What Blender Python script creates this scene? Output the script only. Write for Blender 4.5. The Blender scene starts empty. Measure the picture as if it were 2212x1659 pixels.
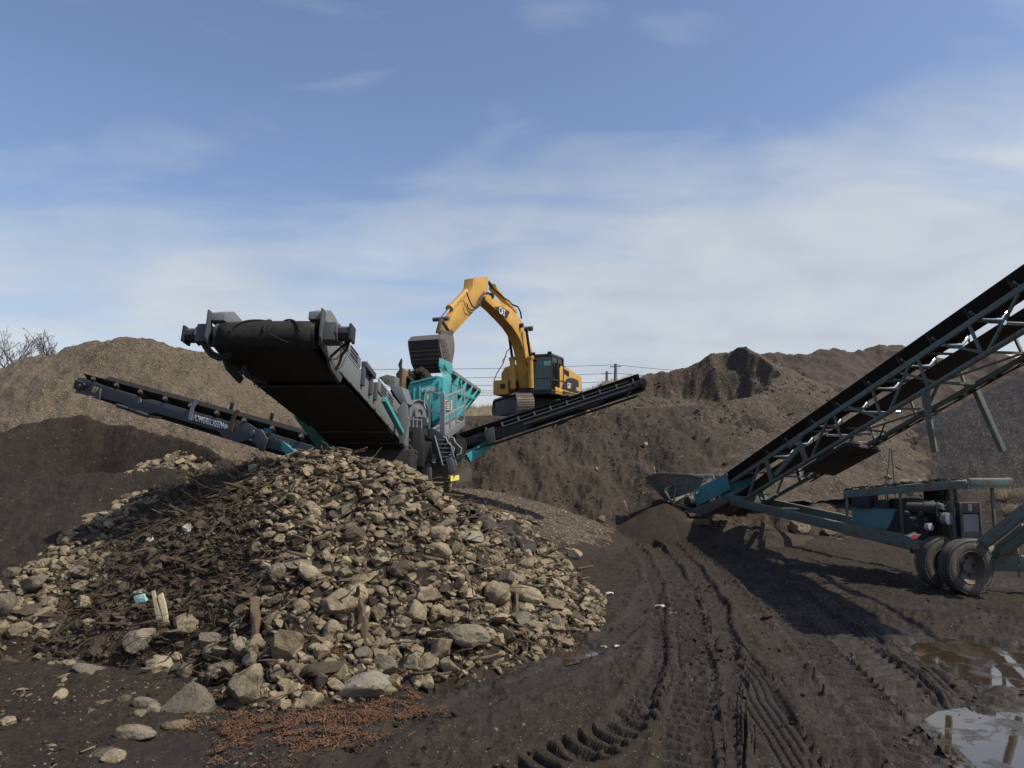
import bpy, bmesh, math, random
import numpy as np
from mathutils import Vector, Matrix
R = math.radians
S = bpy.context.scene
COL = S.collection
random.seed(7); RNG = np.random.default_rng(7)

# ---------------------------------------------------------------- camera
F, HY, CZ = 1600.0, 985.0, 2.6          # focal length and horizon in the units of a 2212 px wide view, eye height in metres
PITCH = math.atan((HY - 829.5) / F)
cam = bpy.data.objects.new('camera', bpy.data.cameras.new('camera'))
COL.objects.link(cam)
cam.data.sensor_width = 36.0; cam.data.lens = 36.0 * F / 2212.0
cam.data.clip_start = 0.1; cam.data.clip_end = 6000
cam.location = (0, 0, CZ); cam.rotation_euler = (R(90) + PITCH, 0, 0)
S.camera = cam
S.view_settings.view_transform = 'Standard'; S.view_settings.look = 'None'
S.view_settings.gamma = 1; S.view_settings.use_curve_mapping = False
S.view_settings.exposure = 0.35
S.render.engine = 'CYCLES'
S.cycles.max_bounces = 6; S.cycles.transparent_max_bounces = 12

# ---------------------------------------------------------------- sun and sky
SUN_DIR = Vector((0.76, -0.28, 1.0)).normalized()
SUN_EL = math.asin(SUN_DIR.z); SUN_ROT = math.atan2(SUN_DIR.x, SUN_DIR.y)
sun = bpy.data.objects.new('sun', bpy.data.lights.new('sun', 'SUN')); COL.objects.link(sun)
sun.data.energy = 3.6; sun.data.angle = R(0.6); sun.data.color = (1.0, 0.93, 0.80)
sun.rotation_euler = SUN_DIR.to_track_quat('Z', 'Y').to_euler(); sun.location = (30, 5, 40)
W = bpy.data.worlds.new('World'); S.world = W; W.use_nodes = True

class NT:
    "short helper to wire shader nodes"
    def __init__(s, tree): s.t = tree; s.n = tree.nodes; s.l = tree.links
    def new(s, kind, **kw):
        nd = s.n.new(kind)
        for k, v in kw.items(): setattr(nd, k, v)
        return nd
    def set(s, nd, **kw):
        for k, v in kw.items():
            i = nd.inputs[k.replace('_', ' ')] if k.replace('_', ' ') in nd.inputs else nd.inputs[int(k[1:])]
            if isinstance(v, bpy.types.NodeSocket): s.l.new(v, i)
            else: i.default_value = v
        return nd
    def math(s, op, a, b=0.0, clamp=False):
        nd = s.new('ShaderNodeMath', operation=op, use_clamp=clamp); s.set(nd, i0=a, i1=b); return nd.outputs[0]
    def mix(s, fac, a, b, mode='MIX'):
        nd = s.new('ShaderNodeMix', data_type='RGBA', blend_type=mode)
        for i, v in ((0, fac), (6, a), (7, b)):
            if isinstance(v, bpy.types.NodeSocket): s.l.new(v, nd.inputs[i])
            else: nd.inputs[i].default_value = v if i == 0 else (*v[:3], 1)
        return nd.outputs[2]
    def noise(s, vec, scale, detail=4, rough=.55, dist=0.0):
        nd = s.new('ShaderNodeTexNoise'); s.set(nd, Scale=scale, Detail=detail, Roughness=rough, Distortion=dist)
        if vec is not None: s.l.new(vec, nd.inputs['Vector'])
        return nd.outputs['Fac']
    def ramp(s, fac, *stops):
        nd = s.new('ShaderNodeValToRGB'); s.l.new(fac, nd.inputs[0]); e = nd.color_ramp.elements
        while len(e) < len(stops): e.new(.5)
        for el, (p, c) in zip(e, stops):
            el.position = p; el.color = (c, c, c, 1) if not isinstance(c, tuple) else (*c, 1)
        return nd.outputs[0]
    def mapping(s, vec, scale, loc=(0, 0, 0), rot=(0, 0, 0)):
        nd = s.new('ShaderNodeMapping'); s.l.new(vec, nd.inputs[0])
        nd.inputs['Scale'].default_value = scale; nd.inputs['Location'].default_value = loc; nd.inputs['Rotation'].default_value = rot
        return nd.outputs[0]

def build_world():
    k = NT(W.node_tree); k.n.clear()
    out = k.new('ShaderNodeOutputWorld'); bg = k.new('ShaderNodeBackground')
    sky = k.new('ShaderNodeTexSky', sky_type='NISHITA', sun_disc=False)
    sky.sun_elevation = SUN_EL; sky.sun_rotation = SUN_ROT
    sky.altitude = 100; sky.air_density = 1.0; sky.dust_density = 1.2; sky.ozone_density = 2.0
    tc = k.new('ShaderNodeTexCoord').outputs['Generated']
    sep = k.new('ShaderNodeSeparateXYZ'); k.l.new(tc, sep.inputs[0])
    zc = k.math('MAXIMUM', sep.outputs[2], 0.02)
    # clouds lie on a high flat layer: project the direction on it
    px = k.math('DIVIDE', sep.outputs[0], k.math('ADD', zc, .18)); py = k.math('DIVIDE', sep.outputs[1], k.math('ADD', zc, .18))
    cmb = k.new('ShaderNodeCombineXYZ'); k.l.new(px, cmb.inputs[0]); k.l.new(py, cmb.inputs[1])
    v1 = k.mapping(cmb.outputs[0], (.9, .7, 1), (12.4, 8.8, 0), (0, 0, .9))
    big = k.noise(v1, 1.0, 3, .5, .3)
    v2 = k.mapping(cmb.outputs[0], (1.2, 3.0, 1), (3.3, 8.4, 0), (0, 0, .95))
    wisp = k.noise(v2, 1.3, 6, .52, .7)
    v3 = k.mapping(cmb.outputs[0], (1, 1, 1), (7, 2, 0))
    fine = k.noise(v3, 2.2, 5, .5, .3)
    low = k.ramp(sep.outputs[2], (0.0, 1.0), (.15, 1.0), (.26, .70), (.35, .26), (.60, .08))
    a = k.math('ADD', low, k.math('MULTIPLY', k.math('SUBTRACT', big, .5), 2.1))
    # more veil towards the sun side
    side = k.math('MULTIPLY', k.math('ADD', sep.outputs[0], -.05), .42)
    a = k.math('ADD', a, side)
    a = k.math('ADD', a, k.math('MULTIPLY', k.math('SUBTRACT', wisp, .49), 1.15))
    a = k.math('ADD', a, k.math('MULTIPLY', k.math('SUBTRACT', fine, .5), .25))
    dens = k.ramp(a, (.12, 0.0), (.95, .86))
    base = k.mix(1.0, sky.outputs[0], (.122, .116, .120), 'MULTIPLY')
    cl = k.mix(k.ramp(fine, (.3, 0.0), (.75, 1.0)), (.405, .44, .49), (.53, .555, .582))
    colr = k.mix(dens, base, cl)
    k.l.new(colr, bg.inputs[0]); bg.inputs[1].default_value = 1.0
    k.l.new(bg.outputs[0], out.inputs[0])
build_world()

# ---------------------------------------------------------------- view helpers (2212 px wide photo units)
_c, _s = math.cos(PITCH), math.sin(PITCH)
def ray(px, py):
    a = (px - 1106) / F; b = -(py - 829.5) / F
    d = np.array([a, _c - b * _s, _s + b * _c]); return d / d[1]
def P(px, py, D): return np.array([0, 0, CZ]) + ray(px, py) * D
def G(px, py, z=0.0):
    r = ray(px, py); return np.array([0, 0, CZ]) + r * ((z - CZ) / r[2])
def V(*a): return np.array(a, float)
def unit(v): v = np.asarray(v, float); return v / np.linalg.norm(v)

# ---------------------------------------------------------------- numpy noise
_perm = RNG.permutation(256); _perm = np.concatenate([_perm, _perm, _perm]); _ga = RNG.random(256) * 2 * np.pi
def gnoise(x, y):
    xi = np.floor(x).astype(int); yi = np.floor(y).astype(int); xf = x - xi; yf = y - yi
    u = xf * xf * xf * (xf * (xf * 6 - 15) + 10); v = yf * yf * yf * (yf * (yf * 6 - 15) + 10)
    def g(ix, iy, dx, dy):
        h = _perm[_perm[ix & 255] + (iy & 255)]; a = _ga[h]; return np.cos(a) * dx + np.sin(a) * dy
    n0 = g(xi, yi, xf, yf) * (1 - u) + g(xi + 1, yi, xf - 1, yf) * u
    n1 = g(xi, yi + 1, xf, yf - 1) * (1 - u) + g(xi + 1, yi + 1, xf - 1, yf - 1) * u
    return (n0 * (1 - v) + n1 * v) * 1.5
def fbm(x, y, sc, oct=4, rough=.5, off=0.0):
    t = 0; a = 1.0; f = 1.0 / sc
    for i in range(oct):
        t = t + a * gnoise(x * f + off + 17.3 * i, y * f - off * 1.7 + 9.1 * i); a *= rough; f *= 2.03
    return t
def ridged(x, y, sc, oct=4, off=0.0):
    t = 0; a = 1.0; f = 1.0 / sc
    for i in range(oct):
        t = t + a * (1 - 2 * np.abs(gnoise(x * f + off + 5.3 * i, y * f + off + 3.7 * i))); a *= .5; f *= 2.1
    return t
def ss(a, b, x):
    t = np.clip((x - a) / (b - a), 0, 1); return t * t * (3 - 2 * t)
def pdist(X, Y, pts):
    "distance to a polyline, with the value interpolated along it and the arc length"
    best = np.full(X.shape, 1e9); val = np.zeros(X.shape); arc = np.zeros(X.shape); sgn = np.zeros(X.shape); L = 0.0
    for p, q in zip(pts[:-1], pts[1:]):
        dx, dy = q[0] - p[0], q[1] - p[1]; l2 = dx * dx + dy * dy + 1e-9; l = math.sqrt(l2)
        t = np.clip(((X - p[0]) * dx + (Y - p[1]) * dy) / l2, 0, 1)
        ex = X - p[0] - t * dx; ey = Y - p[1] - t * dy; d = np.hypot(ex, ey)
        m = d < best
        best = np.where(m, d, best); val = np.where(m, p[2] + t * (q[2] - p[2]), val) if len(p) > 2 else val
        arc = np.where(m, L + t * l, arc); sgn = np.where(m, (X - p[0]) * dy - (Y - p[1]) * dx, sgn); L += l
    return best, val, arc, np.sign(sgn)
def ridge(X, Y, pts, slope, rnd=.3):
    h = np.full(X.shape, -99.0)
    for p, q in zip(pts[:-1], pts[1:]):
        dx, dy = q[0] - p[0], q[1] - p[1]; l2 = dx * dx + dy * dy + 1e-9
        t = np.clip(((X - p[0]) * dx + (Y - p[1]) * dy) / l2, 0, 1)
        d = np.hypot(X - p[0] - t * dx, Y - p[1] - t * dy)
        h = np.maximum(h, p[2] + t * (q[2] - p[2]) - slope * (np.sqrt(d * d + rnd * rnd) - rnd))
    return h
def inpoly(X, Y, poly):
    "signed distance, negative inside"
    d = np.full(X.shape, 1e9); ins = np.zeros(X.shape, bool); n = len(poly)
    for i in range(n):
        p, q = poly[i], poly[(i + 1) % n]
        dx, dy = q[0] - p[0], q[1] - p[1]; l2 = dx * dx + dy * dy + 1e-12
        t = np.clip(((X - p[0]) * dx + (Y - p[1]) * dy) / l2, 0, 1)
        d = np.minimum(d, np.hypot(X - p[0] - t * dx, Y - p[1] - t * dy))
        c = ((p[1] > Y) != (q[1] > Y)) & (X < (q[0] - p[0]) * (Y - p[1]) / (q[1] - p[1] + 1e-12) + p[0])
        ins ^= c
    return np.where(ins, -d, d)

# ---------------------------------------------------------------- materials
def new_mat(name):
    m = bpy.data.materials.new(name); m.use_nodes = True
    k = NT(m.node_tree); b = k.n['Principled BSDF']; return m, k, b
def objco(k): return k.new('ShaderNodeNewGeometry').outputs['Position']
def bump(k, b, h, strength, dist=.02, chain=None):
    nd = k.new('ShaderNodeBump'); k.set(nd, Strength=strength, Distance=dist, Height=h)
    if chain is not None: k.l.new(chain, nd.inputs['Normal'])
    if b is not None: k.l.new(nd.outputs[0], b.inputs['Normal'])
    return nd.outputs[0]
def soil_mat(name, c0, c1, c2, stone=.0, stone_scale=9., rough=.95, bs=.8, stonecol=(.3, .26, .2), wet=0.0, stain=None):
    m, k, b = new_mat(name); pos = objco(k)
    n1 = k.noise(pos, .55, 5, .6, .3); n2 = k.noise(pos, 7, 6, .65); n3 = k.noise(pos, 38, 4, .7)
    n0 = k.noise(k.mapping(pos, (1, 1, .45)), .28, 5, .62, .8)
    c = k.mix(k.ramp(n1, (.35, 0.0), (.68, 1.0)), c0, c1)
    c = k.mix(k.ramp(n0, (.38, .55), (.56, 0.0)), c, tuple(x * .58 for x in c0))
    c = k.mix(k.ramp(n2, (.42, 0.0), (.72, .75)), c, c2)
    c = k.mix(k.ramp(n3, (.35, .55), (.55, 0.0)), c, tuple(x * .55 for x in c0))
    h = k.math('ADD', k.math('MULTIPLY', n2, 1.0), k.math('MULTIPLY', n3, .35))
    if stone:
        vo = k.new('ShaderNodeTexVoronoi'); k.set(vo, Scale=stone_scale, Randomness=1.0); k.l.new(k.mapping(pos, (1, 1, 1.3)), vo.inputs['Vector'])
        sepc = k.new('ShaderNodeSeparateColor'); k.l.new(vo.outputs['Color'], sepc.inputs[0])
        pick = k.math('GREATER_THAN', sepc.outputs[0], 1 - stone)
        shape = k.math('LESS_THAN', vo.outputs['Distance'], k.math('MULTIPLY', sepc.outputs[1], .62))
        f = k.math('MULTIPLY', pick, shape)
        sc = k.mix(sepc.outputs[2], tuple(x * .5 for x in stonecol), stonecol)
        c = k.mix(f, c, sc)
        h = k.math('ADD', h, k.math('MULTIPLY', f, k.math('SUBTRACT', .9, vo.outputs['Distance'])))
    k.l.new(c, b.inputs['Base Color'])
    b.inputs['Specular IOR Level'].default_value = .25
    if name == 'mud':
        wa = k.new('ShaderNodeAttribute', attribute_name='wet').outputs['Fac']; wf = k.math('MULTIPLY', wa, k.ramp(n2, (.3, 1.0), (.62, .15)))
        c = k.mix(k.math('MULTIPLY', wa, .55), c, tuple(x * .45 for x in c0)); k.l.new(c, b.inputs['Base Color'])  # wet mud is darker; in rut grooves this also paints their shade
        k.l.new(k.math('SUBTRACT', rough, k.math('MULTIPLY', wf, .62)), b.inputs['Roughness']); k.l.new(k.math('ADD', .2, k.math('MULTIPLY', wf, .4)), b.inputs['Specular IOR Level'])
    elif wet:
        r = k.ramp(k.noise(pos, .8, 3, .6), (.42, rough), (.62, wet)); k.l.new(r, b.inputs['Roughness']); b.inputs['Specular IOR Level'].default_value = .22
    else: b.inputs['Roughness'].default_value = rough
    bump(k, b, h, bs, .05)
    return m
def paint(name, col, rough=.5, dirt=.5, dcol=(.10, .085, .065), metal=0.0, rust=0.0, scale=6., spec=.4, dust_top=.5):
    "worn machine paint: dirt blotches, dust lying on faces that look up, fine scratches, optional rust"
    m, k, b = new_mat(name); g = k.new('ShaderNodeNewGeometry'); pos = g.outputs['Position']
    n1 = k.noise(pos, scale * .35, 6, .62, .4); n2 = k.noise(pos, scale * 3.2, 5, .7)
    st = k.noise(k.mapping(pos, (scale * 2, scale * 2, scale * .25)), 1.0, 4, .6)
    c = k.mix(k.ramp(n2, (.3, .25), (.7, 0.0)), col, tuple(x * .72 for x in col))
    c = k.mix(k.math('MULTIPLY', k.ramp(n1, (.42, 0.0), (.75, 1.0)), dirt), c, dcol)
    c = k.mix(k.math('MULTIPLY', k.ramp(st, (.52, 0.0), (.72, 1.0)), dirt * .7), c, dcol)
    sep = k.new('ShaderNodeSeparateXYZ'); k.l.new(g.outputs['Normal'], sep.inputs[0])
    c = k.mix(k.math('MULTIPLY', k.ramp(sep.outputs[2], (.35, 0.0), (.95, 1.0)), k.math('MULTIPLY', k.ramp(n2, (.3, .3), (.6, 1.0)), dust_top)), c, (.20, .17, .13))
    if rust:
        rn = k.ramp(k.noise(pos, scale * 1.4, 7, .7, .5), (.62 - rust * .25, 0.0), (.70 - rust * .2, 1.0))
        c = k.mix(rn, c, (.16, .075, .035))
    k.l.new(c, b.inputs['Base Color']); b.inputs['Metallic'].default_value = metal
    b.inputs['Specular IOR Level'].default_value = spec
    k.l.new(k.ramp(n1, (.3, rough), (.8, min(1, rough + .3))), b.inputs['Roughness'])
    bump(k, b, n2, .15, .004)
    return m
def rock_mat(name, c0, c1, dark):
    m, k, b = new_mat(name); pos = k.new('ShaderNodeTexCoord').outputs['Object']; wp = objco(k)
    oi = k.new('ShaderNodeObjectInfo').outputs['Random']; ri = k.new('ShaderNodeNewGeometry').outputs['Random Per Island']
    rnd = k.math('FRACT', k.math('ADD', oi, k.math('MULTIPLY', ri, 7.13)))
    n1 = k.noise(wp, 5, 6, .65, .5); n2 = k.noise(wp, 42, 5, .75); n3 = k.noise(wp, 13, 5, .6)
    c = k.mix(rnd, c0, c1)
    c = k.mix(k.ramp(n2, (.35, .6), (.6, 0.0)), c, tuple(x * .55 for x in c0))
    c = k.mix(k.ramp(n2, (.62, 0.0), (.75, .6)), c, tuple(min(.6, x * 1.6) for x in c1))
    c = k.mix(k.ramp(n1, (.48, 0.0), (.70, dark)), c, (.055, .042, .03))
    c = k.mix(k.ramp(n3, (.55, 0.0), (.72, dark * .6)), c, (.09, .07, .05))
    k.l.new(c, b.inputs['Base Color']); b.inputs['Roughness'].default_value = .9; b.inputs['Specular IOR Level'].default_value = .2
    h = k.math('ADD', k.math('ADD', n3, k.math('MULTIPLY', n1, 1.2)), k.math('MULTIPLY', n2, .45)); bump(k, b, h, .9, .03)
    return m
def simple(name, col, rough=.6, metal=0.0, spec=.4, nb=0.0, nscale=30., var=.3):
    m, k, b = new_mat(name); pos = objco(k); n = k.noise(pos, nscale, 5, .65)
    k.l.new(k.mix(k.ramp(n, (.3, 0.0), (.7, 1.0)), tuple(x * (1 - var) for x in col), tuple(min(1, x * (1 + var)) for x in col)), b.inputs['Base Color'])
    b.inputs['Roughness'].default_value = rough; b.inputs['Metallic'].default_value = metal; b.inputs['Specular IOR Level'].default_value = spec
    if nb: bump(k, b, n, nb, .01)
    return m
def wood_mat(name, c0, c1, soil=.5):
    m, k, b = new_mat(name); co = k.new('ShaderNodeTexCoord').outputs['Object']; wp = objco(k)
    n = k.noise(k.mapping(wp, (22, 22, 22)), 1.0, 5, .65, 1.2); n2 = k.noise(wp, 4.5, 5, .6)
    ri = k.new('ShaderNodeNewGeometry').outputs['Random Per Island']
    c = k.mix(n, c0, c1); c = k.mix(k.math('MULTIPLY', ri, .6), c, tuple(x * .45 for x in c0))
    c = k.mix(k.ramp(n2, (.45, 0.0), (.68, soil)), c, (.05, .038, .028))
    k.l.new(c, b.inputs['Base Color']); b.inputs['Roughness'].default_value = .9; b.inputs['Specular IOR Level'].default_value = .2
    bump(k, b, n, .6, .012); return m
def glass_mat(name, tint, op=.25):
    m, k, b = new_mat(name); out = k.n['Material Output']
    tr = k.new('ShaderNodeBsdfTransparent'); tr.inputs[0].default_value = (*tint, 1)
    gl = k.new('ShaderNodeBsdfGlossy'); gl.inputs['Roughness'].default_value = .04
    fr = k.new('ShaderNodeFresnel'); fr.inputs[0].default_value = 1.5
    mx = k.new('ShaderNodeMixShader'); k.l.new(k.math('ADD', fr.outputs[0], .03), mx.inputs[0])
    k.l.new(tr.outputs[0], mx.inputs[1]); k.l.new(gl.outputs[0], mx.inputs[2]); k.l.new(mx.outputs[0], out.inputs[0]); return m

M = dict(
    mud=soil_mat('mud', (.028, .0212, .0155), (.043, .0335, .0248), (.060, .0475, .0355), .10, 40, .95, .9, (.20, .16, .115), wet=.62),
    bank=soil_mat('bank_soil', (.040, .031, .024), (.062, .049, .037), (.080, .064, .049), .07, 18, .97, 1.0, (.22, .18, .13)),
    gravel=soil_mat('gravel', (.092, .071, .050), (.13, .103, .073), (.165, .132, .096), .55, 24, .97, 1.0, (.34, .285, .21)),
    gravel_dark=soil_mat('gravel_dark', (.030, .026, .023), (.045, .038, .033), (.06, .05, .043), .4, 22, .8, .9, (.22, .195, .17)),
    peak=soil_mat('peak_soil', (.058, .047, .036), (.09, .073, .055), (.125, .102, .077), .28, 13, .97, 1.0, (.24, .19, .14)),
    ridge=soil_mat('ridge_soil', (.062, .048, .039), (.085, .066, .053), (.105, .082, .064), .16, 9, .97, 1.0, (.20, .16, .12)),
    black=soil_mat('black_soil', (.024, .019, .015), (.036, .028, .022), (.05, .04, .031), .03, 30, .97, .9, (.2, .17, .13)),
    fines=soil_mat('fine_soil', (.028, .021, .016), (.038, .029, .022), (.048, .037, .028), 0, 9, .97, .35),
    pad=soil_mat('pad_gravel', (.055, .043, .031), (.085, .067, .049), (.115, .092, .067), .4, 20, .95, .9, (.36, .31, .23)),
    core=soil_mat('rubble_soil', (.022, .017, .0125), (.04, .031, .022), (.07, .054, .039), .3, 16, .97, 1.0, (.24, .2, .14)),  # soil colour deepened to put in the shade between the stones
    drygrass=soil_mat('dry_grass_soil', (.16, .125, .075), (.22, .175, .11), (.28, .225, .14), 0, 9, .97, 1.0),
    rock_tan=rock_mat('rock_tan', (.195, .155, .098), (.37, .305, .205), .8),
    rock_grey=rock_mat('rock_grey', (.15, .128, .095), (.26, .228, .17), .75),
    rock_dark=rock_mat('rock_dark', (.06, .047, .034), (.12, .096, .068), .85),
    rock_pale=rock_mat('rock_pale', (.26, .235, .185), (.34, .31, .25), .4),
    chalk=rock_mat('rock_white', (.55, .53, .48), (.62, .6, .55), .15),
    wood=wood_mat('old_wood', (.085, .062, .042), (.19, .145, .10)),
    wood_pale=wood_mat('pale_wood', (.50, .41, .25), (.66, .56, .37), .12),
    root=wood_mat('root_wood', (.055, .041, .029), (.14, .105, .072), .3),
    chip=wood_mat('red_chip', (.11, .056, .034), (.27, .15, .09), .75),
    bark=wood_mat('tree_bark', (.10, .092, .085), (.17, .155, .14), 0.0),
    straw=wood_mat('straw', (.30, .24, .15), (.46, .38, .25), .1),
    teal=paint('teal_paint', (.045, .33, .345), .42, .38, (.12, .10, .075), scale=5, dust_top=.55),
    teal_old=paint('faded_teal', (.105, .158, .148), .6, .7, (.13, .11, .08), rust=.42, scale=5),
    teal_panel=paint('teal_panel', (.05, .22, .245), .5, .40, (.06, .055, .05), rust=.15, scale=3.5),
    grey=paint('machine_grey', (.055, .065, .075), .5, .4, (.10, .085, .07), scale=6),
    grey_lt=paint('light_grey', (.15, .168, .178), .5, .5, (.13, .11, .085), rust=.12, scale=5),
    galv=paint('galvanised', (.36, .38, .39), .42, .25, (.2, .17, .13), metal=.35, scale=7),
    dark=paint('dark_steel', (.020, .021, .023), .55, .4, (.05, .042, .034), scale=6, dust_top=.6),
    rusty=paint('rusty_steel', (.16, .10, .06), .75, .4, (.09, .06, .04), rust=.6, scale=7),
    steel=paint('worn_steel', (.12, .11, .10), .5, .5, (.075, .06, .045), metal=.4, rust=.1, scale=6),
    pads=paint('track_pads', (.30, .265, .22), .55, .45, (.08, .062, .045), metal=.3, rust=.2, scale=9),
    cast=paint('bucket_steel', (.17, .155, .14), .55, .55, (.085, .07, .055), metal=.3, rust=.1, scale=4),
    yellow=paint('yellow_paint', (.56, .315, .065), .45, .5, (.16, .11, .06), scale=3.5, dust_top=.35),
    black_p=paint('black_panel', (.018, .018, .02), .4, .35, (.06, .05, .04), scale=5),
    chrome=simple('chrome', (.7, .72, .75), .18, 1.0, .5, var=.08),
    rubber=simple('rubber', (.022, .021, .020), .75, 0, .35, .25, 25, .35),
    belt=simple('belt_rubber', (.024, .022, .021), .85, 0, .25, .35, 12, .4),
    tyre=paint('tyre_rubber', (.065, .060, .054), .8, .7, (.17, .145, .11), scale=5, spec=.3),
    hose=simple('hose', (.012, .012, .013), .5, 0, .4),
    brasshose=simple('pale_hose', (.35, .30, .2), .5, 0, .4),
    cream=simple('cream_spring', (.62, .55, .40), .6, 0, .3, .1, 20, .15),
    white=simple('white_paint', (.72, .72, .70), .6, 0, .3, var=.08),
    sign_yellow=simple('sign_yellow', (.75, .60, .14), .5, 0, .3, var=.08),
    logo_yellow=simple('logo_yellow', (.75, .45, .03), .5, var=.05),
    red=simple('red_plastic', (.45, .05, .03), .5, var=.2),
    tank=paint('blue_tank', (.075, .185, .205), .5, .3, (.03, .028, .026), rust=.1, scale=2.2),
    cloth=simple('red_cloth', (.17, .035, .05), .9, var=.3), skin=simple('skin', (.36, .2, .14), .6, var=.1), navy=simple('navy_cloth', (.02, .025, .05), .9),
    glass=glass_mat('tinted_glass', (.50, .68, .62)),
    clear=glass_mat('lamp_glass', (.8, .8, .8)),
    fabric=simple('membrane', (.05, .044, .038), .85, 0, .25, .3, 9, .4),
    mesh=simple('wire_mesh', (.42, .38, .3), .6, .3, .4),
    litter=simple('litter', (.42, .40, .38), .8), conc=simple('concrete_pole', (.16, .155, .15), .9),
    mint=simple('mint_plastic', (.3, .55, .5), .5),
)
def water_mat():
    m, k, b = new_mat('puddle_water'); pos = objco(k)
    n = k.noise(pos, 3.0, 3, .5)
    k.l.new(k.mix(k.noise(pos, 1.2, 4, .6), (.030, .022, .013), (.05, .037, .022)), b.inputs['Base Color'])
    film = k.ramp(k.noise(pos, 2.6, 7, .68, .6), (.52, 0.0), (.62, 1.0)); k.l.new(k.math('ADD', .03, k.math('MULTIPLY', film, .35)), b.inputs['Roughness'])
    b.inputs['IOR'].default_value = 2.1; b.inputs['Specular IOR Level'].default_value = .5
    bump(k, b, n, .03, .02); return m
M['water'] = water_mat()

# ---------------------------------------------------------------- object helpers
def tag(o, label=None, cat=None, group=None, kind=None):
    if label: o['label'] = label
    if cat: o['category'] = cat
    if group: o['group'] = group
    if kind: o['kind'] = kind
    return o
def thing(name, loc, label, cat, group=None):
    o = bpy.data.objects.new(name, None); COL.objects.link(o); o.location = Vector(loc); o.empty_display_size = .2
    return tag(o, label, cat, group)
def origin_of(o):
    v = Vector((0, 0, 0))
    while o is not None: v += o.location; o = o.parent
    return v
def link(name, me, mat, parent=None, loc=None):
    o = bpy.data.objects.new(name, me); COL.objects.link(o)
    if mat is not None and not me.materials: me.materials.append(mat)
    if parent is not None: o.parent = parent
    if loc is not None: o.location = Vector(loc)
    return o
def np_mesh(name, co, quads, smooth=True):
    me = bpy.data.meshes.new(name); co = np.ascontiguousarray(co, np.float32); f = np.ascontiguousarray(quads, np.int32); k = f.shape[1]
    me.vertices.add(len(co)); me.vertices.foreach_set('co', co.ravel())
    me.loops.add(f.size); me.loops.foreach_set('vertex_index', f.ravel())
    me.polygons.add(len(f)); me.polygons.foreach_set('loop_start', np.arange(0, f.size, k, dtype=np.int32))
    me.polygons.foreach_set('use_smooth', np.full(len(f), smooth)); me.update(calc_edges=True); return me

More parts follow.
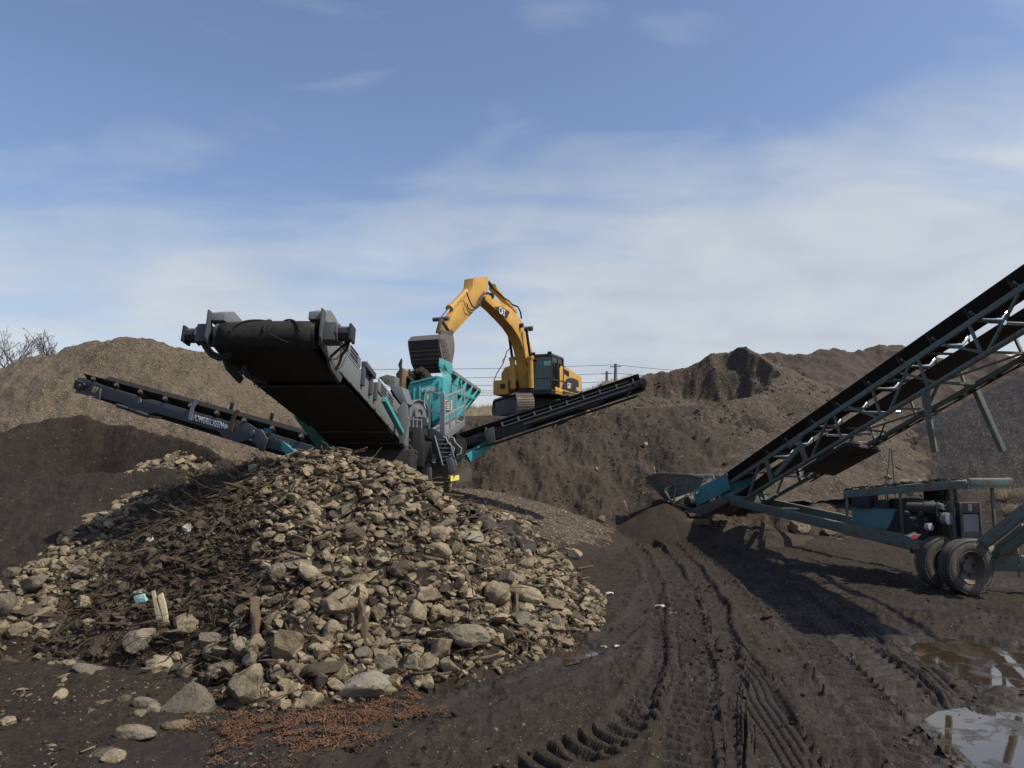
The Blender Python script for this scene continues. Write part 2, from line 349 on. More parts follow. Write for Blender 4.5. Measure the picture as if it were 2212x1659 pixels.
class MB:
    "collects shapes in world coordinates; build() links them as ONE mesh object"
    def __init__(s): s.v = []; s.f = []; s.p = []
    def add(s, vs, fs):
        n = len(s.v); s.p.append((n, len(vs), len(s.f), len(fs))); s.v += [tuple(map(float, p)) for p in vs]; s.f += [tuple(i + n for i in f) for f in fs]; return s
    def box(s, c, a, b, d):
        "centre and three half-extent vectors"
        c, a, b, d = map(np.asarray, (c, a, b, d))
        vs = [c + i * a + j * b + k * d for i in (-1, 1) for j in (-1, 1) for k in (-1, 1)]
        return s.add(vs, [(0, 1, 3, 2), (4, 6, 7, 5), (0, 4, 5, 1), (2, 3, 7, 6), (0, 2, 6, 4), (1, 5, 7, 3)])
    def abox(s, x0, x1, y0, y1, z0, z1):
        return s.box(((x0 + x1) / 2, (y0 + y1) / 2, (z0 + z1) / 2), V((x1 - x0) / 2, 0, 0), V(0, (y1 - y0) / 2, 0), V(0, 0, (z1 - z0) / 2))
    def bar(s, p, q, w, h, up=(0, 0, 1)):
        p, q = np.asarray(p, float), np.asarray(q, float); d = unit(q - p); up = np.asarray(up, float)
        if abs(np.dot(d, up)) > .97: up = V(1, 0, 0)
        a = unit(np.cross(d, up)); b = np.cross(a, d)
        return s.box((p + q) / 2, (q - p) / 2, a * w / 2, b * h / 2)
    def angle(s, p, q, w, t=.008, up=(0, 0, 1), side=1):
        "L-section steel"
        p, q = np.asarray(p, float), np.asarray(q, float); d = unit(q - p); a = unit(np.cross(d, np.asarray(up, float))) * side; b = np.cross(a, d) * side
        s.box((p + q) / 2 + a * w / 2, (q - p) / 2, a * w / 2, b * t / 2)
        return s.box((p + q) / 2 + b * (w / 2 + t / 2 + .0005), (q - p) / 2, a * t / 2, b * w / 2)
    def tube(s, p, q, r, n=12, r2=None, caps=True):
        p, q = np.asarray(p, float), np.asarray(q, float); r2 = r if r2 is None else r2; d = unit(q - p)
        a = unit(np.cross(d, V(0, 0, 1) if abs(d[2]) < .9 else V(1, 0, 0))); b = np.cross(d, a)
        A = [2 * math.pi * i / n for i in range(n)]
        vs = [p + r * (math.cos(t) * a + math.sin(t) * b) for t in A] + [q + r2 * (math.cos(t) * a + math.sin(t) * b) for t in A]
        fs = [(i, (i + 1) % n, n + (i + 1) % n, n + i) for i in range(n)]
        if caps: fs += [tuple(range(n))[::-1], tuple(range(n, 2 * n))]
        return s.add(vs, fs)
    def path(s, pts, r, n=6, taper=None):
        pts = [np.asarray(p, float) for p in pts]; N = len(pts); vs = []; prev = None
        for i, p in enumerate(pts):
            d = unit(pts[min(i + 1, N - 1)] - pts[max(i - 1, 0)])
            a = np.cross(d, V(0, 0, 1) if abs(d[2]) < .9 else V(1, 0, 0)) if prev is None else prev - d * np.dot(prev, d)
            a = unit(a); prev = a; b = np.cross(d, a); rr = r if taper is None else r + (taper - r) * i / (N - 1)
            vs += [p + rr * (math.cos(2 * math.pi * j / n) * a + math.sin(2 * math.pi * j / n) * b) for j in range(n)]
        fs = [(i * n + j, i * n + (j + 1) % n, (i + 1) * n + (j + 1) % n, (i + 1) * n + j) for i in range(N - 1) for j in range(n)]
        return s.add(vs, fs + [tuple(range(n))[::-1], tuple(range((N - 1) * n, N * n))])
    def prism(s, poly, vec):
        poly = [np.asarray(p, float) for p in poly]; n = len(poly); vec = np.asarray(vec, float)
        vs = poly + [p + vec for p in poly]
        return s.add(vs, [tuple(range(n))[::-1], tuple(range(n, 2 * n))] + [(i, (i + 1) % n, n + (i + 1) % n, n + i) for i in range(n)])
    def plate(s, quad, t):
        "a sheet of thickness t behind the given outline"
        q = [np.asarray(p, float) for p in quad]; nrm = unit(np.cross(q[1] - q[0], q[2] - q[0])); return s.prism(q, nrm * t)
    def lathe(s, c, ax, prof, n=32):
        "profile of (radius, offset along axis)"
        c = np.asarray(c, float); ax = unit(ax); a = unit(np.cross(ax, V(0, 0, 1) if abs(ax[2]) < .9 else V(1, 0, 0))); b = np.cross(ax, a)
        m = len(prof); vs = [c + ax * o + r * (math.cos(2 * math.pi * i / n) * a + math.sin(2 * math.pi * i / n) * b) for i in range(n) for r, o in prof]
        fs = [(i * m + j, ((i + 1) % n) * m + j, ((i + 1) % n) * m + j + 1, i * m + j + 1) for i in range(n) for j in range(m - 1)]
        return s.add(vs, fs)
    def build(s, name, mat, parent=None, bevel=0.0, smooth=35, **kw):
        org = origin_of(parent) if parent is not None else Vector((0, 0, 0))
        if parent is None and s.v:
            a = np.array(s.v); org = Vector((float(a[:, 0].mean()), float(a[:, 1].mean()), float(a[:, 2].min())))
        bm = bmesh.new(); vs = [bm.verts.new(Vector(p) - org) for p in s.v]
        for f in s.f:
            try: bm.faces.new([vs[i] for i in f])
            except ValueError: pass
        bmesh.ops.recalc_face_normals(bm, faces=bm.faces)
        if bevel: bmesh.ops.bevel(bm, geom=[e for e in bm.edges if len(e.link_faces) == 2 and e.calc_face_angle(0) > .6], offset=bevel, segments=2, affect='EDGES', profile=.6, clamp_overlap=True)
        me = bpy.data.meshes.new(name); bm.to_mesh(me); bm.free()
        for p in me.polygons: p.use_smooth = True
        me.set_sharp_from_angle(angle=R(smooth))
        o = link(name, me, M[mat] if isinstance(mat, str) else mat, parent)
        if parent is None: o.location = org
        if kw: tag(o, **kw)
        return o
def each(mb, name, mat, parent, bevel=0.0, smooth=35):
    "every piece collected becomes an object of its own"
    out = []
    for n, nv, f, nf in mb.p:
        q = MB(); q.add(mb.v[n:n + nv], [tuple(i - n for i in t) for t in mb.f[f:f + nf]]); out.append(q.build(name, mat, parent, bevel, smooth))
    return out
def text(body, size, org, xd, yd, mat, parent, name='lettering', depth=.006, shear=0.0, squash=1.0, bold=0.0):
    cu = bpy.data.curves.new('t', 'FONT'); cu.body = body; cu.size = size; cu.extrude = depth; cu.shear = shear; cu.offset = bold
    t = bpy.data.objects.new('t', cu); COL.objects.link(t); bpy.context.view_layer.update()
    me = bpy.data.meshes.new_from_object(t.evaluated_get(bpy.context.evaluated_depsgraph_get())); bpy.data.objects.remove(t)
    xd = unit(xd); zd = unit(np.cross(xd, yd)); yd = np.cross(zd, xd); org = np.asarray(org, float) - np.array(origin_of(parent))
    for v in me.vertices:
        c = v.co.copy(); v.co = Vector(org + xd * c.x * squash + yd * c.y + zd * c.z)
    me.materials.clear()
    return link(name, me, M[mat], parent)

# ================================================================ TERRAIN
def gp(px, py, z=0.0): g = G(px, py, z); return (g[0], g[1])
PUDDLES = [  # outlines of standing water, photo units on the ground
    [gp(*p) for p in ((2330, 1490), (2180, 1500), (2120, 1520), (2045, 1530), (2010, 1552), (2050, 1590), (2085, 1640), (2130, 1720), (2450, 1800))],
    [gp(*p) for p in ((1955, 1392), (2010, 1372), (2090, 1378), (2160, 1392), (2230, 1400), (2290, 1450), (2230, 1480), (2150, 1468), (2080, 1448), (2010, 1425))],
    [gp(*p) for p in ((1150, 1388), (1200, 1382), (1270, 1392), (1285, 1408), (1220, 1420), (1165, 1412))],
    [gp(*p) for p in ((930, 1448), (985, 1445), (1040, 1462), (1020, 1486), (965, 1482))],
    [gp(*p) for p in ((380, 1655), (425, 1652), (430, 1690), (370, 1690))],
]
WATER_Z = -.075
def trk(*pts, w, kind, depth): return ([gp(*p) for p in pts], w, kind, depth)
TRACKS = [
    trk((1370, 1150), (1430, 1195), (1470, 1255), (1490, 1330), (1500, 1400), (1500, 1480), (1490, 1560), (1470, 1700), w=.52, kind='lug', depth=.15),
    trk((1350, 1160), (1408, 1215), (1430, 1290), (1440, 1370), (1430, 1440), (1395, 1510), (1330, 1570), (1260, 1620), w=.42, kind='lug', depth=.08),
    trk((1440, 1165), (1500, 1230), (1545, 1310), (1560, 1400), (1560, 1480), (1545, 1580), (1535, 1700), w=.42, kind='lug2', depth=.10),
    trk((1595, 1432), (1600, 1500), (1590, 1590), (1560, 1720), w=.34, kind='rib', depth=.05),
    trk((1592, 1430), (1640, 1500), (1700, 1590), (1780, 1720), w=.44, kind='rib', depth=.055),
    trk((1560, 1330), (1620, 1420), (1700, 1530), (1770, 1640), w=.08, kind='groove', depth=.05),
    trk((1670, 1480), (1730, 1455), (1790, 1425), w=.36, kind='rib', depth=.04),
    trk((1500, 1165), (1600, 1230), (1680, 1300), (1770, 1400), (1860, 1490), (1960, 1590), (2060, 1720), w=.58, kind='lug', depth=.13),
    trk((1530, 1165), (1650, 1235), (1760, 1320), (1880, 1420), (2010, 1530), (2160, 1660), w=.5, kind='lug2', depth=.10),
    trk((1470, 1170), (1560, 1240), (1640, 1330), (1720, 1430), (1800, 1530), (1860, 1650), w=.45, kind='lug2', depth=.05),
    trk((1600, 1200), (1750, 1270), (1880, 1370), (2000, 1460), (2130, 1560), (2280, 1660), w=.4, kind='rib', depth=.05),
    trk((760, 1650), (900, 1570), (1060, 1500), (1200, 1445), (1310, 1385), (1390, 1320), (1420, 1250), w=.42, kind='smooth', depth=.055),
    trk((1060, 1690), (1250, 1600), (1420, 1530), w=.4, kind='lug', depth=.05),
    trk((1780, 1500), (1790, 1580), (1800, 1700), w=.42, kind='lug2', depth=.05),
]
def ruts(X, Y):
    out = np.zeros(X.shape); msk = np.zeros(X.shape)
    m = (Y > 3) & (Y < 30) & (X > -6) & (X < 12)
    x, y = X[m], Y[m]; acc = np.zeros(x.shape); im = np.zeros(x.shape)
    for pts, w, kind, dep in TRACKS:
        d, _, s, sg = pdist(x, y, pts); lat = d * sg; hw = w / 2
        wob = fbm(x, y, 1.8, 2) * .04; lat = lat + wob; d = np.abs(lat)
        keep = .70 + .30 * ss(-.6, .0, fbm(x, y, 1.7, 3, off=w * 9))
        inside = 1 - ss(hw - .05, hw + .05, d)
        berm = np.exp(-((d - hw - .07) / .07) ** 2)
        z = -dep * .7 * inside * keep + .3 * dep * berm * keep
        if kind == 'lug':
            ph = (s / .22 + lat * 1.3 + .1 * gnoise(x * 3, y * 3)) % 1.0; lug = ss(.06, .2, ph) - ss(.56, .70, ph)
            z += inside * keep * (lug - .55) * .085
        elif kind == 'lug2':
            ph = (s / .24 - lat * 1.6 + .15 * gnoise(x * 2, y * 2)) % 1.0; lug = ss(.1, .3, ph) - ss(.55, .75, ph)
            z += inside * keep * (lug - .5) * .07
        elif kind == 'rib':
            ph = (lat / .085) % 1.0; rb = ss(.0, .2, ph) - ss(.8, 1.0, ph)
            z += inside * keep * (rb - .6) * .034
            z += inside * (((s / .05) % 1.0) > .5) * .003
        elif kind == 'smooth': z += inside * .006 * gnoise(s * 6, lat * 20)
        im = np.maximum(im, inside)
        acc = np.where(np.abs(z) > np.abs(acc) * .8, z + acc * .25 * (1 - inside), acc)
    out[m] = acc; msk[m] = im
    return out, msk
PAD = [(-14, 21.5, 1.55), (-7, 21, 1.65), (-2.2, 22.5, 1.6), (-1.2, 24.5, 1.5)]
def base_h(X, Y):
    h = ridge(X, Y, PAD, .36, 1.2)
    h = np.where(h > 0, h, 0) + .0
    far = ss(60, 400, np.hypot(X, Y)); return h * (1 - far)
def ground_h(X, Y, detail=True):
    D = np.hypot(X, Y)
    h = base_h(X, Y)
    near = 1 - ss(30, 60, D)
    n = fbm(X, Y, 2.6, 3) * .05 + fbm(X, Y, .55, 4, .55, 3.1) * .028 * near
    clump = np.clip(ridged(X, Y, .34, 3, 8.0) - .35, 0, 2) * .035 * ss(-.1, .5, fbm(X, Y, 1.8, 2, off=5.5))
    rt, im = ruts(X, Y) if detail else (0, 0)
    h = h + n * (1 - .4 * im) + clump * near * (1 - .75 * ss(14, 20, D)) * (1 - .85 * im) + near * (1 - .7 * im) * (fbm(X, Y, .13, 3, .6, 14) * .012 + np.clip(fbm(X, Y, .075, 2, .6, 15), 0, 1) * .012) + rt
    for i, p in enumerate(PUDDLES):
        a = np.array(p); c = a.mean(0); rr = np.hypot(*(a - c).T).max() + 1.5
        m = (np.abs(X - c[0]) < rr) & (np.abs(Y - c[1]) < rr)
        if not m.any(): continue
        d = inpoly(X[m], Y[m], p) + fbm(X[m], Y[m], .55, 4, .6, 2.2) * .34
        f = 1 - ss(-.25, .45, d); hh = h[m]
        h[m] = hh * (1 - .72 * f) - .125 * f
    return h
def polar_grid(a0, a1, na, d):
    th = np.linspace(a0, a1, na); T, Dd = np.meshgrid(th, d); return np.sin(T) * Dd, np.cos(T) * Dd
def quads(nr, nc, wrap=False):
    i = np.arange(nr - 1)[:, None] * nc; j = np.arange(nc if wrap else nc - 1)[None, :]; k = (j + 1) % nc
    return np.stack([i + j, i + k, i + nc + k, i + nc + j], -1).reshape(-1, 4)
def make_ground():
    # one sheet: fine inside the view, coarse elsewhere, reaching the horizon
    half = R(41)
    th = np.concatenate([np.linspace(-half, half, 1050), np.linspace(half, 2 * math.pi - half, 90)[1:-1]])
    yy = np.concatenate([np.arange(1750, 1400, -2.4), np.arange(1400, 1160, -1.5), np.arange(1160, 1040, -2.4)]); dn = (HY - 985 + CZ * F) / (yy - HY)
    d = np.concatenate([np.geomspace(.4, dn[0] * .98, 24), dn, np.geomspace(dn[-1] * 1.03, 3500, 90)])
    T, Dd = np.meshgrid(th, d); X, Y = np.sin(T) * Dd, np.cos(T) * Dd
    Z = ground_h(X, Y)
    co = np.stack([X, Y, Z], -1).reshape(-1, 3); co = np.concatenate([co, [[0, 0, 0]]])
    q = quads(len(d), len(th), True)
    me = np_mesh('ground', co, q)
    wet = np.zeros(len(co)); nr = (np.hypot(co[:, 0], co[:, 1]) < 20) & (co[:, 1] > 0); w_ = np.zeros(nr.sum())
    for p in PUDDLES: w_ = np.maximum(w_, 1 - ss(.0, 1.5, inpoly(co[nr, 0], co[nr, 1], p) + .5 * fbm(co[nr, 0], co[nr, 1], .6, 3, .6, 77)))
    rt_, im_ = ruts(co[nr, 0].copy(), co[nr, 1].copy()); w_ = np.maximum(w_, .8 * ss(-.015, -.065, rt_)); w_ = np.maximum(w_, .75 * im_ * ss(-.5, .3, fbm(co[nr, 0], co[nr, 1], 1.4, 3, .5, 79)))  # ruts count as wet; the mask also carries the shade in their grooves
    wet[nr] = np.maximum(w_, .75 * ss(.05, .5, fbm(co[nr, 0], co[nr, 1], 2.2, 4, .55, 78)) * ss(.5, 3, co[nr, 0]))
    at = me.attributes.new('wet', 'FLOAT', 'POINT'); at.data.foreach_set('value', wet.astype(np.float32))
    # close the centre under the camera
    bm = bmesh.new(); bm.from_mesh(me); bm.verts.ensure_lookup_table()
    c = bm.verts[len(co) - 1]
    for i in range(len(th)): f = bm.faces.new((c, bm.verts[(i + 1) % len(th)], bm.verts[i])); f.smooth = True
    bmesh.ops.recalc_face_normals(bm, faces=bm.faces)
    if sum(f.normal.z for f in bm.faces) < 0: bmesh.ops.reverse_faces(bm, faces=bm.faces)
    bm.to_mesh(me); bm.free()
    return tag(link('ground', me, M['mud']), kind='structure')
make_ground()
for i, p in enumerate(PUDDLES):
    a = np.array(p); c = a.mean(0); b = c + (a - c) * 1.22
    mb = MB(); mb.add([(x, y, WATER_Z) for x, y in b], [tuple(range(len(b)))]); mb.build('puddle', 'water', kind='structure')

# ---------------------------------------------------------------- mounds: height fields with their own crest lines
def crest(*pts):
    out = []
    for px, py, D in pts: q = P(px, py, D); out.append((q[0], q[1], q[2]))
    return out
BENCH = crest((300, 912, 33), (700, 910, 33), (900, 908, 33), (1010, 905, 33), (1060, 904, 33), (1180, 902, 33), (1290, 898, 33), (1345, 886, 33), (1400, 882, 33), (1500, 885, 33), (1640, 885, 32.5), (1720, 900, 32), (1800, 930, 31.5), (1900, 950, 32))
BX = np.array([p[0] for p in BENCH]); BY = np.array([p[1] for p in BENCH]); BZ = np.array([p[2] for p in BENCH])
def bench_h(X, Y):
    yc = np.interp(X, BX, BY); zc = np.interp(X, BX, BZ)
    yc = yc + fbm(X, X * 0 + 3, 2.1, 3) * .35
    df = np.maximum(0, yc - Y); face = zc - .62 * np.sqrt(df * df + .02) + .08
    # a flatter apron low down, tumbled lumps on the face
    face = np.maximum(face, np.minimum(1.5 - .45 * (df - 4.2), zc))
    on = ss(.0, .8, df)
    lump = np.clip(ridged(X + .4 * fbm(X, Y, 2, 2), Y * .8, 2.6, 4, 1.7), -1, 2) * .15 + fbm(X, Y, 1.1, 4, .55, 4) * .12
    gul = fbm(X * 1.1 + .3 * Y, Y * .5, 1.6, 3, .5, 2.7) * .14 + np.clip(fbm(X, Y, .45, 3, .6, 19), 0, 1) * .16
    return np.where(Y < yc, face + (lump + gul) * (.2 + .8 * on), zc + np.clip(4.46 - zc, 0, .4) * ss(.2, 1.4, Y - yc) * (1 - ss(4, 7, X)) + .03 * fbm(X, Y, .7, 2))
LEFT = crest((-260, 880, 27), (-100, 858, 27), (0, 838, 27), (40, 812, 27), (98, 770, 27), (150, 753, 27), (225, 748, 27), (262, 741, 27), (340, 747, 27), (410, 752, 27), (470, 762, 27), (545, 800, 27), (620, 845, 26.5), (690, 890, 26), (770, 945, 25.5))
def left_h(X, Y):
    h = ridge(X, Y, LEFT, .66, .35)
    return h + fbm(X, Y, 3.0, 3, .5, 1) * .22 + fbm(X, Y, .5, 3, .6, 2) * .06 + np.clip(ridged(X, Y, 1.1, 3, 3), 0, 2) * .09
DARK = crest((-300, 965, 16), (-60, 945, 16), (60, 918, 16), (170, 898, 16), (235, 900, 15.8), (310, 918, 15.6), (385, 945, 15.4), (440, 990, 15.2), (490, 1040, 15))
BOWL = P(225, 1040, 14.7)
def dark_h(X, Y):
    h = ridge(X, Y, DARK, .60, .3)
    r = np.hypot((X - BOWL[0]) / 2.1, (Y - BOWL[1]) / 1.15) + fbm(X, Y, 1.0, 2, .5, 9) * .12; h = np.minimum(h, 1.15 + np.maximum(0, r - .55) * 2.6)
    return h + fbm(X, Y, 1.6, 3, .5, 6) * .10 + fbm(X, Y, .35, 4, .6, 7) * .045
CONE = crest((330, 1000, 14.7), (385, 982, 14.6), (420, 996, 14.5))
def cone_h(X, Y): return ridge(X, Y, CONE, .80, .2) + fbm(X, Y, .8, 3, .5, 3) * .05 + fbm(X, Y, .2, 2, .6, 4) * .025
PEAK = crest((1330, 858, 40), (1388, 820, 39), (1415, 806, 38.5), (1445, 788, 38), (1500, 777, 38), (1540, 768, 38), (1562, 752, 38), (1592, 751, 38), (1622, 764, 38), (1690, 800, 37.5), (1770, 852, 36.5), (1850, 900, 35.5), (1940, 945, 34.5))
CUT = P(1450, 880, 35.2)
def peak_h(X, Y):
    h = ridge(X, Y, PEAK, .62, .35)
    h = h + fbm(X, Y, 2.6, 4, .5, 11) * .20 + np.clip(ridged(X, Y, 1.2, 3, 13), -.5, 2) * .06
    dx, dy = X - CUT[0], Y - CUT[1]
    r = np.hypot(dx / 1.25, dy) + fbm(X, Y, 1.6, 3, .5, 12) * .42
    floor = CUT[2] - .06 + .25 * np.maximum(0, dy)
    return np.minimum(h, np.where(dy < 0, floor, floor) + np.maximum(0, r - 2.9) * 1.75 + .05 * fbm(X, Y, .5, 3))
RIDGE = crest((1480, 800, 62), (1600, 785, 62), (1650, 770, 62), (1700, 766, 62), (1755, 763, 61), (1800, 753, 60), (1830, 755, 60), (1860, 757, 60), (1900, 750, 60), (1930, 746, 60), (1975, 757, 59), (2040, 775, 58), (2100, 772, 57), (2150, 768, 56), (2212, 792, 54), (2400, 800, 52), (2700, 830, 50))
def ridge_h(X, Y):
    h = ridge(X, Y, RIDGE, .60, .5)
    return h + fbm(X, Y, 5, 4, .5, 21) * .42 + fbm(X + .35 * Y, Y * .3, 1.6, 4, .55, 22) * .20 + np.clip(ridged(X, Y, 2.4, 3, 23), 0, 2) * .12
BLACK = crest((2425, 712, 33), (2900, 690, 33))
def black_h(X, Y): return ridge(X, Y, BLACK, .535, .5) + fbm(X, Y, 2.5, 3, .5, 31) * .12 + fbm(X, Y, .35, 3, .6, 32) * .035
HEAP = crest((1250, 1152, 24), (1288, 1126, 24.2), (1330, 1144, 24.3), (1372, 1118, 24.6), (1410, 1096, 24.8), (1436, 1087, 24.9), (1462, 1102, 24.9), (1490, 1128, 24.6))
def heap_h(X, Y): return ridge(X, Y, HEAP, .62, .12) + fbm(X, Y, .8, 2, .5, 41) * .03
APRON = crest((1310, 1095, 29), (1345, 1055, 29.5), (1385, 1018, 29.5), (1420, 1045, 29.5), (1560, 1078, 30), (1700, 1080, 30), (1900, 1052, 29), (2100, 1056, 26), (2400, 1060, 24), (2800, 1060, 24))
def apron_h(X, Y): return ridge(X, Y, APRON, .5, .25) + fbm(X, Y, 1.0, 3, .5, 43) * .07
SIDE = crest((1585, 1165, 22.8), (1610, 1135, 22.9), (1640, 1128, 22.9), (1685, 1148, 23), (1740, 1158, 23.5))
def side_h(X, Y): return ridge(X, Y, SIDE, .5, .2) + fbm(X, Y, .7, 3, .55, 45) * .06
GRASSB = crest((930, 905, 46), (985, 884, 46), (1010, 878, 46), (1060, 880, 46), (1150, 884, 46), (1240, 868, 47), (1290, 842, 47), (1325, 826, 47), (1370, 816, 47), (1420, 822, 47), (1480, 840, 47))
def grassb_h(X, Y): return ridge(X, Y, GRASSB, .45, .5) + fbm(X, Y, 1.6, 4, .5, 51) * .15
# rock pile
PILE = crest((-140, 1215, 13.0), (0, 1190, 13.2), (60, 1168, 13.3), (130, 1124, 13.4), (300, 1076, 13.2))
PILEC = crest((300, 1076, 13.2), (430, 1056, 12.7), (520, 1022, 12.2), (610, 996, 11.7), (700, 974, 11.5), (790, 992, 11.5), (860, 1012, 11.7), (930, 1058, 12.0), (1000, 1091, 12.2))
PILE2 = crest((1000, 1091, 12.2), (1060, 1108, 12.8), (1112, 1124, 13.3))
LOBE = crest((700, 980, 11.5), (670, 1140, 10.1), (625, 1275, 9.1), (560, 1395, 8.4), (500, 1480, 8.0))
LOBE2 = crest((860, 1018, 11.7), (960, 1170, 11.2), (1040, 1290, 10.8))
def pile_h(X, Y):
    h = np.maximum(ridge(X, Y, PILE, .50, .25), ridge(X, Y, PILEC, .80, .25))
    h = np.minimum(h, np.where(X > -2.6, ridge(X, Y, PILEC, .92, .25), h))
    h = np.maximum(h, ridge(X, Y, LOBE, .85, .2))
    h = np.maximum(h, ridge(X, Y, PILE2, 1.05, .15))
    h = np.maximum(h, ridge(X, Y, LOBE2, .9, .2))
    h = h - .95 * np.exp(-(((X + 4.5) / 1.6) ** 2 + ((Y - 8.6) / 1.35) ** 2))
    return h + fbm(X, Y, 1.1, 3, .5, 61) * .10
def height_mesh(name, fn, mat, px, dr, na, nd, base, cutoff=.25, **kw):
    a0, a1 = math.atan((px[0] - 1106) / F), math.atan((px[1] - 1106) / F)
    X, Y = polar_grid(a0, a1, na, np.geomspace(dr[0], dr[1], nd)); X = X / np.cos(np.arctan2(X, Y)) ; Y = np.geomspace(dr[0], dr[1], nd)[:, None] * np.ones_like(X)
    X = Y * np.tan(np.linspace(a0, a1, na))[None, :]
    Z = fn(X, Y); b = base(X, Y)
    q = quads(nd, na); keep = ((Z - b).ravel()[q] > -cutoff).any(1); q = q[keep]
    used, inv = np.unique(q, return_inverse=True); q = inv.reshape(-1, 4)[:, ::1]
    co = np.stack([X, Y, Z], -1).reshape(-1, 3)[used]
    low = co[:, 2] < b.ravel()[used] - cutoff; co[low, 2] = b.ravel()[used][low] - cutoff
    me = np_mesh(name, co - co.mean(0), q); 
    o = link(name, me, M[mat], None, co.mean(0))
    return tag(o, **kw)
gnd = lambda X, Y: base_h(X, Y)
height_mesh('embankment', bench_h, 'bank', (300, 2150), (18, 60), 760, 300, gnd, kind='structure')
height_mesh('gravel_mound', left_h, 'gravel', (-330, 830), (12, 44), 620, 380, gnd, label='broad tan gravel mound rising behind the left side conveyor', cat='mound')
height_mesh('soil_mound', dark_h, 'black', (-300, 560), (9.5, 20), 520, 260, gnd, label='low black soil mound with a scooped hollow in front of the tan gravel mound', cat='mound')
height_mesh('gravel_cone', cone_h, 'gravel', (60, 680), (10, 17), 300, 160, gnd, label='small pale gravel cone at the lip of the black soil hollow', cat='mound')
height_mesh('soil_mound', peak_h, 'peak', (1280, 2150), (26, 58), 560, 360, lambda X, Y: np.maximum(gnd(X, Y), bench_h(X, Y) - .1), label='tall peaked brown soil mound with a steep dug-out face on its left', cat='mound')
height_mesh('spoil_ridge', ridge_h, 'ridge', (1380, 2500), (40, 95), 620, 260, gnd, label='long reddish brown spoil ridge far behind the stacking conveyor', cat='mound')
height_mesh('gravel_mound', black_h, 'gravel_dark', (1640, 2800), (15, 46), 460, 240, gnd, label='dark grey gravel mound behind the engine trailer at the right edge', cat='mound')
height_mesh('soil_heap', heap_h, 'fines', (1180, 1640), (20.5, 28), 300, 160, gnd, label='small heap of fine black soil under the tail of the stacking conveyor', cat='heap')
height_mesh('soil_heap', apron_h, 'bank', (1200, 2800), (17, 34), 520, 160, lambda X, Y: gnd(X, Y), label='loose brown soil slumped at the foot of the bank behind the conveyor hopper', cat='heap')
height_mesh('soil_heap', side_h, 'bank', (1480, 1850), (20, 27), 220, 120, gnd, label='low brown soil hump beside the timber block under the conveyor', cat='heap')
height_mesh('grassy_bank', grassb_h, 'drygrass', (880, 1540), (38, 58), 320, 120, lambda X, Y: X * 0 + 4.2, label='pale dry grass bank on the skyline behind the excavator', cat='bank')
height_mesh('rubble_core', pile_h, 'core', (-260, 1420), (5.5, 18), 560, 360, gnd, .2, label='dark soil core filling the rubble pile between its stones', cat='rubble pile')
# flat gravel of the machine pad lies on the raised ground
def pad_h(X, Y): b = base_h(X, Y); return b + ss(.0, .25, b - .04 + .12 * fbm(X, Y, .7, 3)) * .07 - .055 + fbm(X, Y, 2.6, 3) * .05 + np.clip(fbm(X, Y, .4, 3, .6, 71), 0, 1) * .04 * ss(.05, .4, b)
height_mesh('gravel_pad', pad_h, 'pad', (560, 1330), (13, 30), 460, 240, lambda X, Y: X * 0 + .0, .02, kind='structure')

# ================================================================ MACHINES
def track_unit(root, name, c, fwd, lat, length, h, w, zmid_up=V(0, 0, 1), mat='pads', n=46, frame_mat='dark', motif=True):
    "a crawler track: chain of grouser pads round two wheels, side frame, rollers"
    c, fwd, lat = np.asarray(c, float), unit(fwd), unit(lat); up = unit(zmid_up); r = h / 2; st = length - h
    per = 2 * st + 2 * math.pi * r; mb = MB()
    for i in range(n):
        s = per * (i + .5) / n; pl = per / n
        if s < st: p = c + fwd * (s - st / 2) + up * r; d, nn = fwd, up
        elif s < st + math.pi * r:
            a = (s - st) / r; nn = up * math.cos(a) + fwd * math.sin(a); d = fwd * math.cos(a) - up * math.sin(a); p = c + fwd * st / 2 + nn * r
        elif s < 2 * st + math.pi * r: p = c + fwd * (st / 2 - (s - st - math.pi * r)) - up * r; d, nn = -fwd, -up
        else:
            a = (s - 2 * st - math.pi * r) / r; nn = -up * math.cos(a) - fwd * math.sin(a); d = -fwd * math.cos(a) + up * math.sin(a); p = c - fwd * st / 2 + nn * r
        mb.box(p - nn * .02, d * pl * .47, lat * w / 2, nn * .018)
        for o in (-.36, 0, .36): mb.box(p + nn * .018, d * pl * .05 , lat * w / 2, nn * .022) if o == 0 else mb.box(p + nn * .012 + d * pl * o, d * pl * .04, lat * w / 2, nn * .014)
    ch = mb.build('track_chain', mat, root)
    fr = MB(); fr.box(c, fwd * st * .54, lat * w * .40, up * r * .78)
    fr.box(c - up * r * .35, fwd * st * .52, lat * w * .33, up * r * .2)
    f = fr.build('track_frame', frame_mat, root, bevel=.02)
    wl = MB()
    for sg in (-1, 1): wl.tube(c + fwd * sg * st / 2 - lat * w * .22, c + fwd * sg * st / 2 + lat * w * .22, r * .82, 24)
    for i in range(6): q = c + fwd * st * (i / 5 - .5) * .85 - up * r * .72; wl.tube(q - lat * w * .3, q + lat * w * .3, r * .2, 12)
    each(wl, 'track_wheel', 'dark', f); return ch

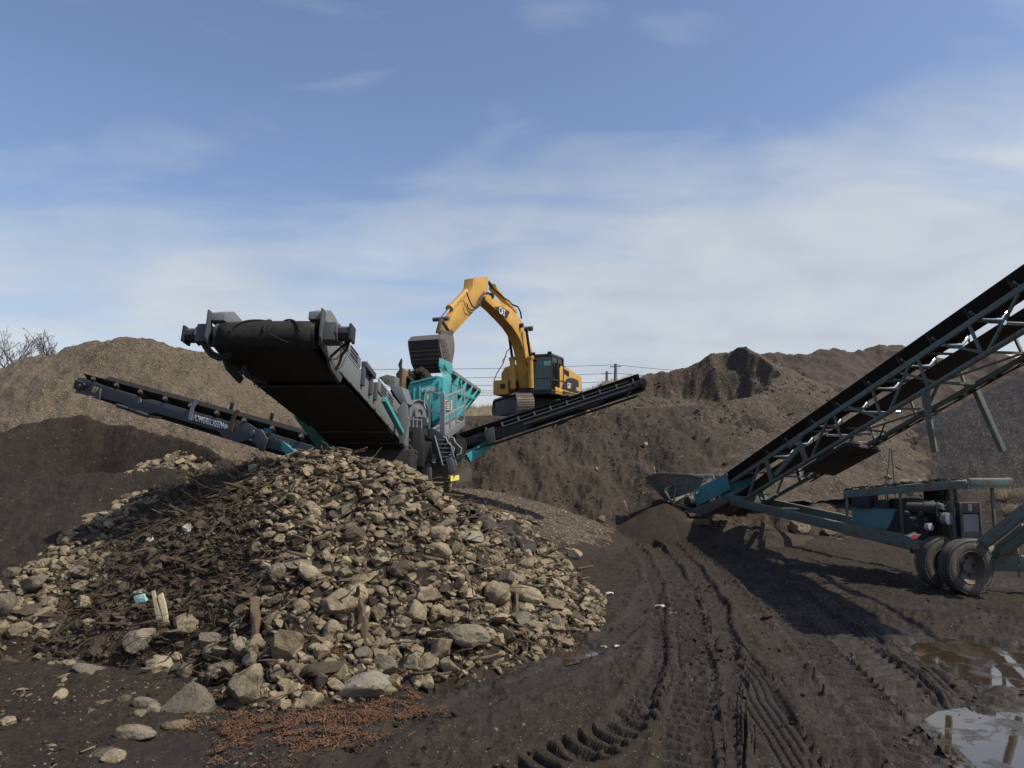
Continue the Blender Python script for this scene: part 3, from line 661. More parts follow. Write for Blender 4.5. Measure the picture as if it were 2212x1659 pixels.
# ---------------------------------------------------------------- excavator
def make_excavator():
    S0 = V(1.15, 36.5, 4.50); ph = R(23)
    f = V(-math.sin(ph), -math.cos(ph), 0); r = V(math.cos(ph), -math.sin(ph), 0); z = V(0, 0, 1)
    def L(u, v, w): return S0 + r * u + f * v + z * w
    ex = thing('excavator', S0, 'yellow tracked excavator on the soil bank tipping its bucket into the teal hopper', 'excavator')
    # undercarriage
    tf = unit(V(.26, -.97, 0)); tr = V(.97, .26, 0); T0 = V(1.25, 36.8, 4.5)
    for sg in (-1, 1): track_unit(ex, 'track', T0 + tr * sg * 1.30 + z * .50, tf, tr, 5.0, 1.0, .82, n=50)
    cb = MB(); cb.box(T0 + z * .62, tf * 1.3, tr * .95, z * .22); cb.tube(T0 + z * .8, T0 + z * 1.0, .75, 32); cb.build('car_body', 'dark', ex, .02)
    # revolving deck
    dk = MB(); dk.prism([L(-1.45, 1.55, 1.0), L(1.45, 1.7, 1.0), L(1.5, -2.6, 1.0), L(.9, -3.2, 1.0), L(-.9, -3.2, 1.0), L(-1.5, -2.6, 1.0)], z * .22); dk.build('deck', 'dark', ex, .02)
    # right-hand (camera-left) tool boxes and tank
    tb = MB(); tb.prism([L(-1.5, 1.75, 1.02), L(-.72, 1.75, 1.02), L(-.72, 1.75, 1.72), L(-1.5, 1.75, 1.72)], -f * 1.6); tb.build('tool_box', 'yellow', ex, .05)
    tk = MB(); tk.prism([L(-1.45, .9, 1.7), L(-.5, .9, 1.7), L(-.5, .9, 2.5), L(-.75, .9, 2.58), L(-1.25, .9, 2.45), L(-1.45, .9, 2.15)], -f * 1.9); tk.build('fuel_tank', 'yellow', ex, .05)
    lt = MB(); lt.box(L(-.98, 1.765, 1.42), r * .13, f * .012, z * .12); lt.build('tool_box_latch', 'black_p', ex)
    # engine housing and counterweight
    hood = MB()
    prof = [(.55, 1.2), (.55, 2.35), (.30, 2.52), (-1.2, 2.42), (-2.5, 2.28), (-2.9, 2.05), (-2.9, 1.2)]
    hood.prism([L(1.47, v, w) for v, w in prof], -r * 2.94); ho = hood.build('engine_hood', 'yellow', ex, .09)
    cw = MB(); cw.prism([L(1.5, -2.25, 1.05), L(1.5, -2.9, 1.05), L(1.0, -3.45, 1.05), L(-1.0, -3.45, 1.05), L(-1.5, -2.9, 1.05), L(-1.5, -2.25, 1.05)], z * 1.22)
    cw.build('counterweight', 'yellow', ex, .10)
    sd = MB()   # dark arched side panel
    arc = [(.35, 1.30), (.05, 1.62), (-.4, 1.86), (-1.0, 2.0), (-1.7, 2.02), (-2.85, 1.92), (-2.85, 1.34)]
    sd.prism([L(1.475, v, w) for v, w in arc], r * .022); sp = sd.build('side_panel', 'black_p', ex)
    gr = MB()
    for i in range(7): gr.box(L(1.478, -.15 - i * .11, 2.22 - i * .012), r * .012, f * .028, z * .13)
    gr.build('vent_grille', 'dark', ho)
    pl = MB(); pl.box(L(1.0, -.25, 2.50), r * .4, f * .35, z * .03); pl.build('hood_lid', 'black_p', ho, .01)
    sk = MB(); sk.prism([L(1.5, 1.2, 1.03), L(1.5, -2.3, 1.03), L(1.5, -2.3, 1.22), L(1.5, .9, 1.36), L(1.5, 1.2, 1.36)], -r * .3); sk.build('side_skirt', 'yellow', ex, .03)
    st = MB(); st.bar(L(1.53, .2, 1.16), L(1.53, -2.2, 1.16), .05, .16); st.build('side_step', 'dark', ex, .01)
    mf = MB(); mf.tube(L(-.4, -1.9, 2.3), L(-.4, -1.9, 2.75), .08, 16); mf.build('exhaust', 'dark', ex)
    text('CAT', .30, L(1.503, -.52, 1.50), -f, z, 'white', sp, 'lettering', .004, bold=.004)
    yb = MB(); yb.prism([L(1.5, -.52, 1.44), L(1.5, -1.0, 1.44), L(1.5, -.76, 1.58)], r * .003); yb.build('logo_triangle', 'logo_yellow', sp)
    text('330C L', .23, L(1.503, -1.9, 1.44), -f, z, 'white', sp, 'model_number', .004)
    # cab: frame, glass panes, roof, interior
    u0, u1, v0, v1, w0, w1 = .42, 1.46, 1.72, .02, 1.12, 2.80
    def cp(u, v, w): return L(u, v - .13 * ((w - w0) / (w1 - w0)) * (1 if v > 1 else 0), w)
    cabf = MB()
    for u in (u0, u1):
        cabf.bar(cp(u, v0, w0), cp(u, v0, w1), .075, .075); cabf.bar(L(u, v1, w0), L(u, v1, w1), .09, .09)
        cabf.bar(cp(u, v0, w0 + .02), L(u, v1, w0 + .02), .08, .09); cabf.bar(cp(u, v0, w1), L(u, v1, w1), .08, .09)
    cabf.bar(cp(u1, .78, w0), L(u1, .78, w1), .07, .07)
    cabf.bar(cp(u0, v0, w0 + .03), cp(u1, v0, w0 + .03), .08, .12); cabf.bar(cp(u0, v0, w1), cp(u1, v0, w1), .08, .08)
    cabf.bar(cp(u0, v0, 1.72), cp(u1, v0, 1.72), .05, .045); cabf.bar(L(u1, v1, 1.72), cp(u1, 1.62, 1.66), .05, .06)
    cabf.bar(L(u0, v1, w1), L(u1, v1, w1), .08, .08)
    cabf.abox(0, .001, 0, .001, 0, .001) if False else None
    cf = cabf.build('cab_frame', 'black_p', ex, .012)
    fl = MB(); fl.prism([L(u0, v0, w0 - .1), L(u1, v0, w0 - .1), L(u1, v1, w0 - .1), L(u0, v1, w0 - .1)], z * .13)
    fl.prism([L(u0, v1 - .0, w0), L(u1, v1, w0), L(u1, v1, 1.75), L(u0, v1, 1.75)], -f * .05); fl.build('cab_floor', 'dark', cf)
    lo = MB(); lo.prism([L(u0 - .02, v0 + .03, .98), L(u1 + .02, v0 + .03, .98), L(u1 + .02, v0 + .03, 1.22), L(u0 - .02, v0 + .03, 1.22)], -f * .3); lo.build('cab_sill', 'black_p', ex, .02)
    gl = MB()
    gl.plate([cp(u0 + .04, v0, 1.17), cp(u1 - .04, v0, 1.17), cp(u1 - .04, v0, w1 - .05), cp(u0 + .04, v0, w1 - .05)], .008); gl.build('windscreen', 'glass', cf)
    g2 = MB(); g2.plate([L(u1, .06, 1.2), L(u1, .74, 1.2), L(u1, .74, w1 - .05), L(u1, .06, w1 - .05)], .008)
    g2.plate([L(u1, .82, 1.2), L(u1, 1.64, 1.2), cp(u1, 1.66, w1 - .05), L(u1, .82, w1 - .05)], .008); g2.build('door_glass', 'glass', cf)
    g3 = MB(); g3.plate([L(u0, .06, 1.5), L(u0, 1.62, 1.5), L(u0, 1.52, w1 - .05), L(u0, .06, w1 - .05)], .008)
    g3.plate([L(u0 + .05, v1, 1.8), L(u1 - .05, v1, 1.8), L(u1 - .05, v1, w1 - .05), L(u0 + .05, v1, w1 - .05)], .008); g3.build('rear_glass', 'glass', cf)
    rf = MB(); rf.prism([cp(u0 - .03, v0 + .02, w1 + .03), cp(u1 + .03, v0 + .02, w1 + .03), L(u1 + .03, v1 - .05, w1 + .03), L(u0 - .03, v1 - .05, w1 + .03)], z * .07); rf.build('cab_roof', 'teal_old', cf, .03)
    for u in (u0 + .1, u1 - .12):
        lm = MB(); lm.box(L(u, 1.58, w1 + .13), r * .09, f * .06, z * .06); lm.build('work_light', 'black_p', cf, .015)
    ye = MB(); ye.bar(L(u1 - .02, -.06, w0), L(u1 - .02, -.06, w1), .12, .06); ye.build('rear_pillar', 'yellow', cf, .015)
    mi = MB(); mi.box(L(u1 + .06, 1.5, 2.42), r * .02, f * .07, z * .12); mi.bar(L(u1, 1.55, 2.3), L(u1 + .05, 1.52, 2.36), .02, .02); mi.build('mirror', 'black_p', cf, .01)
    se = MB(); se.box(L(.95, .55, 1.42), r * .25, f * .26, z * .07); se.prism([L(.7, .34, 1.45), L(1.2, .34, 1.45), L(1.17, .22, 2.1), L(.73, .22, 2.1)], -f * .1); se.build('seat', 'black_p', cf, .03)
    cs = MB(); cs.box(L(.6, .75, 1.5), r * .09, f * .25, z * .16); cs.bar(L(.62, .95, 1.6), L(.64, .98, 1.85), .03, .03); cs.build('control_console', 'dark', cf, .02)
    # boom, arm, bucket: outlines on the plane of the boom
    A = P(1147, 843, 36)
    def on(px, py, off=0.0):
        o = V(0, 0, CZ); d = ray(px, py); B = A + r * off; t = np.dot(B - o, r) / np.dot(d, r); return o + d * t
    def c1(x, y, off): return on(820.8 + .2343 * x, 561.6 + .2343 * y, off)
    bw = .26
    up = [(1000, 318), (1050, 345), (1120, 385), (1200, 437), (1262, 500), (1300, 552), (1345, 640), (1375, 735), (1405, 830), (1425, 900), (1440, 990), (1445, 1090), (1430, 1180)]
    lo = [(1375, 1180), (1362, 1060), (1345, 930), (1325, 830), (1298, 745), (1262, 680), (1220, 618), (1150, 540), (1075, 462), (1010, 405), (975, 372), (970, 335)]
    bo = MB(); bo.prism([c1(x, y, bw) for x, y in up + lo], -r * 2 * bw); boom = bo.build('boom', 'yellow', ex, .02)
    lg = MB(); lg.prism([c1(x, y, bw + .004) for x, y in ((1052, 432), (1110, 428), (1198, 478), (1165, 545), (1120, 508))], r * .004); lgo = lg.build('logo_panel', 'black_p', boom)
    a0, a1 = c1(1105, 492, bw + .012), c1(1165, 530, bw + .012)
    xd = unit(a1 - a0); text('CAT', .42, c1(1098, 487, bw + .012), xd, np.cross(r, xd), 'white', lgo, 'lettering', .004, bold=.006, squash=.8)
    wl = MB(); q = c1(1290, 605, bw); wl.tube(q, q + r * .16, .11, 16); wl.build('boom_lamp', 'dark', boom)
    pn = MB()
    for x, y, rr in ((1350, 636, .17), (985, 330, .17)):
        q = c1(x, y, 0); pn.tube(q - r * (bw + .05), q + r * (bw + .05), rr * .7, 20)
    each(pn, 'pivot_pin', 'dark', boom)
    for sg in (-1, 1):     # lift cylinders
        cy = MB(); o_ = r * (0 if sg > 0 else -.92); p0, p1 = c1(1395, 1180, .48) + o_, c1(1385, 890, .48) + o_; p2 = c1(1350, 640, .48) + o_; cy.tube(p0, p1, .13, 18); cy.tube(p1 - unit(p2 - p1) * .14, p1, .17, 18); c_ = cy.build('lift_cylinder', 'yellow', ex)
        ro = MB(); ro.tube(p1, p2, .065, 14); ro.tube(p2 - r * .08, p2 + r * .08, .10, 16); ro.build('piston_rod', 'dark', c_)
    # arm and its cylinder on top of the boom
    cy = MB(); p0, p1, p2 = c1(1240, 480, 0), c1(1045, 262, 0), c1(1000, 205, 0); cy.tube(p0, p1, .14, 18); cy.tube(p1 - unit(p2 - p1) * .1, p1 + unit(p2 - p1) * .1, .18, 18); c_ = cy.build('arm_cylinder', 'yellow', ex)
    ro = MB(); ro.tube(p1, p2, .075, 14); ro.build('piston_rod', 'dark', c_)
    sw = .21
    arm = [(862, 172), (925, 158), (985, 150), (1002, 180), (992, 290), (955, 350), (885, 455), (760, 592), (672, 688), (640, 692), (612, 655), (640, 560), (700, 450), (770, 375), (842, 290), (856, 240)]
    am = MB(); am.prism([c1(x, y, sw) for x, y in arm], -r * 2 * sw); amo = am.build('arm', 'yellow', ex, .02)
    bk = MB(); p0, p1, p2 = c1(792, 290, 0), c1(640, 452, 0), c1(562, 545, 0); bk.tube(p0, p1, .125, 18); bk.tube(p1 - unit(p2 - p1) * .12, p1, .165, 18); c_ = bk.build('bucket_cylinder', 'yellow', ex)
    ro = MB(); ro.tube(p1, p2, .07, 14); ro.build('piston_rod', 'chrome', c_)
    kn = MB()
    for o in (-.32, .32):
        kn.bar(c1(562, 545, o), c1(530, 672, o), .06, .14, up=r); kn.bar(c1(562, 545, o), c1(630, 650, o), .06, .12, up=r)
    q = c1(562, 545, 0); kn.tube(q - r * .33, q + r * .33, .08, 14); each(kn, 'bucket_link', 'steel', ex, .01)
    # hoses along the arm
    hs = MB()
    hs.path([c1(x, y, .38) for x, y in ((800, 300), (820, 360), (850, 425), (890, 445), (920, 420), (935, 360), (965, 310), (1000, 300))], .03)
    hs.path([c1(x, y, .36) for x, y in ((800, 400), (815, 450), (850, 465), (905, 430), (925, 350), (960, 290))], .025)
    hs.path([c1(x, y, .12) for x, y in ((1030, 250), (1100, 310), (1140, 350), (1190, 380), (1215, 410), (1270, 430), (1295, 480), (1305, 540))], .04)
    hs.path([c1(x, y, -.1) for x, y in ((1045, 270), (1110, 330), (1180, 395), (1230, 450))], .03)
    each(hs, 'hose', 'hose', ex)
    # bucket: curved shell with side plates, ribs and teeth
    bwid = .60
    side = [(560, 690), (600, 682), (640, 690), (668, 705), (678, 780), (676, 850), (660, 930), (652, 1000), (625, 1030), (590, 1000), (565, 940), (552, 860), (540, 790), (535, 730)]
    sh = MB(); out = [(668, 700), (620, 680), (560, 688), (537, 730), (540, 790), (550, 860), (563, 940), (588, 1005), (622, 1035)]
    pts = [c1(x, y, bwid) - r * bwid for x, y in out]; cen = np.mean(pts, 0)
    ins = [p + unit(cen - p) * .05 for p in pts]
    for i in range(len(pts) - 1): sh.prism([pts[i], pts[i + 1], ins[i + 1], ins[i]], r * bwid); sh.prism([pts[i], pts[i + 1], ins[i + 1], ins[i]], -r * bwid)
    b = sh.build('bucket', 'cast', ex)
    spn = MB()
    for sg in (-1, 1): spn.prism([c1(x, y, bwid) + r * (sg - 1) * bwid for x, y in side], r * sg * .05)
    spn.build('bucket_side', 'cast', b, .008)
    rb = MB()
    for i in range(3, 8):
        for t in (.25, .75):
            p = pts[i] + (pts[i + 1] - pts[i]) * t; nn = unit(p - cen); d = unit(pts[i + 1] - pts[i]); rb.box(p + nn * .012, r * bwid * .97, d * .045, nn * .016)
    rb.build('wear_strip', 'dark', b)
    wp = MB()
    for i in range(9):
        x, y = 562 + i * 6 + (i % 2) * 6, 735 + i * 26; q = c1(x, y, bwid + .052); wp.box(q, r * .012, f * (.10 + .04 * (i % 2)), z * .07); q = c1(x + 30, y + 8, bwid + .052); wp.box(q, r * .012, f * .11, z * .05)
    wp.build('wear_block', 'steel', b, .005)
    ear = MB()
    for o in (-.3, .3): ear.prism([c1(x, y, o) for x, y in ((545, 695), (560, 640), (600, 655), (650, 640), (672, 660), (660, 705))], r * .05)
    each(ear, 'bucket_ear', 'steel', b, .008)
    te = MB()
    for k in range(5):
        o = -bwid + .1 + k * (2 * bwid - .2) / 4; te.box(c1(650, 1010, o), r * .06, unit(c1(650, 1020, o) - c1(668, 930, o)) * .16, f * .04)
    each(te, 'bucket_tooth', 'cast', b, .01)
    # handrail on the tool-box side
    hr = MB(); hr.path([L(-1.45, 1.75, 1.72), L(-1.35, 1.6, 2.1), L(-1.1, 1.45, 2.55), L(-.95, 1.35, 3.15), L(-.82, 1.3, 3.3), L(-.75, 1.3, 3.2)], .022); hr.path([L(-1.1, 1.45, 2.55), L(-1.15, 1.4, 2.7), L(-1.0, 1.3, 2.95)], .02); hr.path([L(-.75, 1.3, 3.25), L(-.75, 1.3, 2.2)], .02); hr.build('handrail', 'dark', ex)
    return L
EXL = make_excavator()

def make_operator():
    L = EXL
    def body(name, mat, vs, es, rad, parent, root=0):
        me = bpy.data.meshes.new(name); org = origin_of(parent) if parent else Vector(L(.95, .5, 1.5))
        me.from_pydata([Vector(v) - org for v in vs], es, []); o = link(name, me, M[mat], parent)
        if not parent: o.location = org
        m = o.modifiers.new('skin', 'SKIN'); sub = o.modifiers.new('sub', 'SUBSURF'); sub.levels = sub.render_levels = 2
        for i, x in enumerate(me.skin_vertices[0].data): x.radius = (rad[i], rad[i]); x.use_root = (i == root)
        for p in me.polygons: p.use_smooth = True
        return o
    p = body('person', 'skin', [L(.95, .48, 1.52), L(.95, .45, 1.75), L(.95, .43, 1.98), L(.95, .44, 2.09), L(.95, .46, 2.2), L(.95, .46, 2.31),
                                L(.74, .46, 1.97), L(.70, .62, 1.74), L(.66, .88, 1.72), L(.655, .97, 1.73), L(1.16, .46, 1.97), L(1.20, .62, 1.74), L(1.17, .88, 1.72), L(1.165, .97, 1.73),
                                L(.86, .85, 1.5), L(.86, 1.05, 1.22), L(1.05, .85, 1.5), L(1.05, 1.05, 1.22), L(.86, 1.2, 1.2), L(1.05, 1.2, 1.2)],
             [(0, 1), (1, 2), (2, 3), (3, 4), (4, 5), (2, 6), (6, 7), (7, 8), (8, 9), (2, 10), (10, 11), (11, 12), (12, 13), (0, 14), (14, 15), (0, 16), (16, 17), (15, 18), (17, 19)],
             [.15, .15, .13, .06, .1, .085, .07, .05, .035, .03, .07, .05, .035, .03, .085, .055, .085, .055, .05, .05], None)
    tag(p, 'person in a dark red jacket sitting at the controls in the excavator cab', 'person')
    body('jacket', 'cloth', [L(.95, .48, 1.56), L(.95, .45, 1.75), L(.95, .43, 1.97), L(.74, .46, 1.97), L(.70, .62, 1.74), L(.67, .84, 1.72), L(1.16, .46, 1.97), L(1.20, .62, 1.74), L(1.17, .84, 1.72)],
         [(0, 1), (1, 2), (2, 3), (3, 4), (4, 5), (2, 6), (6, 7), (7, 8)], [.17, .17, .15, .085, .065, .05, .085, .065, .05], p)
    body('cap', 'navy', [L(.95, .44, 2.27), L(.95, .44, 2.34), L(.95, .57, 2.26)], [(0, 1), (0, 2)], [.105, .08, .05], p)
make_operator()

# ---------------------------------------------------------------- screening plant
def make_screener():
    Z = V(0, 0, 1)
    root = thing('screening_plant', (-2.6, 21, 1.6), 'teal and grey tracked screening plant with three belt arms behind the rubble pile', 'screening plant')
    d = unit(V(.07, 1, -.216)); u = unit(V(1, -.07, 0)); n = np.cross(u, d); C0 = P(580, 726, 11)
    def K(s, a, h): return C0 + d * s + u * a + n * h
    BW, RD, SL = .70, .215, 6.4
    # ---- main oversize belt arm (front), belt wrapped round the head drum
    belt = MB(); sec = [(SL, -RD), (SL * .7, -RD - .02), (SL * .35, -RD - .02), (.5, -RD - .01)] + [(-RD * math.sin(a), -RD * math.cos(a)) for a in np.linspace(0, math.pi, 17)] + [(.5, RD), (SL, RD)]
    vs = []
    for s_, h in sec:
        c = min(1, math.hypot(s_, h) + 1)
        for a in np.linspace(-1, 1, 9): vs.append(K(s_, a * BW, h + .012 * math.copysign(1, h) * (1 - a * a)))
    nS = len(sec); fs = [(i * 9 + j, i * 9 + j + 1, i * 9 + j + 10, i * 9 + j + 9) for i in range(nS - 1) for j in range(8)]
    belt.add(vs, fs); bo = belt.build('main_belt', 'belt', root)
    sol = bo.modifiers.new('t', 'SOLIDIFY'); sol.thickness = .018; sol.offset = -1
    cl = MB()  # moulded cleats on the belt, seen where it turns over the drum
    def over(a, h):  # angle on the drum
        return K(-(RD + h) * math.sin(a), 0, -(RD + h) * math.cos(a))
    for x0, x1, bend in ((-.48, -.05, .5), (.02, .02, 0), (.22, .56, -.5)):
        pts = [over(1.5 + 1.6 * t, .025) + u * (x0 + (x1 - x0) * (t ** 1.6 if bend > 0 else 1 - (1 - t) ** 1.6) if bend else x0) for t in np.linspace(0, 1, 9)] if bend >= 0 else [over(1.5 + 1.6 * t, .025) + u * (x1 + (x0 - x1) * t ** 1.6) for t in np.linspace(0, 1, 9)]
        cl.path(pts, .016, 5)
    cl.path([over(.75 + .6 * t, .025) + u * (.38 - .28 * t) for t in np.linspace(0, 1, 6)], .012, 5)
    cl.build('belt_cleat', 'belt', bo)
    dr = MB(); dr.tube(K(0, -BW - .06, 0), K(0, BW + .06, 0), RD - .01, 32); dr.build('head_drum', 'dark', root)
    un = MB(); un.prism([K(1.55, -BW - .06, -RD - .08), K(1.55, BW + .06, -RD - .08), K(SL - .1, BW + .06, -RD - .12), K(SL - .1, -BW - .06, -RD - .12)], n * .02)
    un.build('underside_cover', 'belt', root)
    ub = MB(); ub.bar(K(1.55, -BW - .05, -RD - .09), K(1.55, BW + .05, -RD - .09), .05, .03); ub.bar(K(4.6, -BW - .05, -RD - .12), K(4.6, BW + .05, -RD - .12), .06, .04); ub.bar(K(5.6, -BW - .05, -RD - .12), K(5.6, BW + .05, -RD - .12), .06, .04)
    for i in range(9): p = K(1.66, -.6 + i * .15, -RD - .092); ub.tube(p, p - n * .015, .022, 8)
    each(ub, 'cross_member', 'dark', root, .005)
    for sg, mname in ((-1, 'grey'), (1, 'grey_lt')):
        a0 = sg * (BW + .10)
        f = MB()
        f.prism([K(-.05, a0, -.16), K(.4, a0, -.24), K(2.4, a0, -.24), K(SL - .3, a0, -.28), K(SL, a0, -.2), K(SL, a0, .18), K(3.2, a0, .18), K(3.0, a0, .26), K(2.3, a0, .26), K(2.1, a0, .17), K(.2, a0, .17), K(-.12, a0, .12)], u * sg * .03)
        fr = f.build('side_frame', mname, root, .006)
        g = MB()   # upper louvred guard
        g.prism([K(.35, a0 + sg * .035, .17), K(2.0, a0 + sg * .035, .17), K(2.0, a0 + sg * .035, .34), K(.6, a0 + sg * .035, .36)], u * sg * .02)
        g.prism([K(3.3, a0 + sg * .035, .16), K(SL - .2, a0 + sg * .035, .16), K(SL - .2, a0 + sg * .035, .44), K(3.3, a0 + sg * .035, .40)], u * sg * .02)
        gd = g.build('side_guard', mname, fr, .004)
        sl = MB()
        for s0 in (.75, 1.35, 3.5, 4.1, 5.2):
            for i in range(3): sl.bar(K(s0, a0 + sg * .057, .21 + i * .065), K(s0 + .45, a0 + sg * .057, .21 + i * .065), .012, .028, up=n)
        sl.build('louvre_slot', 'black_p', gd)
        br = MB()
        for s0 in (2.2, 2.75, 3.1): br.box(K(s0, a0 + sg * .06, .08), d * .05, u * .03, n * .17)
        br.box(K(2.5, a0 + sg * .07, .30), d * .35, u * .05, n * .05)
        for s0 in np.arange(.5, 6, .55): p = K(s0, a0 + sg * .03, -.24); br.tube(p, p + u * sg * .02, .025, 8)
        each(br, 'hinge_bracket', 'grey', fr, .006)
        h = MB()   # roofed bearing cover at the head
        h.prism([K(-.16, sg * (BW - .06), .20), K(-.16, sg * (BW - .06), .32), K(.12, sg * (BW - .06), .46), K(.42, sg * (BW - .06), .44), K(1.2, sg * (BW - .06), .20)], u * sg * .24); h.build('drum_cover', 'grey_lt', root, .012)
        p_ = MB(); p_.prism([K(-.24, a0 + sg * .05, .34), K(-.10, a0 + sg * .05, .34), K(-.06, a0 + sg * .05, -.22), K(-.22, a0 + sg * .05, -.1)], u * sg * .03); p_.build('bearing_plate', 'grey', fr, .005)
        m = MB(); c0 = K(0, sg * (BW + .16), .02); m.box(c0 + u * sg * .10, d * .14, u * .10, n * .14); m.tube(c0 + u * sg * .20, c0 + u * sg * .23, .16, 8); mo = m.build('gearbox', 'grey', root, .02)
        m = MB(); m.tube(c0 + u * sg * .23, c0 + u * sg * .40, .115, 8); m.box(c0 + u * sg * .415, d * .12, u * .02, n * .125); m.build('drive_motor', 'dark', mo, .01)
        g = MB(); g.prism([K(.15, a0, -.12), K(1.1, a0, -.30), K(1.0, a0, -.42), K(.5, a0, -.36)], u * sg * .04); g.build('gusset', 'grey', fr, .006)
    # hoses at both ends of the drum
    ho = MB()
    def hp(D, *pts): return [P(x, y, D) for x, y in pts]
    ho.path(hp(11, (434, 728), (441, 750), (455, 768), (473, 776), (490, 774), (502, 766)), .028, 8); ho.path(hp(11, (440, 728), (446, 746), (460, 762), (476, 770), (500, 762)), .026, 8)
    ho.path(hp(11.3, (527, 790), (524, 800), (532, 812), (548, 822), (566, 826)), .026, 8); ho.path(hp(11.4, (532, 790), (531, 800), (538, 810), (556, 820), (575, 828)), .024, 8)
    ho.path(hp(11, (752, 728), (745, 745), (728, 758), (715, 770), (712, 780)), .022, 8); ho.path(hp(11, (755, 735), (748, 755), (738, 768), (733, 785), (724, 800)), .022, 8)
    each(ho, 'hose', 'hose', root)
    h2 = MB(); h2.path(hp(11, (738, 752), (736, 766), (727, 775), (716, 776), (711, 770)), .018, 8); h2.path(hp(11.2, (748, 770), (742, 785), (733, 795), (723, 798)), .018, 8); each(h2, 'hose', 'brasshose', root)
    # stays of the arm
    lg = MB(); lg.bar(P(648, 893, 14.6), P(702, 968, 16.6), .22, .16); lg.build('stay', 'teal', root, .015)
    lg = MB(); lg.bar(P(829, 862, 13.9), P(868, 935, 15.5), .10, .10); lg.build('stay', 'teal', root, .012)
    lp = MB(); lp.prism([P(858, 884, 15.6), P(870, 868, 15.6), (P(880, 876, 15.6)), P(882, 915, 15.6), P(873, 958, 15.6), P(862, 958, 15.6)], V(0, .12, 0)); lp.build('tail_plate', 'grey_lt', root, .01)
    # ---- chassis behind the arm
    ch = MB(); ch.abox(-4.0, -2.3, 16.9, 25, 1.95, 2.75); ch.abox(-4.3, -2.0, 18.2, 24.5, 2.45, 2.95); ch.build('chassis', 'dark', root, .02)
    cx = MB(); cx.bar(P(690, 950, 16.8), P(872, 952, 16.8), .2, .28); cx.build('tail_beam', 'dark', root, .01)
    tp = MB(); tp.bar(P(700, 974, 17.2), P(872, 976, 17.2), .1, .12); tp.build('lower_beam', 'teal_old', root, .01)
    for c_ in (V(-2.05, 22.2, 2.02), V(-4.3, 22.2, 2.02)):
        track_unit(root, 'track', c_, V(.07, -1, .0), V(1, .07, 0), 4.1, .74, .50, n=40)
    # columns and housings round the discharge end
    pw = MB(); pw.prism([P(873, 934, 18), P(879, 918, 18), P(908, 920, 18), P(915, 966, 18), P(915, 1010, 18), P(873, 1000, 18)], V(0, 1.2, 0)); pw.build('power_housing', 'dark', root, .02)
    po = MB(); po.bar(P(916, 957, 18.6), P(919, 1040, 18.6), .10, .14); po.bar(P(928, 985, 18.8), P(930, 1040, 18.8), .05, .08); po.bar(P(918, 1002, 18.6), P(940, 1000, 18.9), .05, .06); each(po, 'support_leg', 'grey_lt', root, .008)
    po = MB(); po.bar(P(879, 914, 17.8), P(877, 985, 17.8), .07, .09); po.bar(P(909, 932, 18.4), P(912, 962, 18.4), .12, .1); each(po, 'upright', 'grey_lt', root, .008)
    wl = MB(); q = P(889, 985, 17.9); wl.tube(q, q + V(0, -.12, 0), .16, 20); wl.tube(q + V(0, -.12, 0), q + V(0, -.17, 0), .08, 16); wl.tube(q + V(-.2, .05, .25), q + V(-.05, .05, .4), .05, 10); wl.build('hydraulic_pump', 'steel', root, .01)
    pb = MB(); pb.prism([P(901, 1000, 18.3), P(920, 986, 18.3), P(918, 1000, 18.3), P(899, 1004, 18.3)], V(0, .4, 0)); pb.build('foot_plate', 'grey_lt', root)
    rd_ = MB(); rd_.bar(P(884, 904, 17.9), P(912, 908, 17.9), .03, .03)
    for x in (885, 893, 901, 911): rd_.bar(P(x, 900 + (x - 884) * .15, 17.9), P(x, 922 + (x - 884) * .1, 17.9), .025, .025)
    rd_.build('guard_rail', 'galv', root)
    # drive pulley guard
    g = MB(); c_ = P(899, 893, 19.3); ax = unit(V(.75, -.6, 0)); g.lathe(c_, ax, [(0, .1), (.10, .1), (.10, .14), (.17, .14), (.2, .06), (.32, .06), (.34, .12), (.36, .1), (.36, -.1), (0, -.1)], 32); g.build('drive_pulley', 'grey_lt', root)
    # springs
    for x, y in ((917, 903), (966, 877)):
        sp = MB(); c_ = P(x, y, 19.8); sp.path([c_ + V(.11 * math.cos(t), .11 * math.sin(t), (t / 34 - .5) * .30) for t in np.linspace(0, 34, 110)], .026, 6); sp.build('coil_spring', 'cream', root)
    # ---- teal screen box and hopper
    f0 = 20.6
    bx = [(867, 860), (880, 846), (885, 826), (944, 811), (957, 815), (959, 918), (912, 918), (884, 900)]
    m = MB(); m.prism([P(x, y, f0) for x, y in bx], V(.14, 2.0, 0)); sb = m.build('screen_box', 'teal', root, .012)
    rb = MB()
    for x, y0, y1 in ((893, 838, 898), (905, 834, 905), (918, 840, 895), (947, 822, 905)): rb.prism([P(x, y0, f0), P(x + 4, y0, f0), P(x + 4, y1, f0), P(x, y1, f0)], V(0, -.06, 0))
    rb.bar(P(886, 828, f0 - .03), P(944, 813, f0 - .03), .06, .05)
    each(rb, 'stiffener_rib', 'teal', sb, .006)
    cv = MB(); pts = [P(905 + 12 * math.sin(t), 868 + 22 * (1 - math.cos(t)) * .9, f0 - .08) for t in np.linspace(0, 1.5, 8)]; cv.path(pts, .03, 6); cv.build('curved_edge', 'teal', sb)
    bt = MB()
    for x, y in ((873, 872), (873, 884), (889, 860), (889, 880), (915, 850), (915, 880), (953, 840), (953, 856), (953, 872)): q = P(x, y, f0 - .01); bt.tube(q, q + V(0, -.03, 0), .022, 8)
    bt.build('bolt', 'dark', sb)
    xd = unit(P(941, 834.5, f0) - P(912, 839, f0)); text('POWERSCREEN', .155, P(911.5, 848, f0 - .012), xd, Z, 'white', sb, 'lettering', .005, squash=.42, bold=.002)
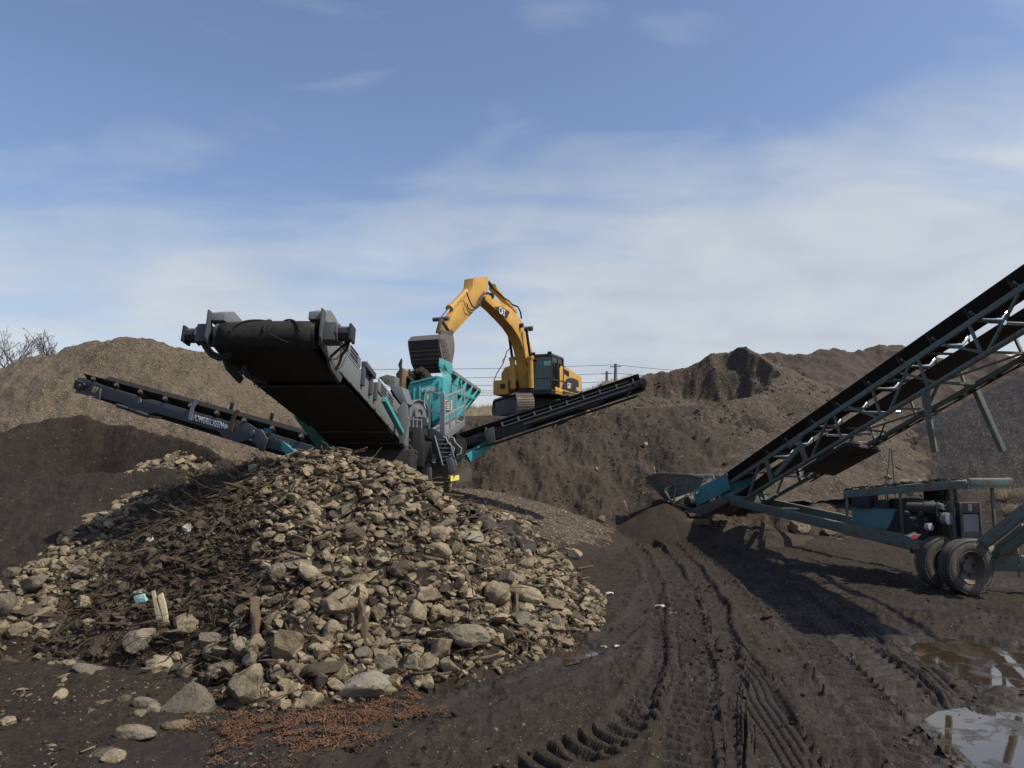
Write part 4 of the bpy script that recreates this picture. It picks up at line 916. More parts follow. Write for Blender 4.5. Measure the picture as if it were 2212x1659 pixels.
    sg_ = MB(); sg_.plate([P(923, 863, f0 - .03), P(927, 863, f0 - .03), P(927, 853, f0 - .03), P(923, 853, f0 - .03)], .01); sg_.build('warning_label', 'sign_yellow', sb)
    bm_ = MB(); bm_.prism([P(933, 868, f0 - .1), P(955, 858, f0 - .1), P(955, 900, f0 - .1), P(933, 912, f0 - .1)], V(.05, .6, 0)); bm_.build('hopper_leg', 'teal', sb, .01)
    # flared hopper wall on the right with ribs outside and a rolled rim
    qa, qb, qc, qd = P(974, 806, 22.6), P(1033, 845, 29.2), P(1000, 886, 28.6), P(957, 918, 22.0)
    w = MB(); nin = unit(np.cross(qb - qa, qd - qa)); nin = nin if nin[0] < 0 else -nin
    w.prism([qa, qb, P(1034, 851, 29.2), qc, qd], nin * .05); wa = w.build('hopper_wall', 'teal', root, .01)
    rm = MB(); rm.bar(qa - nin * .03 + Z * .02, qb - nin * .03 + Z * .02, .16, .12); rm.build('hopper_rim', 'grey_lt', wa, .015)
    rb = MB()
    for t, t2 in ((.12, .10), (.38, .34), (.62, .60), (.85, .82)):
        p, q = qa + (qb - qa) * t, qd + (qc - qd) * t2; rb.bar(p - nin * .08, q - nin * .08, .09, .14, up=nin)
    p, q = qa + (qd - qa) * .35, qb + (qc - qb) * .4; rb.bar(p - nin * .08, q - nin * .08, .10, .12, up=nin)
    rb.bar(qd - nin * .06, qc - nin * .06, .14, .12, up=nin); rb.bar(qb - nin * .05, qc - nin * .05, .12, .12, up=nin)
    each(rb, 'stiffener_rib', 'teal', wa, .01)
    ey = MB(); c_ = qa + (qb - qa) * .22 - nin * .12 - Z * .18; ey.lathe(c_, nin, [(.05, 0), (.12, 0), (.12, .04), (.05, .04), (.05, 0)], 20); ey.build('lifting_eye', 'teal', wa)
    ps = MB(); ps.prism([P(949, 773, 22.4), P(974, 783, 22.6), P(978, 806, 22.6), P(968, 812, 22.5), P(947, 790, 22.4)], V(.02, .07, 0)); ps.prism([P(960, 785, 22.35), P(968, 802, 22.4), P(957, 800, 22.4)], V(0, -.08, 0)); ps.build('corner_plate', 'teal', root, .008)
    wb = MB(); wb.prism([P(947, 790, 22.5), P(957, 815, 22.0), P(959, 860, 22.0), P(974, 806, 22.7)], V(.06, .1, 0)); wb.build('front_gusset', 'teal', root, .008)
    # left and rear hopper walls
    w = MB(); w.prism([P(868, 793, 21.5), P(871, 800, 21.5), P(868, 836, 21.5), P(862, 836, 21.5)], V(.3, 6.5, 0)); w.build('hopper_wall', 'rusty', root, .01)
    w = MB(); w.prism([P(868, 825, 28.4), P(1030, 838, 29.3), P(1000, 890, 28.7), P(900, 890, 28)], V(0, .08, 0)); w.build('rear_wall', 'teal', root, .01)
    jg = MB(); jg.prism([P(855, 808, 21.4), P(863, 798, 21.4), P(860, 788, 21.4), P(866, 774, 21.4), P(867, 778, 21.4), P(866, 792, 21.4), P(868, 800, 21.4), P(863, 822, 21.4), P(858, 818, 21.4)], V(.02, .1, 0)); jg.build('torn_skirt', 'dark', root)
    tc = MB(); tc.prism([P(818, 815, 18.9), P(836, 809, 18.9), P(853, 813, 18.9), P(852, 838, 18.9), P(832, 830, 18.9)], V(.05, .5, 0)); tc.build('teal_cover', 'teal_old', root, .01)
    bh = MB(); bh.prism([P(838, 830, 18.4), P(868, 836, 18.4), P(880, 872, 18.4), P(868, 876, 18.4)], V(.05, .8, 0)); bh.build('chute', 'grey_lt', root, .01)
    # ---- maintenance platform with railings, and its ladder
    F0, F1, F2 = P(927, 928, 18.6), P(960, 942, 18.4), P(1003, 912, 21.6); F3 = F0 + (F2 - F1)
    pf = MB(); pf.prism([F0, F1, F2, F3], -Z * .05); pf.build('platform', 'grey_lt', root, .006)
    kp = MB(); kp.bar(F0 - Z * .07, F1 - Z * .09, .04, .26); kp.bar(F1 - Z * .02, F2 - Z * .02, .04, .20); kp.build('kick_plate', 'grey_lt', root, .008)
    rl = MB()
    for base, h in ((F0, 1.0), (F0 + (F1 - F0) * .75, 1.02), (F1, 1.0), (F1 + (F2 - F1) * .25, 1.0), (F1 + (F2 - F1) * .55, 1.0), (F2, .98), (F1 + (F0 - F1) * .12, 1.0)):
        rl.bar(base, base + Z * h, .045, .045)
    for h in (.5, .98):
        rl.bar(F0 + Z * h, F0 + (F1 - F0) * .75 + Z * h, .04, .04); rl.bar(F1 + Z * h, F2 + Z * h, .04, .04)
        rl.bar(F1 + Z * h, F1 + (F0 - F1) * .12 + Z * (h + .12), .04, .04)
    rl.bar(F3 + Z * .98, F2 + Z * .98, .04, .04); rl.bar(F3, F3 + Z * .98, .045, .045)
    q = F0 + Z * .98; rl.path([q, q + V(-.06, 0, -.02), q + V(-.11, 0, -.08), q + V(-.13, 0, -.2), q + V(-.13, 0, -.38), q + V(-.09, 0, -.46), q + V(0, 0, -.5)], .02, 8)
    rl.build('railing', 'galv', root, .006)
    ld = MB(); A, B = P(951, 944, 18.3), P(969, 1008, 18.0); w_ = V(.16, .05, 0)
    ld.bar(A - w_, B - w_, .04, .14); ld.bar(A + w_, B + w_, .04, .14)
    for t in np.linspace(.1, .95, 7): ld.bar(A + (B - A) * t - w_, A + (B - A) * t + w_, .14, .03)
    la = ld.build('ladder', 'grey', root, .005)
    hd = MB()
    for o in (.08, .26):
        q0 = A + V(o, -.06, 0); q1 = A + (B - A) * .62 + V(o + .02, -.06, 0); hd.path([q0, q0 + V(.07, -.02, -.02), q0 + V(.12, -.02, -.14), q1 + V(.12, -.02, .16), q1 + V(.09, -.02, .03), q1], .018, 8)
    each(hd, 'handrail', 'galv', la)
    ll = MB(); ll.prism([P(962, 990, 17.9), P(974, 988, 17.9), P(981, 1006, 17.9), P(980, 1018, 17.9), P(971, 1026, 17.9), P(968, 1014, 17.9)], V(.03, .12, 0)); ll.build('ladder_arm', 'grey', la, .01)
    st = MB(); st.prism([P(968, 1025, 18.2), P(980, 1015, 18.2), P(1014, 1012, 20.5), P(1014, 1040, 20.5), P(972, 1045, 18.2)], V(.06, .05, 0)); sd = st.build('track_guard', 'steel', root, .008)
    sy = MB(); sy.prism([P(974.5, 1028, 18.16), P(992, 1026, 18.5), P(992, 1036.5, 18.5), P(974.5, 1040, 18.16)], V(-.01, -.012, 0)); sy.build('warning_sign', 'sign_yellow', sd)
    # struts, braces, belts of cables under the platform
    br = MB(); br.bar(P(932, 1006, 18.3), P(962, 998, 18.1), .08, .10); br.bar(P(920, 990, 18.6), P(938, 1006, 18.4), .05, .06); br.bar(P(920, 958, 18.8), P(950, 962, 19.2), .12, .16); br.bar(P(925, 985, 19.5), P(1000, 990, 20.5), .12, .18); br.bar(P(990, 912, 21), P(1000, 935, 21), .08, .08); each(br, 'brace', 'grey', root, .008)
    bk = MB(); bk.abox(-2.15, -1.35, 19.6, 24.5, 2.5, 3.05); bk.abox(-4.4, -2.25, 18.9, 27.5, 2.8, 3.6); bk.build('conveyor_housing', 'dark', root, .03)
    hb = MB(); hb.box(P(942, 985, 18.4), V(.1, 0, 0), V(0, .08, 0), V(0, 0, .06)); hb.build('control_box', 'grey_lt', root, .01)
    hz = MB()
    for k in range(5): x = 985 + k * 4; hz.path([P(x, 935 + k * 3, 19.5), P(x + 6, 960, 19.5), P(x + 3, 985, 19.4), P(x - 12, 1000, 19.3), P(x - 24, 1000 - k * 2, 19.3)], .018, 6)
    hz.path([P(876, 935, 17.7), P(882, 960, 17.7), P(895, 975, 17.6), P(905, 985, 17.7)], .018, 6); each(hz, 'hose', 'hose', root)
    # ---- left and right product belt arms
    def arm(A, B, hw, fh, name, belt_h=.10):
        """A tail, B head: two side channels, troughed belt, return belt, head drum"""
        A, B = np.asarray(A), np.asarray(B); dd = unit(B - A); Ln = np.linalg.norm(B - A); lat = unit(np.cross(dd, Z)); nn = np.cross(lat, dd)
        def Q(t, a, h): return A + dd * t + lat * a + nn * h
        sub = bpy.data.objects.new(name, None); COL.objects.link(sub); sub.parent = root; sub.location = Vector(A) - root.location
        return Q, Ln, dd, lat, nn, sub
    # left arm: its front face looks at the camera
    A, B = P(705, 975, 17.6), P(196, 832, 20.2); dd = unit(B - A); Ln = float(np.linalg.norm(B - A)); lat = unit(np.cross(Z, dd)); nn = np.cross(dd, lat)
    if nn[2] < 0: nn = -nn
    if lat[1] > 0: lat = -lat
    def Q(t, a, h): return A + dd * (t * Ln) + lat * a + nn * h
    fh = .17
    s1 = MB(); s1.prism([Q(0, .42, -.2), Q(.22, .42, -.24), Q(.24, .42, -.14), Q(.28, .42, -.30), Q(.34, .42, -.30), Q(.37, .42, -fh), Q(.63, .42, -fh), Q(.68, .42, -.30), Q(.76, .42, -.26), Q(.78, .42, -fh), Q(.90, .42, -.20), Q(1.0, .42, -.25), Q(1.0, .42, .18), Q(.93, .42, .17), Q(.88, .42, .14), Q(.72, .42, .13), Q(.70, .42, .06), Q(.66, .42, .13), Q(.34, .42, .12), Q(.31, .42, .2), Q(.26, .42, .2), Q(.22, .42, .12), Q(0, .42, .1)], -lat * .04)
    la = s1.build('left_belt_arm', 'grey', root, .006)
    s2 = MB(); s2.prism([Q(0, -.42, -.2), Q(1.0, -.42, -.2), Q(1.0, -.42, .16), Q(0, -.42, .1)], lat * .04); s2.build('far_channel', 'grey', la, .006)
    b = MB(); m_ = 12
    for a0, h0, a1, h1 in ((-.40, .30, -.2, .14), (-.2, .14, .2, .14), (.2, .14, .40, .30)):
        b.prism([Q(.02, a0, h0), Q(.985, a0, h0), Q(.985, a1, h1), Q(.02, a1, h1)], nn * .015)
    b.prism([Q(.02, -.36, -.33), Q(.93, -.36, -.24), Q(.93, .36, -.24), Q(.02, .36, -.33)], -nn * .015); b.build('product_belt', 'belt', la)
    rr = MB()
    for t in np.linspace(.06, .93, 9): rr.tube(Q(t, .22, .10), Q(t, .46, .27), .055, 10); rr.tube(Q(t, -.22, .10), Q(t, -.46, .27), .055, 10)
    each(rr, 'belt_roller', 'steel', la)
    hdm = MB(); hdm.tube(Q(.99, -.4, 0), Q(.99, .4, 0), .19, 24); hdm.box(Q(.985, .46, -.02), dd * .12, lat * .05, nn * .12); hdm.tube(Q(.97, .5, -.05), Q(.97, .58, -.05), .07, 10); hdm.tube(Q(.955, .48, .03), Q(.955, .55, .03), .05, 10); hdm.build('head_drum', 'dark', la)
    for t, mt, tilt in ((.49, 'galv', .10), (.325, 'rusty', .12)):
        k_ = MB(); k_.prism([Q(t, .43, -.1), Q(t - .014, .43, -.1), Q(t - .012, .43, .22), Q(t - .028, .47, .46), Q(t - .018, .47, .48), Q(t, .43, .24)], lat * .035); k_.build('belt_guide', mt, la, .004)
        k_ = MB(); k_.prism([Q(t - .055, -.43, .2), Q(t - .067, -.43, .2), Q(t - .067, -.43, .5), Q(t - .055, -.43, .5)], lat * .03); k_.build('belt_guide', 'dark', la, .004)
    cy = MB(); cy.tube(Q(.80, .40, -.26), Q(.66, .40, -.30), .055, 12); cy.tube(Q(.66, .4, -.3), Q(.60, .4, -.26), .03, 10); cy.build('ram', 'dark', la)
    sm = MB(); sm.tube(Q(.235, .43, .02), Q(.235, .47, .02), .06, 14); sm.tube(Q(.705, .43, .0), Q(.705, .46, .0), .06, 14)
    for t in (.10, .11, .12, .13, .145): sm.bar(Q(t, .425, .0), Q(t + .004, .425, .04), .012, .012)
    for t in (.88, .885): sm.path([Q(t, .46, .05), Q(t - .005, .48, -.1), Q(t - .004, .46, -.25)], .012, 5)
    each(sm, 'bracket', 'grey_lt', la)
    pg = MB(); pg.prism([Q(.17, .46, -.02), Q(.20, .46, .16), Q(.225, .46, .14), Q(.215, .46, -.16), Q(.19, .46, -.34), Q(.175, .46, -.34)], lat * .05); pg.build('pivot_plate', 'grey', la, .008)
    xd = -dd; yd = np.cross(lat, xd); yd = yd if yd[2] > 0 else -yd
    text('POWERSCREEN', .205, Q(.475, .425, -.085), xd, yd, 'white', la, 'lettering', .004, shear=.12, squash=.66, bold=.003)
    em = MB(); c_ = Q(.343, .425, -.02); em.lathe(c_, lat, [(.02, 0), (.055, 0), (.055, .006), (.02, .006), (.02, 0)], 16); em.bar(Q(.358, .427, -.02), Q(.333, .427, -.02), .006, .02); em.build('emblem', 'white', la)
    text('87', .22, Q(.925, .425, -.10), xd, yd, 'sign_yellow', la, 'number', .003, squash=.9)
    s_ = MB(); s_.bar(P(573, 928, 18.0), P(640, 985, 17.3), .12, .20); s_.build('strut', 'teal', la, .012)
    # right arm
    A, B = P(968, 968, 21.4), P(1392, 828, 20.6); dd = unit(B - A); Ln = float(np.linalg.norm(B - A)); lat = unit(np.cross(Z, dd)); nn = np.cross(dd, lat); lat = lat if lat[1] < 0 else -lat; nn = nn if nn[2] > 0 else -nn
    s1 = MB(); s1.prism([Q(0, .40, -.16), Q(.24, .40, -.16), Q(.28, .40, -.24), Q(.40, .40, -.24), Q(.44, .40, -.15), Q(.66, .40, -.14), Q(.70, .40, -.20), Q(.76, .40, -.20), Q(.8, .40, -.12), Q(1, .40, -.11), Q(1, .40, .10), Q(0, .40, .08)], -lat * .04); ra = s1.build('right_belt_arm', 'dark', root, .006)
    s2 = MB(); s2.prism([Q(0, -.40, -.2), Q(1.0, -.40, -.18), Q(1.0, -.40, .13), Q(0, -.40, .1)], lat * .04); s2.build('far_channel', 'dark', ra, .006)
    b = MB()
    for a0, h0, a1, h1 in ((-.38, .26, -.2, .12), (-.2, .12, .2, .12), (.2, .12, .38, .26)): b.prism([Q(.02, a0, h0), Q(.985, a0, h0), Q(.985, a1, h1), Q(.02, a1, h1)], nn * .015)
    b.prism([Q(.02, -.36, -.30), Q(.95, -.36, -.27), Q(.95, .36, -.27), Q(.02, .36, -.30)], -nn * .015); b.build('product_belt', 'belt', ra)
    rl = MB(); rl.bar(Q(.30, .43, .16), Q(.93, .43, .15), .03, .03); rl.bar(Q(.40, .44, -.06), Q(.97, .44, -.05), .03, .05); rl.tube(Q(.30, .45, .05), Q(.98, .45, .05), .022, 8); each(rl, 'side_rail', 'grey', ra)
    rr = MB()
    for t in np.linspace(.2, .95, 9): rr.tube(Q(t, -.22, .10), Q(t, -.46, .30), .05, 10)
    for t in (.34, .44, .58, .70, .80): rr.box(Q(t, -.42, .30), dd * .05, lat * .02, nn * .09)
    each(rr, 'belt_roller', 'steel', ra)
    tab = MB()
    for t in np.linspace(.22, .95, 10): tab.box(Q(t, .45, .13), dd * .02, lat * .02, nn * .06)
    each(tab, 'bracket', 'grey_lt', ra)
    hdm = MB(); hdm.tube(Q(.99, -.38, 0), Q(.99, .42, 0), .12, 20); hdm.box(Q(.97, .45, 0), dd * .12, lat * .04, nn * .07); hdm.tube(Q(.985, .5, 0), Q(.985, .56, 0), .06, 10); hdm.build('head_drum', 'dark', ra)
    pg = MB(); pg.prism([Q(.20, .44, -.30), Q(.245, .44, -.30), Q(.26, .44, .13), Q(.21, .44, .13)], lat * .04); pg.build('pivot_plate', 'grey', ra, .008)
    s_ = MB(); s_.bar(P(1010, 990, 20.9), P(1062, 952, 21.3), .14, .26); s_.build('strut', 'teal', ra, .012)
    return root
make_screener()

# soil lying in the hopper and spilling from the bucket
def lump_mesh(name, c, rad, n=5, seed=0, amp=.25):
    bm = bmesh.new(); bmesh.ops.create_icosphere(bm, subdivisions=n, radius=1)
    a = np.array([v.co for v in bm.verts]); r = 1 + amp * fbm(a[:, 0] * 2 + seed, a[:, 1] * 2 + a[:, 2] * 1.7, 1.0, 4, .6) + amp * .5 * fbm(a[:, 2] * 6 + seed, a[:, 0] * 6 - a[:, 1] * 4, 1.0, 3, .6)
    for v, k in zip(bm.verts, r): v.co = Vector((v.co.x * k * rad[0], v.co.y * k * rad[1], v.co.z * k * rad[2]))
    me = bpy.data.meshes.new(name); bm.to_mesh(me); bm.free()
    for p in me.polygons: p.use_smooth = True
    return me
c_ = P(905, 846, 24.5); o = link('soil_load', lump_mesh('soil_load', c_, (.66, 2.2, .66), 5, 3), M['black'], None, c_)
tag(o, 'dark soil load heaped in the hopper below the excavator bucket', 'soil load')

# ---------------------------------------------------------------- stacking conveyor with its engine trailer
def make_stacker():
    Z = V(0, 0, 1)
    root = thing('stacking_conveyor', (7.6, 16, 0), 'long faded green stacking conveyor with an engine and twin wheels rising to the right', 'conveyor')
    t = unit(V(.202, -1, .357)); w = unit(V(1, .202, 0)); n = np.cross(w, t); n = n if n[2] > 0 else -n
    A0 = P(1580, 1095, 24.3)      # near bottom chord, tail end
    def Q(s, a, h): return A0 + t * s + w * a + n * h
    TD, WD, LN = .74, .95, 16.5
    def s_of(px, h, a=0.0):        # place along the truss that shows at this photo column
        lo, hi = -3.0, 19.0
        for _ in range(50):
            m = (lo + hi) / 2; q = Q(m, a, h); d = q[1] * _c + (q[2] - CZ) * _s; x = 1106 + F * q[0] / d
            lo, hi = (m, hi) if x < px else (lo, m)
        return lo
    def c4(x): return 1339.2 + .3945 * x
    # chords
    for a, nm in ((0, 'near_truss'), (WD, 'far_truss')):
        m = MB(); m.tube(Q(-.3, a, 0), Q(LN, a, 0), .055, 12); m.bar(Q(-.6, a, TD), Q(LN, a, TD), .07, .12, up=n); each(m, 'chord', 'teal_old', root, .006); tr = root
        wb = MB()
        for x0, x1 in ((705, 760), (1050, 1135), (1215, 1170), (1430, 1380), (1480, 1580), (1690, 1630), (1985, 1910), (2020, 2180), (2420, 2330), (2480, 2640)):
            wb.bar(Q(s_of(c4(x0), 0), a, .03), Q(s_of(c4(x1), TD), a, TD - .05), .05, .05, up=w)
        each(wb, 'web_member', 'teal_old', tr)
        po = MB()
        for x0, x1 in ((832, 800), (1020, 975)): po.bar(Q(s_of(c4(x0), 0), a, .02), Q(s_of(c4(x1), TD), a, TD - .04), .15, .07, up=w)
        po.bar(Q(s_of(c4(850), .12), a, .14), Q(s_of(c4(985), .42), a, .46), .06, .15, up=n)
        po.prism([Q(s_of(c4(925), TD), a - .04, TD - .16), Q(s_of(c4(1000), TD), a - .04, TD - .1), Q(s_of(c4(1000), TD), a - .04, TD + .07), Q(s_of(c4(925), TD), a - .04, TD + .03)], w * .03)
        each(po, 'gusset_post', 'teal_old', tr, .005)
    cr = MB()
    for s in (1.4, 3.2, 5.0, 6.6, 8.2, 9.6, 11, 12.5): cr.bar(Q(s, 0, 0), Q(s, WD, 0), .05, .05); cr.bar(Q(s, 0, TD - .05), Q(s, WD, TD - .05), .05, .05)
    for s in (3.2, 6.6, 9.6): cr.bar(Q(s, 0, 0), Q(s + 1.7, WD, 0), .04, .04)
    for x in (1420, 1740, 2010): s = s_of(c4(x), 0); cr.bar(Q(s, 0, 0), Q(s - .9, 0, TD - .08), .05, .05, up=w)
    for s in (5.6, 8.4): cr.bar(Q(s, .02, TD - .1), Q(s + 1.0, WD, .06), .05, .05)
    each(cr, 'cross_brace', 'teal_old', root)
    # carrying belt (troughed), return belt
    b = MB()
    for a0, h0, a1, h1 in ((-.02, TD + .36, .26, TD + .15), (.26, TD + .15, .69, TD + .15), (.69, TD + .15, .97, TD + .36)):
        b.prism([Q(-1.3, a0, h0), Q(LN, a0, h0), Q(LN, a1, h1), Q(-1.3, a1, h1)], n * .015)
    cb = b.build('carrying_belt', 'rubber', root)
    b = MB(); b.prism([Q(-1.2, .12, .26), Q(2.2, .1, .42), Q(2.2, .88, .42), Q(-1.2, .85, .26)], -n * .015); b.prism([Q(2.2, .08, .43), Q(LN, .08, .43), Q(LN, .88, .43), Q(2.2, .88, .43)], -n * .015); b.build('return_belt', 'rubber', root)
    for x in (790, 890, 1035, 1170, 1340, 1520, 1690, 1895, 2130, 2400):
        s = s_of(c4(x), TD + .3); i = MB(); i.tube(Q(s, .22, TD + .08), Q(s, .72, TD + .08), .055, 14); ir = i.build('idler_roller', 'chrome', root)
        i = MB(); i.tube(Q(s, .05, TD + .26), Q(s, .22, TD + .10), .055, 14); i.tube(Q(s, .72, TD + .10), Q(s, .92, TD + .26), .055, 14); each(i, 'wing_roller', 'chrome', ir)
        i = MB(); i.bar(Q(s, -.02, TD + .02), Q(s, .97, TD + .02), .05, .03, up=n); i.bar(Q(s, .02, TD + .03), Q(s, -.045, TD + .30), .045, .012, up=w); i.bar(Q(s, .93, TD + .03), Q(s, .99, TD + .30), .045, .012, up=w); each(i, 'idler_bracket', 'dark', ir)
    for x in (1140, 1340, 2115): s = s_of(c4(x), .3); i = MB(); i.tube(Q(s, -.02, .34), Q(s, .96, .34), .05, 14); i.build('return_roller', 'chrome', root)
    # legs hanging under the truss
    s = s_of(c4(1668), 0); q = Q(s, -.02, .02); lg = MB(); lg.bar(q + Z * .02, P(2019, 976, q[1] + .35), .11, .11); lg.build('support_leg', 'teal_old', root, .008)
    s2 = s_of(c4(1935), 0, WD); q = P(2101, 828, Q(s, WD, 0)[1]); lg = MB(); lg.bar(q, P(2166, 974, q[1] + .2), .11, .11); lg.build('support_leg', 'teal_old', root, .008)
    lb = MB(); lb.bar(P(2012, 905, Q(s, 0, 0)[1] + .1), P(2005, 826, Q(s, 0, 0)[1] - .2), .04, .04); lb.build('leg_brace', 'teal_old', root)
    # under-hung platform with a heap of wire mesh, and cables
    s = s_of(c4(1000), 0); e = s_of(c4(1230), 0); pf = MB(); pf.prism([Q(s - .1, .0, -.08), Q(e, .0, -.08), Q(e, WD, -.22), Q(s - .1, WD, -.22)], -n * .09); pf.build('service_tray', 'dark', root, .01)
    ms = MB()
    for k in range(14): c_ = Q(s + (e - s) * (.45 + .4 * random.random()), .3 + .4 * random.random(), .0); ms.path([c_ + V(random.uniform(-.18, .18), random.uniform(-.1, .1), random.uniform(-.04, .08)) for _ in range(5)], .012, 4)
    ms.build('wire_heap', 'mesh', root)
    cbm = MB()
    for k in range(3):
        pts = [Q(s_, .96 + .02 * k, -.02 - .10 * abs(math.sin(s_ * 1.1 + k))) for s_ in np.linspace(3, 13, 26)]; cbm.path(pts, .015, 5)
    q = P(1915, 900, 18.5); cbm.path([Q(7.4, .3, -.05), Q(6.9, .4, -.30), Q(6.2, .5, -.38), Q(5.4, .5, -.2), Q(4.9, .6, -.02)], .02, 6)
    cbm.path([P(1922, 968, 19), P(1919, 1010, 18.5), P(1911, 1060, 17.8), P(1920, 1130, 17)], .016, 6); cbm.path([P(1925, 970, 19), P(1930, 1020, 18.4), P(1934, 1062, 17.8), P(1936, 1100, 17.2)], .016, 6); each(cbm, 'cable', 'hose', root)
    # ---- tail section
    def c7(x, y, D): return P(1339.2 + .1953 * x, 907.2 + .1953 * y, D)
    D0 = 24.5
    sp = MB(); sp.prism([c7(800, 782, 24.9), c7(1180, 590, 24.2), c7(1212, 770, 24.1), c7(845, 958, 24.8)], w * .03 + V(0, .01, 0)); so = sp.build('tail_side_plate', 'teal_panel', root, .006)
    lp = MB(); lp.plate([c7(820, 830, 24.80), c7(866, 810, 24.74), c7(868, 785, 24.74), c7(822, 800, 24.80)], .012); lp.build('maker_plate', 'white', so)
    lk = MB()
    for k in range(4): lk.box(c7(832 + k * 9, 817 - k * 4, 24.77), V(.012, 0, 0), V(0, .008, 0), V(0, 0, .05))
    lk.build('lettering', 'black_p', so)
    sp2 = MB(); sp2.prism([c7(800, 782, 24.9) + w * .95, c7(1180, 590, 24.2) + w * .95, c7(1212, 770, 24.1) + w * .95, c7(845, 958, 24.8) + w * .95], w * .03); sp2.build('tail_side_plate', 'teal_panel', root, .006)
    fr = MB()
    E_ = [(495, 780), (735, 608), (825, 970), (700, 1030), (592, 940)]
    for o in (0, .95):
        pts = [c7(x, y, 25.1) + w * o for x, y in E_]
        for i in range(5): fr.bar(pts[i], pts[(i + 1) % 5], .07, .07, up=w)
        fr.bar(c7(660, 680, 25.05) + w * o, c7(790, 780, 25.05) + w * o, .06, .06, up=w); fr.bar(c7(612, 715, 25.05) + w * o, c7(592, 940, 25.05) + w * o, .06, .06, up=w)
        fr.bar(c7(605, 920, 25.05) + w * o, c7(780, 830, 25.05) + w * o, .06, .06, up=w); fr.bar(c7(620, 930, 25.05) + w * o, c7(775, 985, 25.05) + w * o, .05, .06, up=w); fr.bar(c7(770, 845, 25.05) + w * o, c7(800, 960, 25.05) + w * o, .04, .05, up=w)
    for x, y in E_: fr.bar(c7(x, y, 25.1), c7(x, y, 25.1) + w * .95, .06, .06)
    each(fr, 'tail_frame', 'teal_old', root, .006)
    td = MB(); q = c7(700, 900, 25.1); td.tube(q + w * .12, q + w * .85, .22, 24); td.build('tail_drum', 'dark', root)
    # feed hopper
    n0, n1, n2, n3 = c7(280, 640, 25.7), c7(425, 590, 25.2), c7(735, 602, 24.9), c7(930, 640, 24.7)
    bN, bM = c7(560, 900, 25.3), c7(860, 760, 24.9); back = w * 1.5 + V(0, .35, .02); low = w * 1.0
    hp_ = MB(); T = .02
    hp_.plate([n0, n1, c7(560, 880, 25.3), c7(520, 905, 25.5)], T); hp_.plate([n1, n2, c7(790, 800, 24.95), c7(560, 880, 25.3)], T); hp_.plate([n2, n3, c7(880, 740, 24.8), c7(790, 800, 24.95)], T)
    hp_.plate([n0, n0 + back, bN + low, c7(520, 905, 25.5)], T); hp_.plate([n0 + back, n3 + back, bM + low, bN + low], T); hp_.build('feed_hopper', 'teal_old', root, .004)
    hr = MB()
    for p_, q_ in ((n0, n1), (n1, n2), (n2, n3), (n0, n0 + back), (n0 + back, n3 + back)): hr.bar(p_, q_, .06, .06)
    each(hr, 'hopper_rim', 'teal_old', root, .005)
    bl = MB(); bl.prism([c7(720, 1040, 24.9), c7(845, 962, 24.8), c7(1150, 842, 24.3), c7(1262, 868, 24.1), c7(950, 1045, 24.6)], w * .9); bl.build('belly_pan', 'steel', root, .01)
    b2 = MB(); b2.prism([c7(1255, 770, 24.2), c7(1480, 735, 24.2), c7(1500, 800, 24.2), c7(1260, 815, 24.2)], w * .5); b2.build('side_box', 'teal_old', root, .008)
    ct = MB(); ct.prism([c7(1150, 838, 24.1), c7(1240, 790, 23.95), c7(1245, 850, 23.95), c7(1225, 870, 24.0)], w * .05); ct.build('bracket', 'teal_panel', root, .006)
    kb = MB(); kb.bar(c7(1535, 660, 24.0), c7(1600, 870, 23.8), .06, .10); kb.bar(c7(1560, 800, 24), c7(1590, 890, 23.8), .2, .1); kb.build('leg_plate', 'teal_old', root, .006)
    # ---- tongue beams running to the axle
    a, bq = c7(1230, 895, 24.0), P(2012, 1186, 15.0); bm1 = MB(); bm1.bar(a, bq, .12, .24); bm1.build('tongue_beam', 'teal_old', root, .012)
    a2 = c7(1600, 895, 24.3); b2 = P(2000, 1160, 17.2); bm2 = MB(); bm2.bar(a2, b2, .10, .22); bm2.build('tongue_beam', 'teal_old', root, .012)
    cr = MB(); cr.bar(a + V(0, 0, .05), a2 + V(0, 0, -.02), .06, .26); cr.bar(a + (bq - a) * .18, a2 + (b2 - a2) * .30, .05, .05); each(cr, 'tongue_crossbar', 'teal_old', root, .01)
    # ---- engine trailer: placed by its own photo measurements
    def c5(x, y, D): return P(1728 + .2188 * x, 950.4 + .2188 * y, D)
    DL, DR = 17.0, 14.9        # left end further away than the right end
    def dx(x): return DL + (DR - DL) * min(1, max(0, (x - 440) / 1200.))
    bk_ = V(.66, 1.1, 0)
    fm = MB(); fm.bar(c5(440, 880, dx(440)), c5(1320, 1040, dx(1320)), .12, .26); fm.bar(c5(440, 880, dx(440)) + bk_, c5(1320, 1040, dx(1320)) + bk_, .12, .26); fm.bar(c5(1320, 1040, dx(1320)), c5(1320, 1040, dx(1320)) + bk_, .12, .2); fm.bar(c5(600, 900, dx(600)), c5(600, 900, dx(600)) + bk_, .1, .16); fm.bar(c5(1000, 985, dx(1000)), c5(1000, 985, dx(1000)) + bk_, .1, .16); each(fm, 'engine_frame', 'teal_old', root, .012)
    cn = MB()
    e0, e1, e2, e3 = c5(440, 535, dx(440)), c5(1455, 447, dx(1455)), c5(1650, 447, dx(1650)), c5(2068, 424, dx(1650) - .1)
    for p_, q_ in ((e0, e1), (e1, e2)): cn.bar(p_, q_, .05, .17); cn.bar(p_ + bk_, q_ + bk_, .05, .17)
    cn.bar(e0, e0 + bk_, .05, .17); cn.prism([e0 + Z * .06, e1 + Z * .06, e2 + Z * .06, e2 + bk_ + Z * .06, e1 + bk_ + Z * .06, e0 + bk_ + Z * .06], Z * .02); cn.build('canopy', 'teal_old', root, .008)
